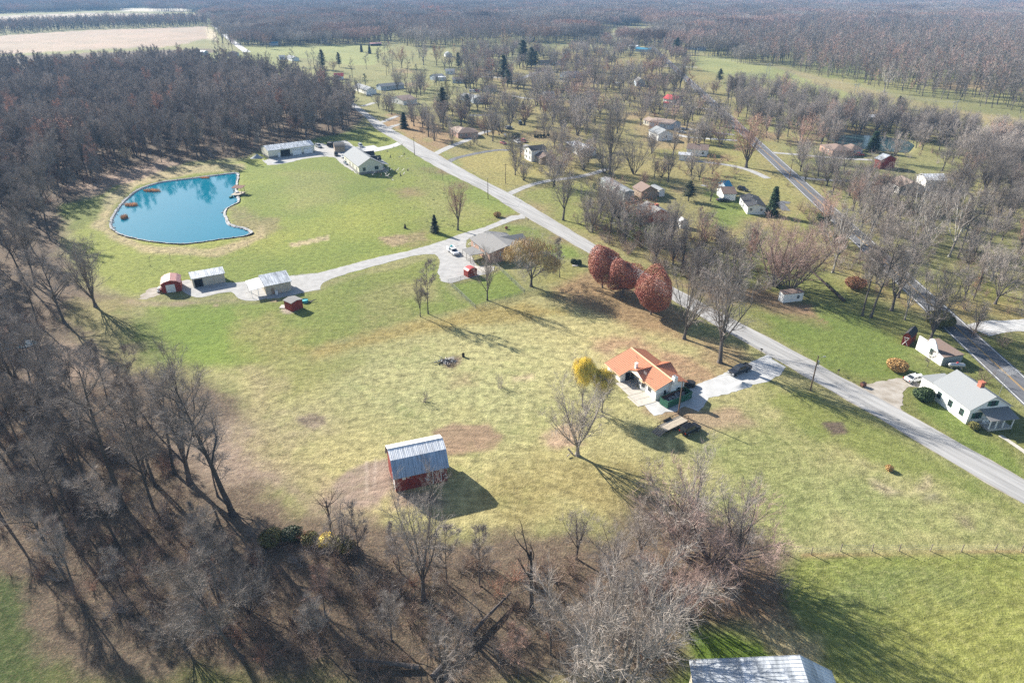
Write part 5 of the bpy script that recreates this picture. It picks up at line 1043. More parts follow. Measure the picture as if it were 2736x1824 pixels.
gr = empty('parked_equipment', tuple(P(*kd(130,370))), .2, 'white equipment leaning at the left wall of the red shed', 'equipment'); m_ = MB(); m_.box(-.4,-.3,.2,.4,3.0,.5); m_.box(-.3,0,.5,.3,.6,1.2); m_.box(-.3,1.2,.5,.3,1.8,1.1); m_.build('frame', M['trim'], gr); gr.name = 'parked_equipment'
for y in (.2,2.2): m_ = MB(); m_.tube([(-.5,y,.3),(.5,y,.3)], .3, 8); m_.build('wheel', M['tyre'], gr)
# red shed with curved roof by the fence
rt, L, Wd, h, ro = house('red_garden_shed', (785,990), (985,935), (722,945), ze=1.9, rise=.75, ridge='across', wall='redwood', roof='roof_red', gambrel=True, over=.08, label='little bright red shed standing against the chain-link fence', cat='shed', conv=kb)
# pole barn and cream house
rt, L, Wd, h, ro = house('long_cream_garage', (194,358), (897,270), (118,292), ze=3.7, rise=1.5, wall='cream', roof='roof_metal', over=.2, label='long cream garage building with a streaked metal roof at the wood edge', cat='garage', conv=ky, seams=.9)
m_ = MB(); m_.box(-.04, -.04, 0, L+.04, Wd+.04, .95); m_.build('stone_skirt', M['roof_grey'], rt)
m_ = MB(); m_.box(L*.262, -.09, .02, L*.462, -.03, 3.3); m_.build('bay_shade_panel', M['darkgap'], rt)  # near-black slab stands in for the shade inside the garage opening
for u in (.515, .765): door(rt, 's', L, Wd, L*u, L*.19, 3.1, 'door_white', name='overhead_door', panels=4)
for u in (.515, .765):
    for k in range(4): m_ = MB(); m_.box(L*u+L*.19*(k+.2)/4, -.12, 2.45, L*u+L*.19*(k+.8)/4, -.09, 2.7); m_.build('door_window', M['glass'], rt)
door(rt, 's', L, Wd, L*.2, 1.0, 2.1, 'door_white')
rt, L, Wd, h, ro = house('cream_farmhouse', (1318,412), (1548,597), (1925,548), ze=3.6, rise=3.2, wall='cream', roof='roof_lgrey', over=.4, label='cream two-storey house with a pale grey roof and stone base', conv=ky, wins=[('s',.12,1.2,.9,1.2,'greentrim'),('s',.4,1.2,.9,1.2,'greentrim'),('s',.6,1.2,.9,1.5,'greentrim'),('s',.85,1.2,.8,1.3,'greentrim'),('e',.17,1.5,1.1,1.4,'greentrim'),('e',.66,1.6,1.6,1.4,'greentrim')])
m_ = MB(); m_.box(-.05, -.05, 0, L+.05, Wd+.05, 1.0); m_.build('stone_base', M['roof_grey'], rt)
m_ = MB(); m_.box(L*.2, Wd, 0, L+.2, Wd+2.6, .5); m_.build('porch', M['concrete'], rt); m_ = MB(); m_.hexa([(L*.1,Wd-.2,3.9),(L+.3,Wd-.2,3.9),(L+.3,Wd+2.9,3.1),(L*.1,Wd+2.9,3.1)], [(L*.1,Wd-.2,4.0),(L+.3,Wd-.2,4.0),(L+.3,Wd+2.9,3.2),(L*.1,Wd+2.9,3.2)]); m_.build('porch_roof', M['roof_lgrey'], rt)
for u in (.2,.45,.7,.98): m_ = MB(); m_.box(L*u-.1, Wd+2.4, .4, L*u+.1, Wd+2.6, 3.15); m_.build('porch_post', M['trim'], rt)
for u in (.35, .75):
    m_ = MB(); x0, x1 = L*u-1.6, L*u+1.6; xm = L*u; y0, y1 = Wd*.62, Wd+1.2; zt = h+2.3
    m_.hexa([(x0,y0,h+.6),(xm,y0,zt),(xm,y1,zt),(x0,y1,h+.6)], [(x0,y0,h+.72),(xm,y0,zt+.12),(xm,y1,zt+.12),(x0,y1,h+.72)]); m_.hexa([(xm,y0,zt),(x1,y0,h+.6),(x1,y1,h+.6),(xm,y1,zt)], [(xm,y0,zt+.12),(x1,y0,h+.72),(x1,y1,h+.72),(xm,y1,zt+.12)]); dq = m_.build('dormer_roof', M['roof_dark'], ro)
    m_ = MB(); m_.extr([(x0+.2,h),(x1-.2,h),(x1-.2,h+.62),(xm,zt-.05),(x0+.2,h+.62)], y0, y1-.2, axis='y'); m_.build('dormer_wall', M['cream'], rt)
rt, L, Wd, h, ro = house('black_roofed_shed', (1195,303), (1357,293), (1340,232), ze=2.5, rise=1.1, wall='tanwall', roof='roof_dark', gambrel=True, over=.15, label='tan shed with a black roof between the garage and the cream house', cat='shed', conv=ky)
m_ = MB(); v_ = P(*ky(1140,290)); m_.box(-1.4,-1.8,.5,1.4,1.8,2.3); cg = empty('cargo_trailer', tuple(v_), -.1, 'dark box trailer with a pale top left of the black-roofed shed', 'trailer'); m_.build('box', M['blackmetal'], cg); m_ = MB(); m_.box(-1.2,-1.6,2.3,1.2,1.6,2.34); m_.build('lid', M['roof_grey'], cg); 
for x in (-1.4,1.4): m_ = MB(); m_.tube([(x-.12,0,.36),(x+.12,0,.36)], .36, 10); m_.build('wheel', M['tyre'], cg)
for k, (c_, rx, ry, hz, mt, lb) in enumerate(((ky(40,460),3.2,2.4,1.9,'gravelblue','blue-grey gravel heap left of the long garage'),(ky(370,530),3.6,1.9,1.3,'gravelblue','blue-grey gravel heap in front of the long garage'),(r11(2110,400),2.6,1.5,.8,'gravelw','heap of white gravel beside the black pickup'))):
    g = P(*c_); m_ = MB(); rg = random.Random(k); nr_, na = 7, 20; vs = []
    for i_ in range(nr_+1):
        for j in range(na):
            t_ = i_/nr_; a = 6.283*j/na; rad_ = t_*(1+rg.uniform(-.08,.08)); vs.append((math.cos(a)*rad_*rx, math.sin(a)*rad_*ry, hz*(max(0,1-t_))**1.15*(1+rg.uniform(-.1,.1))+.02))
    m_.v = vs; m_.f = [(i_*na+j, (i_+1)*na+j, (i_+1)*na+(j+1) % na, i_*na+(j+1) % na) for i_ in range(nr_) for j in range(na)]; m_.m = [0]*len(m_.f); o = m_.build('gravel_pile', M[mt], smooth=True); o.location = g; o.rotation_euler.z = .3; tag(o, lb, 'gravel pile')
# white house at right
rt, L, Wd, h, ro = house('white_roadside_house', (622,688), (1190,1110), (1812,1030), ze=3.3, rise=2.6, wall='white', roof='roof_lgrey', over=.3, label='white house with a pale grey roof and brick chimney by the side road', conv=kr,
   wins=[('s',.16,1.1,.9,1.3,'greentrim'),('s',.47,1.1,.9,1.3,'greentrim'),('s',.78,1.1,.9,1.3,'greentrim'),('e',.16,1.2,.9,1.3,'greentrim'),('e',.46,3.9,.9,1.1,'greentrim')], chim=(.62,.5,.9,1.0,'brickred'))
for fc, u, z, wd2, hh in (('e',.16,1.2,.9,1.3),('e',.46,3.9,.9,1.1)):
    for s in (-1, 1): m_ = MB(); c0 = Wd*u+.45+s*.85; m_.box(L-.01, c0-.28, z, L+.07, c0+.28, z+hh); m_.build('shutter', M['greentrim'], rt)
m_ = MB(); m_.box(-3.6, .1, -.1, 0, Wd*.55, 2.9); m_.build('lean_to_wall', M['white'], rt); m_ = MB(); m_.hexa([(-3.9,-.2,2.9),(-.3,-.2,3.2),(-.3,Wd*.6,3.35),(-3.9,Wd*.6,3.0)], [(-3.9,-.2,3.0),(-.3,-.2,3.3),(-.3,Wd*.6,3.45),(-3.9,Wd*.6,3.1)]); m_.build('lean_to_roof', M['roof_lgrey'], ro)
m_ = MB(); m_.box(L, Wd*.28, 0, L+2.9, Wd*.86, .45); m_.build('porch_floor', M['concrete'], rt)
m_ = MB(); y0, y1 = Wd*.22, Wd*.92; m_.hexa([(L-.05,y0,3.35),(L+3.3,y0,2.55),(L+3.3,y1,2.55),(L-.05,y1,3.35)], [(L-.05,y0,3.45),(L+3.3,y0,2.65),(L+3.3,y1,2.65),(L-.05,y1,3.45)]); m_.build('porch_roof', M['roof_grey'], rt)
for u in (.29,.45,.62,.85): m_ = MB(); m_.box(L+2.65, Wd*u-.09, .4, L+2.83, Wd*u+.09, 2.6); m_.build('porch_post', M['trim'], rt)
for u in (.33,.42): 
    m_ = MB(); x, y = L+1.2, Wd*u; [m_.box(x+a-.03, y+b_-.03, .45, x+a+.03, y+b_+.03, .9) for a in (-.25,.25) for b_ in (-.25,.25)]; m_.box(x-.3,y-.3,.88,x+.3,y+.3,.93); m_.box(x-.3,y-.3,.93,x-.25,y+.3,1.4); q_ = rt.matrix_basis @ Vector((0,0,0)); o = m_.build('porch_chair', M['trim']); o.location = rt.location; o.rotation_euler = rt.rotation_euler; tag(o, 'white plastic chair on the porch, %s' % ('nearest the wall window' if u < .4 else 'nearer the steps'), 'chair')
# long white shed with a rounded false front
q0, q1 = P(*kr(368,180)), P(*kr(742,432)); dv = q1-q0; ws = empty('long_white_shed', tuple(q0), math.atan2(dv.y, dv.x), 'long white shed front with a rounded hump and dark mossy roof', 'shed'); Ls = dv.length
hp = [(0,0),(Ls,0),(Ls,2.1)]+[(Ls*.78,2.5),(Ls*.66,3.9)]+[(Ls*(.5+.14*math.cos(a)), 3.6+1.2*math.sin(a)) for a in (.5,1.0,1.57,2.1,2.7)]+[(Ls*.34,2.9),(Ls*.3,3.6),(0,3.6)]
m_ = MB(); m_.extr(hp, 0, .25, axis='y'); m_.build('front_wall', M['white'], ws); m_ = MB(); m_.hexa([(0,.25,2.1),(Ls,.25,2.1),(Ls,5.5,2.3),(0,5.5,2.3)], [(0,.25,2.2),(Ls,.25,2.2),(Ls,5.5,2.45),(0,5.5,2.45)]); m_.build('roof', M['roof_brown'], ws); m_ = MB(); m_.box(.1,.25,-.2,Ls-.1,5.4,2.09); m_.build('wall', M['greygreen'], ws); window(ws, 's', Ls, 5, Ls*.52, 1.2, .8, 1.3, 'greentrim')
HOUSE_DISCS.append((((q0.x+q1.x)/2+2, (q0.y+q1.y)/2+2), 7))
rt, L, Wd, h, ro = house('red_white_shed', (1255,1495), (1310,1545), (1425,1485), ze=2.7, rise=1.0, wall='redwood', roof='roof_dark', label='small red barn-shaped shed with white cross braces on its door', cat='shed', conv=r8, gambrel=True, over=.1) if False else house('red_white_shed', (2411.5,898), (2435,905), None, ze=2.2, depth=5.2, rise=1.1, ridge='across', wall='redwood', roof='roof_dark', label='small red barn-shaped shed with white cross braces on its door', cat='shed', gambrel=True, over=.1)
m_ = MB()
for a, b_ in (((Wd*.2,.1),(Wd*.8,2.1)), ((Wd*.2,2.1),(Wd*.8,.1)), ((Wd*.2,2.1),(Wd*.8,2.1))): m_.tube([(-.05,a[0],a[1]), (-.05,b_[0],b_[1])], .06, 4)
m_.build('door_brace', M['trim'], rt)
rt, L, Wd, h, ro = house('flat_white_shed', (148,1140), (338,1120), (72,1120), ze=2.5, rise=.25, wall='white', roof='roof_brown', flat=True, over=.15, label='low white shed with a leaf-covered flat roof under the reddish trees', cat='shed', conv=r8, wins=[('s',.68,.9,.8,.9)])
# big grey roof at the bottom edge
e0, pk, e1 = P(1840.6,1763,3.8), P(2139,1759,6.2), P(2222,1793,3.8); dx_ = (e1-e0); dx_.z = 0; BW = dx_.length; ux = dx_.normalized(); uy = Vector((ux.y,-ux.x,0))
bb = empty('grey_metal_barn', (e0.x, e0.y, 0), math.atan2(ux.y, ux.x), 'large building with a pale streaked metal roof cut by the lower frame edge', 'barn'); t_ = (pk-e0).dot(ux); Ln = 18
m_ = MB(); m_.hexa([(0,0,3.8),(0,-Ln,3.8),(t_,-Ln,6.2),(t_,0,6.2)], [(0,0,3.9),(0,-Ln,3.9),(t_,-Ln,6.3),(t_,0,6.3)]); m_.hexa([(t_,0,6.2),(t_,-Ln,6.2),(BW,-Ln,3.8),(BW,0,3.8)], [(t_,0,6.3),(t_,-Ln,6.3),(BW,-Ln,3.9),(BW,0,3.9)]); ro = m_.build('roof', M['roof_metal'], bb)
m_ = MB(); n_ = 34
for k in range(n_+1):
    y = -Ln*k/n_; m_.hexa([(0,y,3.9),(0,y-.05,3.9),(t_,y-.05,6.3),(t_,y,6.3)], [(0,y,3.94),(0,y-.05,3.94),(t_,y-.05,6.34),(t_,y,6.34)]); m_.hexa([(t_,y,6.3),(t_,y-.05,6.3),(BW,y-.05,3.9),(BW,y,3.9)], [(t_,y,6.34),(t_,y-.05,6.34),(BW,y-.05,3.94),(BW,y,3.94)])
m_.build('roof_seam', M['roof_metal'], ro, kind='stuff'); m_ = MB(); m_.box(.4,-Ln+.4,-.2,BW-.4,-.4,3.75); m_.build('wall', M['beige'], bb); HOUSE_DISCS.append(((e0.x+7, e0.y-6), 12))
# split-level, modern ranch and the rest of the neighbourhood
ks = K(1340,280,.12755); km = K(1580,440,.12757); kg = K(1860,460,.1148); kz = K(2140,340,.2232)
rt, L, Wd, h, ro = house('split_level_house', (462,888), (618,962), (800,845), ze=5.6, rise=1.6, ridge='across', wall='white', roof='roof_dark', label='white two-storey gabled house with black shutters above the lawn', conv=ks, depth=9) if False else house('split_level_house', (455,893), (622,968), None, ze=5.4, depth=9, rise=1.3, ridge='across', wall='white', roof='roof_dark', label='white two-storey gabled house with black shutters above the lawn', conv=ks, wins=[('w',.18,3.6,.7,1.1,'blackmetal'),('w',.62,3.6,.7,1.1,'blackmetal'),('w',.2,1.0,.9,1.2),('w',.6,1.0,.9,1.2)])
house('split_level_left_wing', (362,905), (470,948), None, ze=3.0, depth=8, rise=1.3, wall='tanwall', roof='roof_grey', label='low tan wing on the left of the white two-storey house', cat='house wing', conv=ks, wins=[('s',.3,1.2,1.2,1.1)])
house('split_level_right_wing', (640,1040), (830,1130), None, ze=3.0, depth=8, rise=1.5, wall='tanwall', roof='roof_brown', label='low brown-roofed wing on the right of the white two-storey house', cat='house wing', conv=ks, wins=[('s',.3,1.2,1.0,1.1),('s',.65,1.2,1.0,1.1)])
house('white_flat_roofed_house', (1470,872), (1640,965), (2050,960), ze=3.0, rise=1.2, wall='white', roof='roof_white', label='white ranch house with a broad pale metal roof', conv=ks, wins=[('s',.25,1.2,1.0,1.1),('s',.65,1.2,1.0,1.1)], seams=.8)
house('white_carport', (1332,785), (1470,855), None, ze=2.7, depth=7, rise=.3, wall='darkgap', roof='roof_white', flat=True, label='white flat carport left of the pale-roofed ranch house', cat='carport', conv=ks)  # near-black walls stand in for the shade under the carport roof
rt, L, Wd, h, ro = house('grey_mobile_home', (188,288), (692,585), (900,562), ze=3.3, rise=.5, wall='greygreen', roof='roof_lgrey', over=.12, label='long grey-green mobile home with white windows and skirting', cat='mobile home', conv=km, wins=[('s',u,1.9,.9,1.0) for u in (.1,.25,.45,.6)]+[('e',.3,1.9,1.0,.8)])
m_ = MB(); m_.box(-.03,-.03,0,L+.03,Wd+.03,.8); m_.build('skirting', M['white'], rt); door(rt, 's', L, Wd, L*.74, .9, 2.0, z=.85); m_ = MB(); m_.box(L*.4,-2.6,.7,L*.85,-.05,.85); [m_.box(L*a-.06, -2.6, 0, L*a+.06, -2.5, 1.7) for a in (.4,.55,.7,.85)]; m_.box(L*.4,-2.6,1.6,L*.85,-2.52,1.7); m_.build('deck', M['wood'], rt)
rt, L, Wd, h, ro = house('brown_garage', (850,470), (1045,582), (1440,560), ze=2.9, rise=1.9, wall='tanwall', roof='roof_brown', label='tan garage with a plain brown roof beside the mobile home', cat='garage', conv=km, wins=[('e',.45,1.3,.8,1.0)]); house('white_lean_shed', (1235,440), (1420,548), (1575,540), ze=2.6, rise=.4, wall='white', roof='roof_lgrey', label='low white shed right of the brown-roofed garage', cat='shed', conv=km)
rt, L, Wd, h, ro = house('red_brick_bungalow', (920,892), (1210,1078), (1620,990), ze=2.8, rise=1.9, wall='brickred', roof='roof_grey', label='red brick bungalow half hidden in the thicket', conv=km, chim=(.5,.62,1.3,.7,'brickred'), wins=[('s',.3,1.0,1,1)])
house('tiny_white_shed', (1800,1150), (1875,1205), (2000,1165), ze=2.4, rise=.9, ridge='along', wall='white', roof='roof_white', over=.1, label='tiny white shed behind the brick bungalow', cat='shed', conv=km)
rt, L, Wd, h, ro = house('white_gabled_mobile_home', (1000,555), (1190,812), (1640,800), ze=2.9, rise=1.0, wall='white', roof='roof_dark', label='white gabled mobile home with a nearly black roof', cat='mobile home', conv=kg, wins=[('s',u,1.3,.8,.9) for u in (.2,.5,.8)]+[('e',.12,1.4,.9,.9),('e',.7,1.4,.9,.9)])
for a in (.35,.85): m_ = MB(); m_.tube([(L*a,Wd*.5,h+.8),(L*a,Wd*.5,h+1.7)], .09, 6); m_.build('vent_pipe', M['trim'], ro)
house('white_brown_roofed_garage', (625,515), (962,513), (950,362), ze=2.7, rise=1.6, wall='white', roof='roof_brown', label='white garage with a brown roof behind the mobile home with the black roof', cat='garage', conv=kg)
house('blue_grey_shed', (680,345), (850,330), None, ze=2.6, depth=6, rise=1.5, wall='greyblue', roof='roof_blue', label='small blue-roofed shed above the brown-roofed garage', cat='shed', conv=kg)
far = [ # name, A, B, C or depth, ze, rise, ridge, wall, roof, label, conv, extra
 ('pond_ranch_house', (218,208), (378,285), (600,262), 2.9,1.6,'along','brick','roof_brown','brown-roofed brick ranch house in front of the far pond',kz,dict(hip=True, wins=[('s',.2,1.2,1,1.1),('s',.65,1.2,1,1.1)])),
 ('pond_ranch_wing', (470,222), (610,272), (762,268), 2.8,1.5,'along','greyblue','roof_brown','right wing of the brown-roofed ranch by the far pond',kz,dict(hip=True)),
 ('metal_roofed_red_barn', (875,372), (965,398), (1225,400), 4.2,1.8,'along','redwood','roof_metal','red barn end with a long pale metal roof beyond the pond drive',kz,dict(seams=1.2)),
 ('white_porch_house', (1033,635), (1180,718), (1440,690), 3.0,1.9,'along','white','roof_brownlt','white house with a tan-brown roof at the end of the gravel lane',kz,dict(wins=[('s',.2,1.1,.9,1.2,'blackmetal'),('s',.6,1.1,.9,1.2,'blackmetal')])),
 ('white_metal_barn', (1455,92), (1652,92), None, 4.4,1.6,'along','white','roof_white','white barn with a white metal roof behind the tan-roofed house',r8,dict(depth=8.5, seams=1.2)),
 ('beige_ranch_house', (1260,1120), (1460,1150), None, 2.8,1.7,'along','greyblue','roof_brownlt','beige and grey ranch house with a brown roof by the country road',r3,dict(depth=12, wins=[('s',.3,1,1.2,1.1),('s',.7,1,1,1)])),
 ('beige_ranch_garage', (1200,1100), (1262,1118), None, 2.7,1.3,'along','cream','roof_brownlt','cream porch end left of the beige ranch house',r3,dict(depth=8)),
 ('white_gabled_house', (1342,1240), (1490,1232), None, 3.4,2.2,'across','white','roof_lgrey','white gabled house with a grey roof just below the beige ranch',r3,dict(depth=13, wins=[('w',.4,1.4,1,1.3)])),
 ('brown_roofed_white_house', (1600,1370), (1800,1385), None, 3.0,1.8,'along','white','roof_brown','white house with a dark brown roof behind the white shed',r3,dict(depth=9, wins=[('s',.75,1,1,1.1)], chim=(.35,.5,.6,.8,'brick'))),
 ('white_long_shed', (1528,1425), (1662,1432), None, 2.6,.8,'along','white','roof_white','long white shed in front of the brown-roofed white house',r3,dict(depth=5)),
 ('red_roofed_cottage', (1383,905), (1500,925), None, 2.9,2.3,'along','white','roof_red','white cottage with a bright red roof beside the country road',r3,dict(depth=9, wins=[('s',.3,1,.9,1.1),('e',.4,1,.9,1.1)])),
 ('red_roofed_shed', (1385,948), (1442,955), None, 2.4,.7,'along','white','roof_red','small shed with a red roof in front of the red-roofed cottage',r3,dict(depth=4)),
 ('pale_blue_house', (1140,755), (1230,755), None, 3.4,2.4,'across','greyblue','roof_grey','pale blue gabled house among the bare trees',r3,dict(depth=13)),
 ('small_camper', (940,762), (1000,764), None, 2.4,.3,'along','cream','roof_white','small cream camper left of the pale blue house',r3,dict(depth=2.6, cat='camper', over=.02)),
 ('grey_roofed_far_house', (500,690), (640,680), None, 2.8,2.0,'along','greyblue','roof_grey','wide grey-roofed house behind the large dark-limbed tree',r3,dict(depth=12)),
 ('white_sided_garage', (295,868), (395,866), None, 2.8,1.2,'along','white','roof_lgrey','pale garage left of the broad purplish tree',r3,dict(depth=8)),
 ('dark_green_house', (240,575), (385,575), None, 2.8,1.8,'along','greygreen','roof_dark','dark green house right of the three pines',r3,dict(depth=9)),
 ('white_end_garage', (385,572), (455,575), None, 2.8,1.5,'across','white','roof_lgrey','white garage beside the dark green house',r3,dict(depth=9)),
 ('blue_tarped_house', (1130,452), (1275,460), None, 2.8,1.6,'along','greyblue','roof_blue','house whose roof shows a wide teal-blue covering',r3,dict(depth=7)),
 ('white_roofed_far_house', (1060,425), (1140,432), None, 2.8,1.4,'along','white','roof_white','white-roofed house touching the blue-covered one',r3,dict(depth=9)),
 ('green_roofed_house', (1150,282), (1225,290), None, 3.0,2.2,'along','white','roof_green','pale green-roofed house at the far end of the village',r3,dict(depth=9)),
 ('far_gabled_house', (720,290), (800,300), None, 3.0,2.4,'across','greygreen','roof_green','grey-green gabled house among the farthest trees',r3,dict(depth=10)),
 ('far_pink_house', (838,312), (897,312), None, 2.8,1.2,'along','white','roof_pink','low pale pink-roofed house right of the farthest gabled house',r3,dict(depth=8)),
 ('dark_blue_long_house', (1600,435), (1700,440), None, 2.8,1.4,'along','greyblue','roof_dark','dark blue-grey long house below the far right wood',r3,dict(depth=9)),
 ('slate_house', (1705,442), (1790,442), None, 2.8,1.5,'along','greyblue','roof_grey','slate-coloured house touching the dark blue long one',r3,dict(depth=9)),
 ('grey_hipped_house', (2110,440), (2240,440), None, 2.9,2.2,'along','white','roof_grey','wide grey-roofed house in front of the golden tree',r3,dict(depth=11, hip=True)),
 ('far_white_shop', (470,95), (540,98), None, 3.5,1.5,'along','white','roof_white','white building farthest up at the village edge',r3,dict(depth=9)),
 ('brown_roofed_brick_ranch', (1545,742), (1878,725), None, 2.9,1.8,'along','brick','roof_brown','brick ranch house with a brown roof behind the side road trees',K(960,230,.17007),dict(depth=11, hip=True, wins=[('s',.35,1.1,1.1,1.1),('s',.1,1.1,1,1.1),('s',.8,1.1,1,1.1)])),
 ('brick_ranch_wing', (1400,662), (1545,742), None, 2.9,1.6,'along','brick','roof_brownlt','left wing of the brown-roofed brick ranch house',K(960,230,.17007),dict(depth=9, hip=True)),
 ('brown_gabled_white_house', (450,180), (690,235), None, 3.0,2.0,'across','white','roof_brown','white house with a brown gable roof behind the verge trees',K(960,230,.17007),dict(depth=12)),
 ('long_grey_blue_house', (1145,800), (1365,780), None, 2.9,1.6,'along','greyblue','roof_lgrey','long grey-blue house in the middle distance',r2,dict(depth=9)),
 ('white_corner_house', (895,795), (1010,835), None, 2.9,2.0,'along','white','roof_lgrey','white house at the edge of the left wood',r2,dict(depth=9)),
 ('red_roofed_far_house', (715,705), (805,703), None, 2.8,2.2,'along','white','roof_red','red-roofed white house standing in the left wood edge',r2,dict(depth=9)),
 ('pale_blue_boat_shed', (698,738), (772,736), None, 2.2,.8,'along','greyblue','roof_lgrey','pale blue low shed below the red-roofed house',r2,dict(depth=5)),
 ('pale_blue_bungalow', (1590,700), (1650,712), None, 2.9,1.8,'across','greyblue','roof_lgrey','pale blue bungalow in the far middle, left of the row',r2,dict(depth=10)),
 ('white_box_shed', (1668,712), (1746,712), None, 2.8,.5,'along','white','roof_white','white box shed in the far middle row',r2,dict(depth=5)),
 ('white_far_ranch', (1735,655), (1825,655), None, 2.8,1.5,'along','white','roof_lgrey','white ranch behind the white box shed',r2,dict(depth=8)),
 ('blue_grey_far_ranch', (1800,735), (1935,735), None, 2.8,1.6,'along','greyblue','roof_grey','blue-grey ranch right of the white box shed',r2,dict(depth=9)),
 ('brown_roofed_garage', (2080,805), (2200,808), None, 3.0,1.6,'along','cream','roof_brown','cream garage with a dark brown roof near the pines',r2,dict(depth=8, hip=True)),
 ('grey_gabled_house', (1870,880), (1990,905), None, 2.9,1.5,'along','greyblue','roof_lgrey','grey-roofed house in front of the brown-roofed garage, left half',r2,dict(depth=9)),
 ('grey_gabled_wing', (1995,912), (2132,905), None, 3.2,1.6,'across','greyblue','roof_lgrey','gabled right half of the grey-roofed house',r2,dict(depth=9)),
 ('white_far_gable', (1740,500), (1805,498), None, 3.0,2.2,'across','white','roof_lgrey','small white gabled house near the rust-coloured tree',r2,dict(depth=8)),
 ('low_far_barn', (1050,405), (1155,402), None, 2.6,1.0,'along','darkgap','roof_pink','low open barn with a pale roof on the far field',r2,dict(depth=8, cat='barn')),  # open sides filled with near-black walls painted as shade
 ('blue_far_house', (210,525), (270,523), None, 2.8,1.3,'along','greyblue','roof_lgrey','pale blue house above the left wood, left of two',r2,dict(depth=8)),
 ('blue_far_house', (272,525), (335,540), None, 2.8,1.8,'along','white','roof_lgrey','pale blue and white house above the left wood, right of two',r2,dict(depth=8)),
 ('distant_white_house', (597,380), (652,380), None, 3.0,1.5,'along','white','roof_lgrey','white house at the foot of the far wood',r2,dict(depth=8)),
 ('distant_blue_house', (120,400), (205,398), None, 2.8,1.5,'along','greyblue','roof_blue','blue house at the foot of the far wood',r2,dict(depth=8)),
 ('field_hut', (1815,480), (1872,482), None, 3.0,1.5,'along','greyblue','roof_white','small pale hut in the clearing, left one',r1,dict(depth=8, cat='hut')),
 ('field_hut', (2083,495), (2172,495), None, 3.0,2.6,'along','greyblue','roof_brown','pale hut with a dark hipped roof in the clearing',r1,dict(depth=10, hip=True, cat='hut')),
 ('roof_in_the_wood', (1520,865), (1655,865), None, 3.2,1.5,'along','greyblue','roof_white','white roof glinting through the left wood',r1,dict(depth=8)),
 ('wood_house', (360,520), (445,525), None, 3.5,1.6,'along','white','roof_green','pale house hidden in the right hill wood',r4,dict(depth=8)),
 ('yard_shed', (265,985), (345,985), None, 2.4,.9,'along','white','roof_brownlt','small yard shed in the trees right of the country road',r4,dict(depth=5, cat='shed')),
 ('yard_barn', (580,1030), (690,1028), None, 3.0,1.3,'along','greyblue','roof_grey','grey-roofed shed in the trees above the far pond',r4,dict(depth=7, cat='shed')),
 ('bridge_shed', (920,1080), (1030,1080), None, 2.6,1.0,'along','tanwall','roof_white','tan shed with a white roof edge above the far pond',r4,dict(depth=6, cat='shed')),
]
for nm, A, B, C, ze, rise, rdg, wl, rf, lb, cv_, ex in far:
    ex = dict(ex); dp = ex.pop('depth', 8); ct = ex.pop('cat', 'barn' if 'barn' in nm else 'shed' if 'shed' in nm else 'garage' if 'garage' in nm else 'house')
    if 'wins' not in ex and ct in ('house','garage') and 'tarp' not in nm: ex['wins'] = [('s',.25,1.1,1.1,1.1),('s',.65,1.1,1.1,1.1)] if rdg == 'along' else [('w',.4,1.2,1.1,1.2)]
    house(nm, A, B, C, ze=ze, depth=dp, rise=rise, ridge=rdg, wall=wl, roof=rf, label=lb, cat=ct, conv=cv_, **ex)
# ------------------------------------------------------------------ planting
def inpoly(x, y, poly):
    c = False; n = len(poly); j = n-1
    for i in range(n):
        xi, yi = poly[i]; xj, yj = poly[j]
        if (yi > y) != (yj > y) and x < (xj-xi)*(y-yi)/(yj-yi)+xi: c = not c
        j = i
    return c
BLOCK = []     # discs kept free: roads, houses
for c_, wd in LANES:
    for p_ in c_[::2]: BLOCK.append((p_[0], p_[1], wd/2+2.5))
for i_ in range(0, len(RL), 2): BLOCK.append(((RL[i_][0]+RR[i_][0])/2, (RL[i_][1]+RR[i_][1])/2, 6.5))
for s_ in range(0, A_LEN, 6): q_ = apt(s_, 0); BLOCK.append((q_[0], q_[1], 6.2))
for o_, r_ in HOUSE_DISCS: BLOCK.append((o_[0], o_[1], r_))
GRIDB = {}
for bx, by, br in BLOCK:
    for gx in range(int((bx-br)//20), int((bx+br)//20)+1):
        for gy in range(int((by-br)//20), int((by+br)//20)+1): GRIDB.setdefault((gx, gy), []).append((bx, by, br))
def blocked(x, y):
    for bx, by, br in GRIDB.get((int(x//20), int(y//20)), ()):
        if (x-bx)**2 + (y-by)**2 < br*br: return True
    return False
NOGO = [POND, POND_SMALL, POND_FAR, GRAVEL, YARD, DRIVE_C, DRIVE_MAIN, DRIVE_R] + [D_(p) for p in (
 [(-300,92),(0,84),(200,72),(478,63),(500,100),(430,106),(380,113),(250,118),(130,123),(0,131),(-300,150)], [(-300,38),(0,40),(200,34),(440,34),(470,36),(470,47),(330,45),(150,47),(0,52),(-300,60)],
 [(270,20),(430,20),(440,26),(280,26)], [(560,110),(700,106),(860,104),(900,112),(870,125),(860,148),(800,150),(720,135),(560,135)], [(1575,134),(1640,130),(1760,154),(1880,187),(1990,207),(2060,230),(2030,245),(1940,225),(1800,188),(1620,168)],
 [(1780,152),(1900,183),(2060,225),(2200,258),(2352,275),(2352,300),(2200,268),(2050,236),(1880,192)], [(2150,5),(2352,12),(2352,20),(2200,14)], [(440,128),(560,122),(640,128),(640,146),(500,148)], [(1340,66),(1500,60),(1540,85),(1380,100)])]
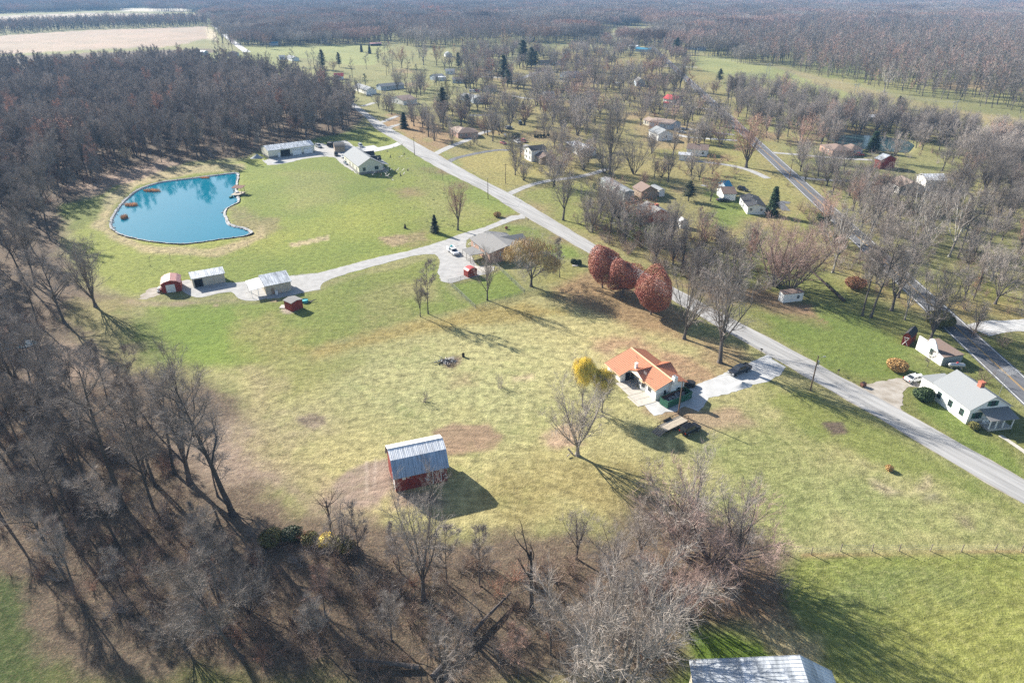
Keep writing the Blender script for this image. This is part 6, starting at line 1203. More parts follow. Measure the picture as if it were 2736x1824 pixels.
def scatter(poly, sp, seed, keep=1.0, near=4.0, jit=1.7):
    rng = random.Random(seed); xs = [p[0] for p in poly]; ys = [p[1] for p in poly]; out = []
    near_t = {}
    for tx, ty, tr in TREES: near_t.setdefault((int(tx//20), int(ty//20)), []).append((tx, ty))
    x = min(xs)
    while x < max(xs):
        y = min(ys)
        while y < max(ys):
            px, py = x+rng.uniform(-.5,.5)*sp*jit*1.2, y+rng.uniform(-.5,.5)*sp*jit*1.2
            if rng.random() < keep and inpoly(px, py, poly) and not blocked(px, py) and not any(inpoly(px, py, g) for g in NOGO):
                if not any((px-tx)**2+(py-ty)**2 < near*near for gx in (-1,0,1) for gy in (-1,0,1) for tx, ty in near_t.get((int(px//20)+gx, int(py//20)+gy), ())): out.append((px, py))
            y += sp
        x += sp
    return out
def visible(x, y): return y > 30 and abs(x) < y*.84+14 and y < 9000

# --- trees one can point to, by where their foot stands in the photograph
tpx('willow', (175,1062), (200,585), 'weeping tree with orange-brown leaves beside the brick house', conv=r7, name='willow_tree', wide=1.15)
tpx('s0', (437,978), (440,610), 'slim bare young tree between the orange willow and the round bushes', conv=r7)
for k, (bx, by, tx, ty, w_, lb) in enumerate([(830,1075,820,685,.98,'dense red-leaved tree farthest back of the three by the road'), (1010,1160,1000,800,1.10,'dense red-leaved tree in the middle of the three by the road'), (1275,1320,1290,915,.98,'dense red-leaved tree nearest to us of the three by the road')]):
    tpx('pear%d' % k, (bx,by), (tx,ty), lb, 'red trees along the side road', r7, 'red_leaved_tree', wide=w_)
tpx('o1', (1582,1545), (1600,830), 'broad bare tree between the red trees and the dark pickup', conv=r7, wide=.9)
tpx('o2', (1923,968), (1950,715), 'large bare tree with a thick pale trunk beside the black pickup', wide=1.0)
tpx('p0', (1543,1216), (1560,1020), 'big bare spreading tree on the hayfield in front of the orange-roofed house', wide=.95)
tpx('yellow', (1556,1085), (1552,950), 'slender tree with bright yellow drooping top beside the orange-roofed house', name='yellow_willow_tree', wide=.8)
tpx('yellow', (1608,1100), (1600,985), 'second smaller yellow-topped willow touching the orange-roofed house patio', name='yellow_willow_tree', wide=.9)
tpx('o0', (1510,1340), (1430,965), 'trimmed old tree with stubby limbs, left one of the pair', 'trimmed trees on the lawn edge', r6, wide=.5)
tpx('s1', (1582,1315), (1600,790), 'trimmed tall tree with a thin top, right one of the pair', 'trimmed trees on the lawn edge', r6)
tpx('o0', (2125,1190), (2110,700), 'bare tree in the fenced back yard of the brick house', conv=r6, wide=.7)
tpx('o2', (1855,545), (1840,115), 'bare vase-shaped tree beside the gravel drive entrance', conv=r6, wide=1.0)
tpx('c2', (1643,568), (1632,405), 'small thin-foliaged conifer left of the bare tree at the drive', conv=r6, name='conifer_tree', wide=1.0)
tpx('c2', (1370,530), (1370,487), 'tiny dark conifer on the lawn by the straw bed', conv=r6, name='conifer_tree', wide=1.2)
tpx('f3', (590,1395), (500,740), 'large gnarled bare tree left of the red shed lawn, nearest the small pond', conv=r5, wide=1.3, name='bare_tree')
tpx('o3', (880,1250), (770,640), 'large rounded bare tree at the left end of the gravel track', conv=r5, wide=1.0)
for k, (b_, t_) in enumerate([((1383,880),(1375,770)),((1570,840),(1550,740)),((1755,810),(1745,745)),((1935,770),(1930,725)),((2105,735),(2098,680)),((2278,697),(2268,610))]):
    tpx('sap', b_, t_, ['thin sapling','thin sapling','thin sapling','tiny sapling','thin sapling','thin sapling'][k]+' below the pond, %s from the left' % ['first','second','third','fourth','fifth','sixth'][k], 'saplings in a row below the blue pond', r5, 'sapling')
for k, (b_, t_) in enumerate([((97,660),(90,580)),((258,635),(250,570)),((877,515),(873,470)),((1165,435),(1162,370)),((1453,380),(1452,310))]):
    tpx('sap', b_, t_, 'thin sapling on the wide lawn, %s from the left' % ['first','second','third','fourth','fifth'][k], 'saplings across the lawn above the straw beds', r6, 'sapling')
for k, (b_, t_) in enumerate([((1020,1332),(1015,1200)),((1110,1385),(1108,1260)),((1213,1445),(1210,1330)),((1312,1480),(1310,1290)),((1415,1560),(1415,1430)),((240,828),(238,780)),((303,868),(300,830))]):
    tpx('sap', b_, t_, 'young thin tree on the lawn of the cream house, %s' % ['roadside first','roadside second','roadside third','roadside fourth','roadside fifth','left beyond drive','right beyond drive'][k], 'young trees on the lawn of the cream house', K(960,230,.17007), 'sapling')
tpx('dead', (690,205), (530,-348), 'bare dead tree with broken limbs left of the barn', conv=r14, name='dead_tree', wide=.8)
tpx('o0', (1540,800), (1500,-330), 'tall bare tree in front of the barn with a forked trunk', conv=r14, wide=.72)
for k, (b_, t_, ky, w_) in enumerate([((2135,1590),(1990,220),'w0',1.25),((1745,1300),(1560,90),'o0',.8),((1440,1600),(900,560),'w1',.9),((1125,1520),(700,100),'w2',1.1),((1340,1210),(900,250),'s0',1.1),((1245,485),(1110,0),'s1',.9),((995,575),(790,-40),'f1',.8),((250,1090),(0,300),'f1',.9),((2000,1420),(1850,800),'s0',1.2)]):
    tpx(ky, b_, t_, ['tall bare tree with a wide crown at the wood edge left of the barn','bare tree with upswept limbs on the litter slope','dark leaning bare trunk in the left wood','bare tree with a curved crown in the left wood','slim twin bare trunk in the left wood','thin bare tree touching the green lawn edge','thin bare tree above the brown hollow','bare tree near the left frame edge by the ditch','small bare tree at the foot of the wide-crowned one'][k], conv=r9, wide=w_)
tpx('f2', (2225,1335), (1430,260), 'old bare tree with a leaning trunk in the bottom left brush', conv=r13, lean=(0,-.3))
tpx('f0', (2030,840), (1930,0), 'bare tree with a forked top standing in the bottom brush', conv=r13); tpx('f1', (700,790), (300,60), 'bare trunk beside the green strip at bottom left', conv=r13)
tpx('snag', (180,900), (330,110), 'broken tree with a torn limb in the bottom thicket', conv=r15, name='broken_tree', wide=.6)
tpx('m1', (980,1640), (1050,560), 'huge pale many-stemmed bare tree at the bottom centre', conv=r15, wide=1.12)
tpx('m2', (1480,850), (1480,280), 'reddish bare spreading tree behind the huge pale one', conv=r15, wide=1.2); tpx('o2', (590,425), (600,-10), 'small upright bare tree at the lower edge of the hayfield', conv=r15)
tpx('o1', (935,520), (900,60), 'dark bare tree with crooked limbs in the bottom thicket', conv=r15); tpx('o3', (1175,420), (1180,0), 'bare tree with curved stems right of the crooked one', conv=r15)
tpx('m0', (1550,1950), (1590,1100), 'dense grey bare tree at the right end of the thicket', conv=r11, wide=1.0); tpx('m2', (1830,2010), (1900,1290), 'low reddish bare tree beside the dense grey one', conv=r11, wide=1.3)
tpx('o1', (2050,2110), (2050,1370), 'bare tree whose long shadow crosses the pasture', conv=r11, wide=1.0)
RT = [((595,935),(720,200),'syc0',.8,'pale-limbed bare tree left of the big grove on the right'),((865,1330),(950,560),'f0',1.0,'leaning bare trunk, left of the close pair under the right grove'),((945,1345),(1180,520),'f2',1.1,'thick leaning bare trunk, right of the close pair under the right grove'),
 ((1135,1285),(1270,540),'o0',.8,'dark forked bare tree in the middle of the right grove'),((1255,1370),(1400,880),'syc1',.8,'bare tree with a white limb pointing right'),((1490,1568),(1640,880),'o3',.9,'bare spreading tree over the green brush by the small red barn'),
 ((1665,790),(1900,60),'syc0',.8,'tall sycamore with a white top near the right pasture'),((1745,800),(1960,200),'f1',1.0,'bare leaning trunk just right of the tall sycamore'),((2030,690),(2060,330),'o0',.8,'open bare tree on the right pasture'),((2150,640),(2230,350),'o1',.9,'bare tree at the right edge of the pasture'),
 ((1330,640),(1420,60),'syc1',.9,'large sycamore with bright white crooked branches'),((1430,700),(1560,170),'syc0',.9,'second sycamore with white branches right behind the first'),((60,1060),(150,440),'m2',1.25,'broad bare tree with reddish twigs behind the white shed'),((205,1090),(330,500),'m2',1.05,'reddish bare tree above the white shed roof'),
 ((860,520),(850,220),'o1',.8,'bare tree by the country road bend'),((950,560),(960,130),'o3',.9,'bare grey tree right of the country road'),((515,400),(530,170),'s0',1.2,'thin bare tree at the road edge'),((590,220),(610,0),'o3',.7,'bare tree on the lawn below the gravel lane'),((340,105),(350,-80),'o3',.9,'small round bare tree above the gravel lane'),
 ((1800,1190),(1850,880),'o0',.9,'leaning bare tree beside the light pole on the right'),((1890,1500),(1900,1180),'o2',1.0,'bare tree by the white gravel lane at right'),((2205,250),(2250,-40),'o2',1.1,'bare tree far right beyond the white barn')]
for b_, t_, ky, w_, lb in RT: tpx(ky, b_, t_, lb, conv=r8, wide=w_, name='sycamore_tree' if 'syc' in ky else 'bare_tree')
tpx('o2', (470,455), (490,-10), 'wide bare tree beside the side road, opposite the drive', conv=r7, wide=1.1)
tpx('s1', (1718,525), (1735,330), 'thin bare tree in the leaf-strewn yard', conv=r7)
# the leaning fallen trunk on the right
ft = empty('fallen_tree', P(*r8(700,1205)), 0, 'dark fallen tree trunk leaning over the lawn by the white shed', 'fallen tree')
mb = MB(); v_ = P(*r8(350,985)) - P(*r8(700,1205)); mb.tube([(0,0,.3), (v_.x*.4, v_.y*.4, 1.4), (v_.x*.8, v_.y*.8, 2.6), (v_.x*1.1, v_.y*1.1, 3.6)], [.45,.36,.25,.12], 8); mb.build('trunk', M['barkdead'], ft)
mb = MB(); rr_ = random.Random(5)
for k in range(16): p_ = Vector((v_.x, v_.y, 3.2))*rr_.uniform(.75,1.1); mb.tube([p_, p_+Vector((rr_.gauss(0,1.6), rr_.gauss(0,1.6), rr_.uniform(.3,2)))], [.06,.015], 3)
mb.build('branch', M['barkdead'], ft)
# --- trees of the neighbourhood
NBH2 = [('c0',(970,480),(965,405),1.3,'dark conifer on the far field, left of two'),('c0',(1045,495),(1040,410),1.3,'dark conifer on the far field, right of two'),('c1',(615,640),(600,455),1,'tall pine standing over the left wood'),('c1',(765,620),(755,480),1,'pine behind the orange tree'),('c3',(1860,640),(1865,480),1,'slim pine among the far houses'),
 ('c1',(2275,760),(2285,505),1.1,'tall pine right of the brown-roofed garage'),('c1',(2310,800),(2310,640),1.4,'bushy green pine in front of the taller pine'),('c0',(1360,1180),(1350,1030),1.6,'dark evergreen at the bend of the side road'),('c3',(1722,1090),(1720,800),1.2,'tall grey-green pine in the middle yards'),('c1',(1940,1010),(1930,865),1.3,'dark pine left of the grey-roofed house'),
 ('leafy0',(715,665),(720,545),1.2,'orange-brown round tree above the left wood'),('leafy0',(1660,605),(1660,405),1,'rust-coloured tree among the far houses'),('leafy0',(1340,625),(1320,430),1.2,'dark rusty tree behind the middle houses'),('leafy1',(2290,500),(2300,305),1.2,'orange-topped tall tree far right of the rusty one'),('leafy0',(100,450),(100,315),1,'reddish tree at the far left field edge'),
 ('m0',(1640,1295),(1635,1010),.8,'many-stemmed bare tree on the verge, nearest the road'),('o2',(1585,1258),(1580,970),1.0,'wide bare tree behind the many-stemmed one'),('m0',(1800,1330),(1790,1085),.7,'many-stemmed bare tree left of the brick ranch house'),('o1',(1452,1160),(1450,890),1.0,'bare tree by the dark evergreen'),('o3',(1885,1140),(1880,895),1.2,'rounded purplish bare tree above the brick ranch house'),
 ('o0',(1970,825),(1975,510),1.1,'big bare tree with upswept limbs in the open yard'),('o2',(2175,1300),(2170,1020),1.1,'big vase-shaped bare tree right of the brick ranch house'),('o3',(2003,1335),(2000,1215),1.2,'small spreading bare tree in front of the brick ranch house'),('o1',(2335,1190),(2300,850),1.1,'bare tree behind the parked trailer'),('o2',(1512,880),(1500,650),.9,'bare tree behind the long grey building'),
 ('o1',(1200,1010),(1190,825),1.2,'bare tree in front of the brown-roofed white house'),('o1',(1130,1000),(1120,850),1,'bare tree left of the brown-roofed white house'),('s0',(1170,1035),(1150,930),1.2,'leaning thin bare tree on the brown verge'),('o0',(2205,1085),(2200,860),1,'thin-limbed bare tree left of the round trampoline yard'),('syc0',(1540,600),(1530,320),1,'pale tall sycamore behind the far houses'),
 ('leafy2',(1760,1000),(1745,720),1.1,'olive-tinted bare tree with dense fine twigs'),('o3',(1300,830),(1290,620),1.2,'rounded bare tree behind the long grey building roof'),('o1',(940,860),(900,700),1.2,'bare tree at the edge of the left wood by the white house'),('o2',(2105,560),(2120,400),1.2,'bare tree beside the white garden shed far right')]
for ky, b_, t_, w_, lb in NBH2: tpx(ky, b_, t_, lb, 'trees among the houses', r2, {'c':'pine_tree','l':'autumn_tree'}.get(ky[0], 'bare_tree'), wide=w_)
NBH3 = [('o3',(322,800),(310,605),1.1,'rounded bare tree beside the asphalt bend'),('o1',(235,970),(230,640),.9,'tall bare tree left of the broad purplish one'),('m0',(312,1262),(300,990),.9,'many-stemmed bare tree behind the row of shrubs'),('o2',(457,1250),(455,1000),1.1,'bare tree on the open lawn above the split-level house'),('o3',(352,1560),(330,1310),1.3,'silvery bare tree in front of the split-level house'),
 ('leafy0',(440,1445),(440,1325),1.2,'small orange-brown tree right of the split-level house'),('m0',(600,1245),(590,880),1.2,'dense dark bare thicket tree on the middle lawn'),('o0',(748,828),(740,500),1.2,'large dark-limbed bare tree with a reddish neighbour'),('o2',(858,895),(860,690),.9,'bare tree above the dark lawn shade'),('m0',(1050,920),(1050,690),1,'clump of thin bare stems left of the blue house'),
 ('o1',(1327,575),(1330,345),1.2,'rounded bare tree below the blue-tarped roof'),('o1',(1640,930),(1640,740),1.3,'spreading bare tree by the country road'),('o2',(1540,832),(1540,540),1.2,'broad orange-tinged bare tree at the road top'),('o1',(1490,825),(1480,590),1,'bare tree beside the broad orange-tinged one'),('o1',(1182,1152),(1190,830),.8,'bare tree left of the beige ranch house'),
 ('m0',(1290,1042),(1300,830),1,'group of bare stems behind the beige ranch house'),('o2',(1605,1185),(1620,930),1.3,'wide bare tree right of the beige ranch house'),('o0',(1480,1425),(1530,1140),1,'leaning bare tree right of the grey-roofed white house'),('m0',(850,1590),(830,1240),1.1,'clump of tall bare stems, left of the middle pair'),('o2',(900,1600),(880,940),.8,'tall bare tree with straight limbs in the middle'),
 ('o1',(965,1225),(970,920),.9,'bare tree with a forked trunk on the middle lawn'),('o1',(1850,870),(1850,735),1.2,'round bare tree at the wood edge by the road'),('f0',(1975,1000),(1985,690),1.1,'dark bare trunk, left of the roadside pair'),('f1',(2000,1000),(2020,690),1.1,'dark bare trunk, right of the roadside pair'),('o3',(2150,1540),(2160,1060),1.3,'large dark bare tree standing beside the country road'),
 ('m0',(1120,1600),(1130,1230),1.1,'clump of tall bare stems, right of the middle pair'),('o1',(1160,405),(1160,290),1.1,'bare tree under the green-roofed far house'),('o1',(965,462),(960,318),1.1,'bare tree left of the blue-tarped roof'),('o1',(1238,425),(1230,300),1,'bare tree above the blue-tarped roof'),('m1',(655,1560),(640,1240),1.0,'pale bare tree in front of the white flat-roofed house'),
 ('leafy1',(985,745),(990,560),1,'orange-yellow tree left of the blue house'),('leafy1',(1100,660),(1090,525),1.2,'tall orange-yellow tree above the blue house'),('leafy1',(735,440),(720,345),1.3,'yellow-orange tree among the far houses'),('leafy0',(870,445),(870,320),1.3,'rusty red tree among the far houses'),('leafy1',(2165,370),(2165,275),1.4,'golden tree alone in the far right wood'),
 ('leafy0',(500,590),(500,478),1.3,'pinkish red round tree beside the white garage'),('leafy0',(860,700),(840,600),1,'rust-red tree leaning on the large dark-limbed one'),('leafy0',(1225,720),(1230,540),1,'rusty tree right of the blue house'),('c1',(100,615),(90,365),1.3,'large dark pine, left of the far trio'),('c3',(175,645),(170,430),1.3,'large dark pine in the middle of the far trio'),('c1',(215,640),(230,470),1.2,'dark pine, right of the far trio'),
 ('c1',(1530,280),(1535,160),1.5,'tall dark pine at the far road end'),('c1',(1510,500),(1515,345),1.5,'large dark pine beside the long green field'),('c0',(1585,525),(1585,410),1.2,'dark conifer right of the large pine by the field'),('c3',(1905,760),(1905,630),1.4,'light green pine by the country road'),('c2',(785,888),(785,845),1.8,'small round evergreen on the middle lawn'),('c2',(100,1005),(95,930),1.5,'small dark evergreen by the grey lane'),
 ('leafy0',(1840,1600),(1850,1420),1.5,'reddish-brown leafy tree by the white shed of the ranch')]
for ky, b_, t_, w_, lb in NBH3: tpx(ky, b_, t_, lb, 'trees among the houses', r3, {'c':'pine_tree','l':'autumn_tree'}.get(ky[0], 'bare_tree'), wide=w_)
for ky, b_, t_, w_, lb in [('o1',(285,1460),(320,1050),1,'bare tree left of the ranch house by the far pond'),('o3',(90,1310),(95,1120),1.2,'rounded bare tree beside the country road, small'),('c0',(960,1395),(965,1205),1.9,'wide dark evergreen in front of the far pond'),('syc0',(1065,850),(1130,525),.9,'white leaning sycamore in the far right wood'),('o1',(500,1300),(560,1000),1,'leaning bare tree beside the far pond'),('c3',(1190,1000),(1190,880),1.2,'dark pine under the power line'),('c3',(1640,480),(1690,385),2.0,'bright green pines deep in the far right wood'),('o0',(1140,1490),(1150,1200),1.2,'bare tree before the red metal-roofed barn')]:
    tpx(ky, b_, t_, lb, 'trees on the right beyond the road', r4, {'c':'pine_tree'}.get(ky[0], 'sycamore_tree' if ky[0] == 's' else 'bare_tree'), wide=w_)
tpx('c0', (1760,1000), (1770,330), 'tall dark evergreen beside the white gabled mobile home', conv=K(1860,460,.1148), name='pine_tree', wide=1.3)
tpx('c3', (2030,760), (2080,330), 'large grey-green evergreen behind the brown garage', conv=K(1580,440,.12757), name='pine_tree', wide=1.6)
tpx('leafy2', (250,1205), (330,900), 'small olive drooping tree in the mobile home yard', conv=K(1860,460,.1148), name='willow_tree', wide=1.5)
tpx('leafy0', (330,680), (330,-20), 'tall tree with thin rusty leaves left of the brown-roofed garage house', conv=K(1860,460,.1148), name='autumn_tree', wide=1.1)
for k, (b_, t_, lb) in enumerate([((310,1290),(320,1060),'left of three'),((420,1260),(430,1050),'middle of three'),((560,1230),(560,1040),'right of three')]):
    tpx('leafy0', (r1(*b_)[0]+60, r1(*b_)[1]+60), (0, r1(*t_)[1]+10), 'rusty red oak standing in the wood above the pond, '+lb, 'rusty oaks in the wood above the pond', name='autumn_tree', wide=1.1)
tpx('leafy1', (110,290), (0,248), 'golden-brown tree alone in the left wood', name='autumn_tree', wide=1.2)
# --- woods: the nearest trees stand one by one, the rest are masses
WA = D_([(-420,190),(0,180),(200,172),(330,163),(400,154),(470,162),(560,172),(760,215),(845,262),(800,302),(610,347),(560,362),(400,366),(280,398),(200,436),(130,470),(60,500),(-420,560)])
WA2 = D_([(-420,560),(60,500),(150,520),(110,620),(60,700),(-420,700)])
WB = D_([(-420,700),(60,700),(110,740),(40,900),(250,900),(330,960),(420,1080),(430,1200),(250,1330),(60,1330),(-200,1330),(-420,1300)])
WC = D_([(60,1330),(250,1330),(430,1200),(560,1210),(700,1240),(1000,1290),(1500,1290),(1560,1400),(1450,1560),(900,1560),(300,1480)])
WT = D_([(1340,470),(1420,470),(1560,520),(1700,560),(1800,600),(1770,690),(1640,690),(1545,600),(1400,505)])
WT2 = D_([(1305,492),(1400,500),(1560,585),(1670,690),(1600,692),(1520,632),(1430,582),(1335,528)])
WR = D_([(1880,520),(1990,440),(2352,420),(2560,700),(2350,740),(2060,660),(1920,640)])
WP = D_([(1880,262),(2040,262),(2120,292),(2300,335),(2500,380),(2500,450),(2352,420),(2200,430),(2140,400),(2220,345),(2100,318),(1960,345),(1840,300)])
WX = D_([(1640,262),(1760,240),(1900,268),(2100,306),(2352,345),(2560,380),(2560,640),(2352,640),(2060,560),(1980,500),(1900,440),(1800,350)])
WX2 = D_([(1630,215),(1720,200),(1820,215),(1940,255),(2060,285),(2352,335),(2500,360),(2500,420),(2352,400),(2160,350),(2000,330),(1860,330),(1760,300),(1660,262)])
WRD = D_([(1800,420),(1880,440),(1960,470),(2250,720),(2352,830),(2352,760),(2560,900),(2300,800),(2190,790),(2000,640),(1880,560),(1840,500)])
WP2 = D_([(1780,380),(1960,400),(2150,440),(2200,470),(2000,470),(1850,440)])
WRF = D_([(1580,85),(1640,124),(1760,146),(1880,176),(2000,200),(2352,262),(2600,290),(2600,60),(2352,60),(1900,70)])
WU = D_([(500,62),(660,66),(900,98),(1100,106),(1300,88),(1300,62),(900,62)])
WN = D_([(880,255),(1000,180),(1060,120),(1300,95),(1560,110),(1600,180),(1740,400),(1700,560),(1540,600),(1330,440),(1190,430),(1150,350),(1010,330)])
def H_(lo, hi): return R.uniform(lo, hi)
cand = []
for poly, sp, sd_, ks, lo, hi, grp, nm, keep in (
    (WB, 6.9, 1, ['w0','w1','w2','w3','w0','w2','s0','s1'], 14, 22, 'tall bare grey tree in the thick wood at the lower left', 'bare trees of the lower left wood', .95),
    (WC, 7.5, 2, ['s0','s1','f3','m0','o1'], 7, 13, 'thin bare tree in the brown brush along the bottom', 'bare trees in the brush along the bottom', .75),
    (WA2, 8.5, 3, ['w0','w1','w2','w3'], 16, 22, 'tall bare tree at the left frame edge beside the pond', 'bare trees left of the pond', .9),
    (WT, 9.0, 4, ['o0','o1','m0','s0','o2'], 8, 13, 'bare tree in the thicket behind the three red trees', 'bare trees in the thicket east of the side road', .85),
    (WR, 12.5, 5, OPN+['syc0'], 12, 17, 'bare tree in the loose grove right of the country road', 'bare trees in the right grove', .8),
    (WA, 7.0, 6, FOR, 17, 23, 'tall bare tree in the dense wood behind the pond', 'bare trees of the wood behind the pond', 1.0)):
    for x, y in scatter(poly, sp, sd_, keep):
        if visible(x, y): cand.append((math.hypot(x, y), x, y, ks, lo, hi, grp, nm))
cand.sort(key=lambda c: (0 if c[6][:4] != 'tall' or 'behind' not in c[6] else 1, c[0]))
quota = 268 - CNT[0]
rest = []; GRP = {}
for c in cand:
    if quota > 0: GRP.setdefault(c[6], []).append(place(R.choice(c[3]), (c[1], c[2], 0), H_(c[4], c[5]), c[6], 'tree', c[7])); quota -= 1
    else: rest.append(c)
ORD = ['first','second','third','fourth','fifth','sixth','seventh','eighth','ninth','tenth','eleventh','twelfth','thirteenth','fourteenth','fifteenth','sixteenth']
def relabel(objs, base, per=9):
    def pr(o):
        x, y, z = o.location; zc = y*CP-(z-CAM_H)*SP; return (x/zc, (y*SP+(z-CAM_H)*CP)/zc)
    objs = sorted(objs, key=lambda o: pr(o)[1]); nb_ = max(1, math.ceil(len(objs)/per)); k = math.ceil(len(objs)/nb_)
    for r in range(nb_):
        row = sorted(objs[r*k:(r+1)*k], key=lambda o: pr(o)[0])
        for i, o in enumerate(row): o['label'] = '%s, %s row from the bottom, %s from left' % (base, ORD[r], ORD[i])
for gname, base in (('tall bare grey tree in the thick wood at the lower left', 'bare tree in the lower left wood'), ('thin bare tree in the brown brush along the bottom', 'thin bare tree in the bottom brush'), ('tall bare tree at the left frame edge beside the pond', 'tall bare tree left of the pond'), ('bare tree in the thicket behind the three red trees', 'bare tree behind the red trees'), ('bare tree in the loose grove right of the country road', 'bare tree in the right grove')):
    if gname in GRP: relabel(GRP[gname], base)
mass('near_wood', FOR+['leafy0','leafy1','syc0','c3'], [(c[1], c[2]) for c in rest if c[1] < 0], 'dense leafless grey wood behind and left of the pond', 'wood', .5, 1.12, [4]*4+[.4,.1,.15,.02])
rr2 = [(c[1], c[2]) for c in rest if c[1] >= 0]
if rr2: mass('thicket_wood', OPN, rr2, 'leafless thicket east of the side road', 'wood', .6, 1.0)
LV = lambda poly, sp, sd_, keep=1.0: [q for q in scatter(poly, sp, sd_, keep) if visible(*q)]
mass('pond_side_wood', OPN, LV(WT2, 7, 51, .75)+LV(WP, 8.5, 11, .8)+LV(WP2, 9, 12, .7)+[q for q in LV(WX, 10, 41, .8) if vnoise(np.array([q[0]+999.]), np.array([q[1]]), 26, 8)[0] > .5]+LV(WX2, 9, 45, .7)+LV(WRD, 9, 42, .6), 'leafless trees around the far pond and power line', 'wood', .75, 1.1)
wn_ = [q for q in LV(WN, 10.5, 13, .9) if vnoise(np.array([q[0]+999.]), np.array([q[1]]), 24, 3)[0] > .46]
mass('near_yard_trees', OPN+MUL+['m2','leafy0'], [q for q in wn_ if q[1] < 430], 'leafless shade trees among the nearer houses', 'wood', .55, 1.0, [3,3,3,3,2,1,2,.5], wd=1.15)
mass('yard_trees', LODO+['lr','lc','lo0','lo1'], [q for q in wn_ if q[1] >= 430], 'leafless shade trees between the far houses', 'wood', .65, 1.05, [4,4,4,.8,.25,4,4], wd=1.25)
mass('right_hill_wood', LODF+['lr','lc'], LV(WRF, 8.5, 14, .95), 'brown-grey wood beyond the green strip on the right', 'wood', .5, 1.2, [4]*5+[.6,.25])
mass('upper_wood', LODF+['lr'], LV(WU, 9, 15, .95), 'blue-grey wood beyond the far field', 'wood', .8, 1.1, [4]*5+[.5])
hedge = LV(D_([(-300,66),(0,64),(200,54),(440,48),(478,50),(478,61),(200,68),(0,80),(-300,90)]), 8, 16, .9)
mass('hedgerow_wood', LODF+['lc'], hedge, 'line of bare and evergreen trees between the tan fields', 'wood', .7, 1.0, [4]*5+[3])
# undergrowth
bp_ = scatter(WC, 2.4, 21, .85, near=0) + scatter(WB, 2.6, 22, .85, near=0)
mass('undergrowth', ['b0','b1','b2','b3'], [p for p in bp_ if visible(*p)], 'tangled brown underbrush on the woodland floor', 'underbrush', .35, .85, [3,3,3,2])
bp_ = scatter(WT, 3.4, 23, .8, near=0) + scatter(WT2, 2.8, 52, .8, near=0) + scatter(D_([(1640,1290),(1800,1290),(1790,1400),(1700,1440),(1560,1400),(1500,1300)]), 2.6, 24, .8, near=0) + scatter(WP2, 4, 25, .5, near=0) + scatter(WR, 5.0, 29, .6, near=0) + scatter(WRD, 4.2, 43, .7, near=0) + scatter(WX, 9, 44, .6, near=0) + scatter(WP, 6, 28, .5, near=0) + scatter(WN, 11, 30, .4, near=0) + scatter(D_([(1880,560),(2000,640),(2100,700),(2050,700),(1860,620)]), 4, 27, .6, near=0)
mass('thicket', ['b0','b1','b3','b4'], [p for p in bp_ if visible(*p)], 'tangled leafless thicket bushes', 'thicket', .5, 1.05, [3,3,3,1])
bp_ = scatter(WA, 7, 26, .6, near=0); mass('wood_understorey', ['b0','b2','b3'], [p for p in bp_ if visible(*p) and p[1] < 420], 'low bushes under the wood behind the pond', 'underbrush', .5, 1.2)
# far country
def farpts(y0, y1, step, seed, sx=1.0):
    rng = random.Random(seed); out = []; y = y0
    while y < y1:
        st = step*(1+max(0, y-2500)/2500); x = -y*.85
        while x < y*.85:
            px, py = x+rng.uniform(-.4,.4)*st, y+rng.uniform(-.4,.4)*st
            if not any(inpoly(px, py, g) for g in FARNO): out.append((px, py, float(min(1, max(0, (py-1500)/3000))*0)))
            x += st
        y += st
    return out
FARNO = NOGO + [D_([(-420,110),(300,90),(520,100),(560,175),(0,195),(-420,200)]), WA, WRF, WU, WN, D_([(-300,34),(0,32),(300,24),(480,30),(500,104),(420,112),(0,136),(-300,160)]), D_([(430,108),(660,112),(900,100),(1100,112),(1300,95),(1560,110),(1600,120),(1640,300),(840,300),(700,190),(480,150),(430,130)]), D_([(1560,120),(2352,250),(2700,300),(2700,500),(1560,500)]),
    D_([(470,36),(480,70),(530,110),(560,110),(500,60),(485,36)])]
fp = farpts(720, 5200, 43, 31)
mass('far_wood', ['cl0','cl1','cl2','cl3'], fp, 'endless leafless woods fading into blue haze', 'wood', .85, 1.15)
mass('scattered_far_trees', LODF+['lr','lc'], [q for q in scatter(D_([(440,112),(700,110),(1100,108),(1100,150),(880,240),(700,200),(560,150)]), 26, 33, .6)], 'bare trees around the distant clearings', 'wood', .6, .95, [4]*5+[1.5,1])
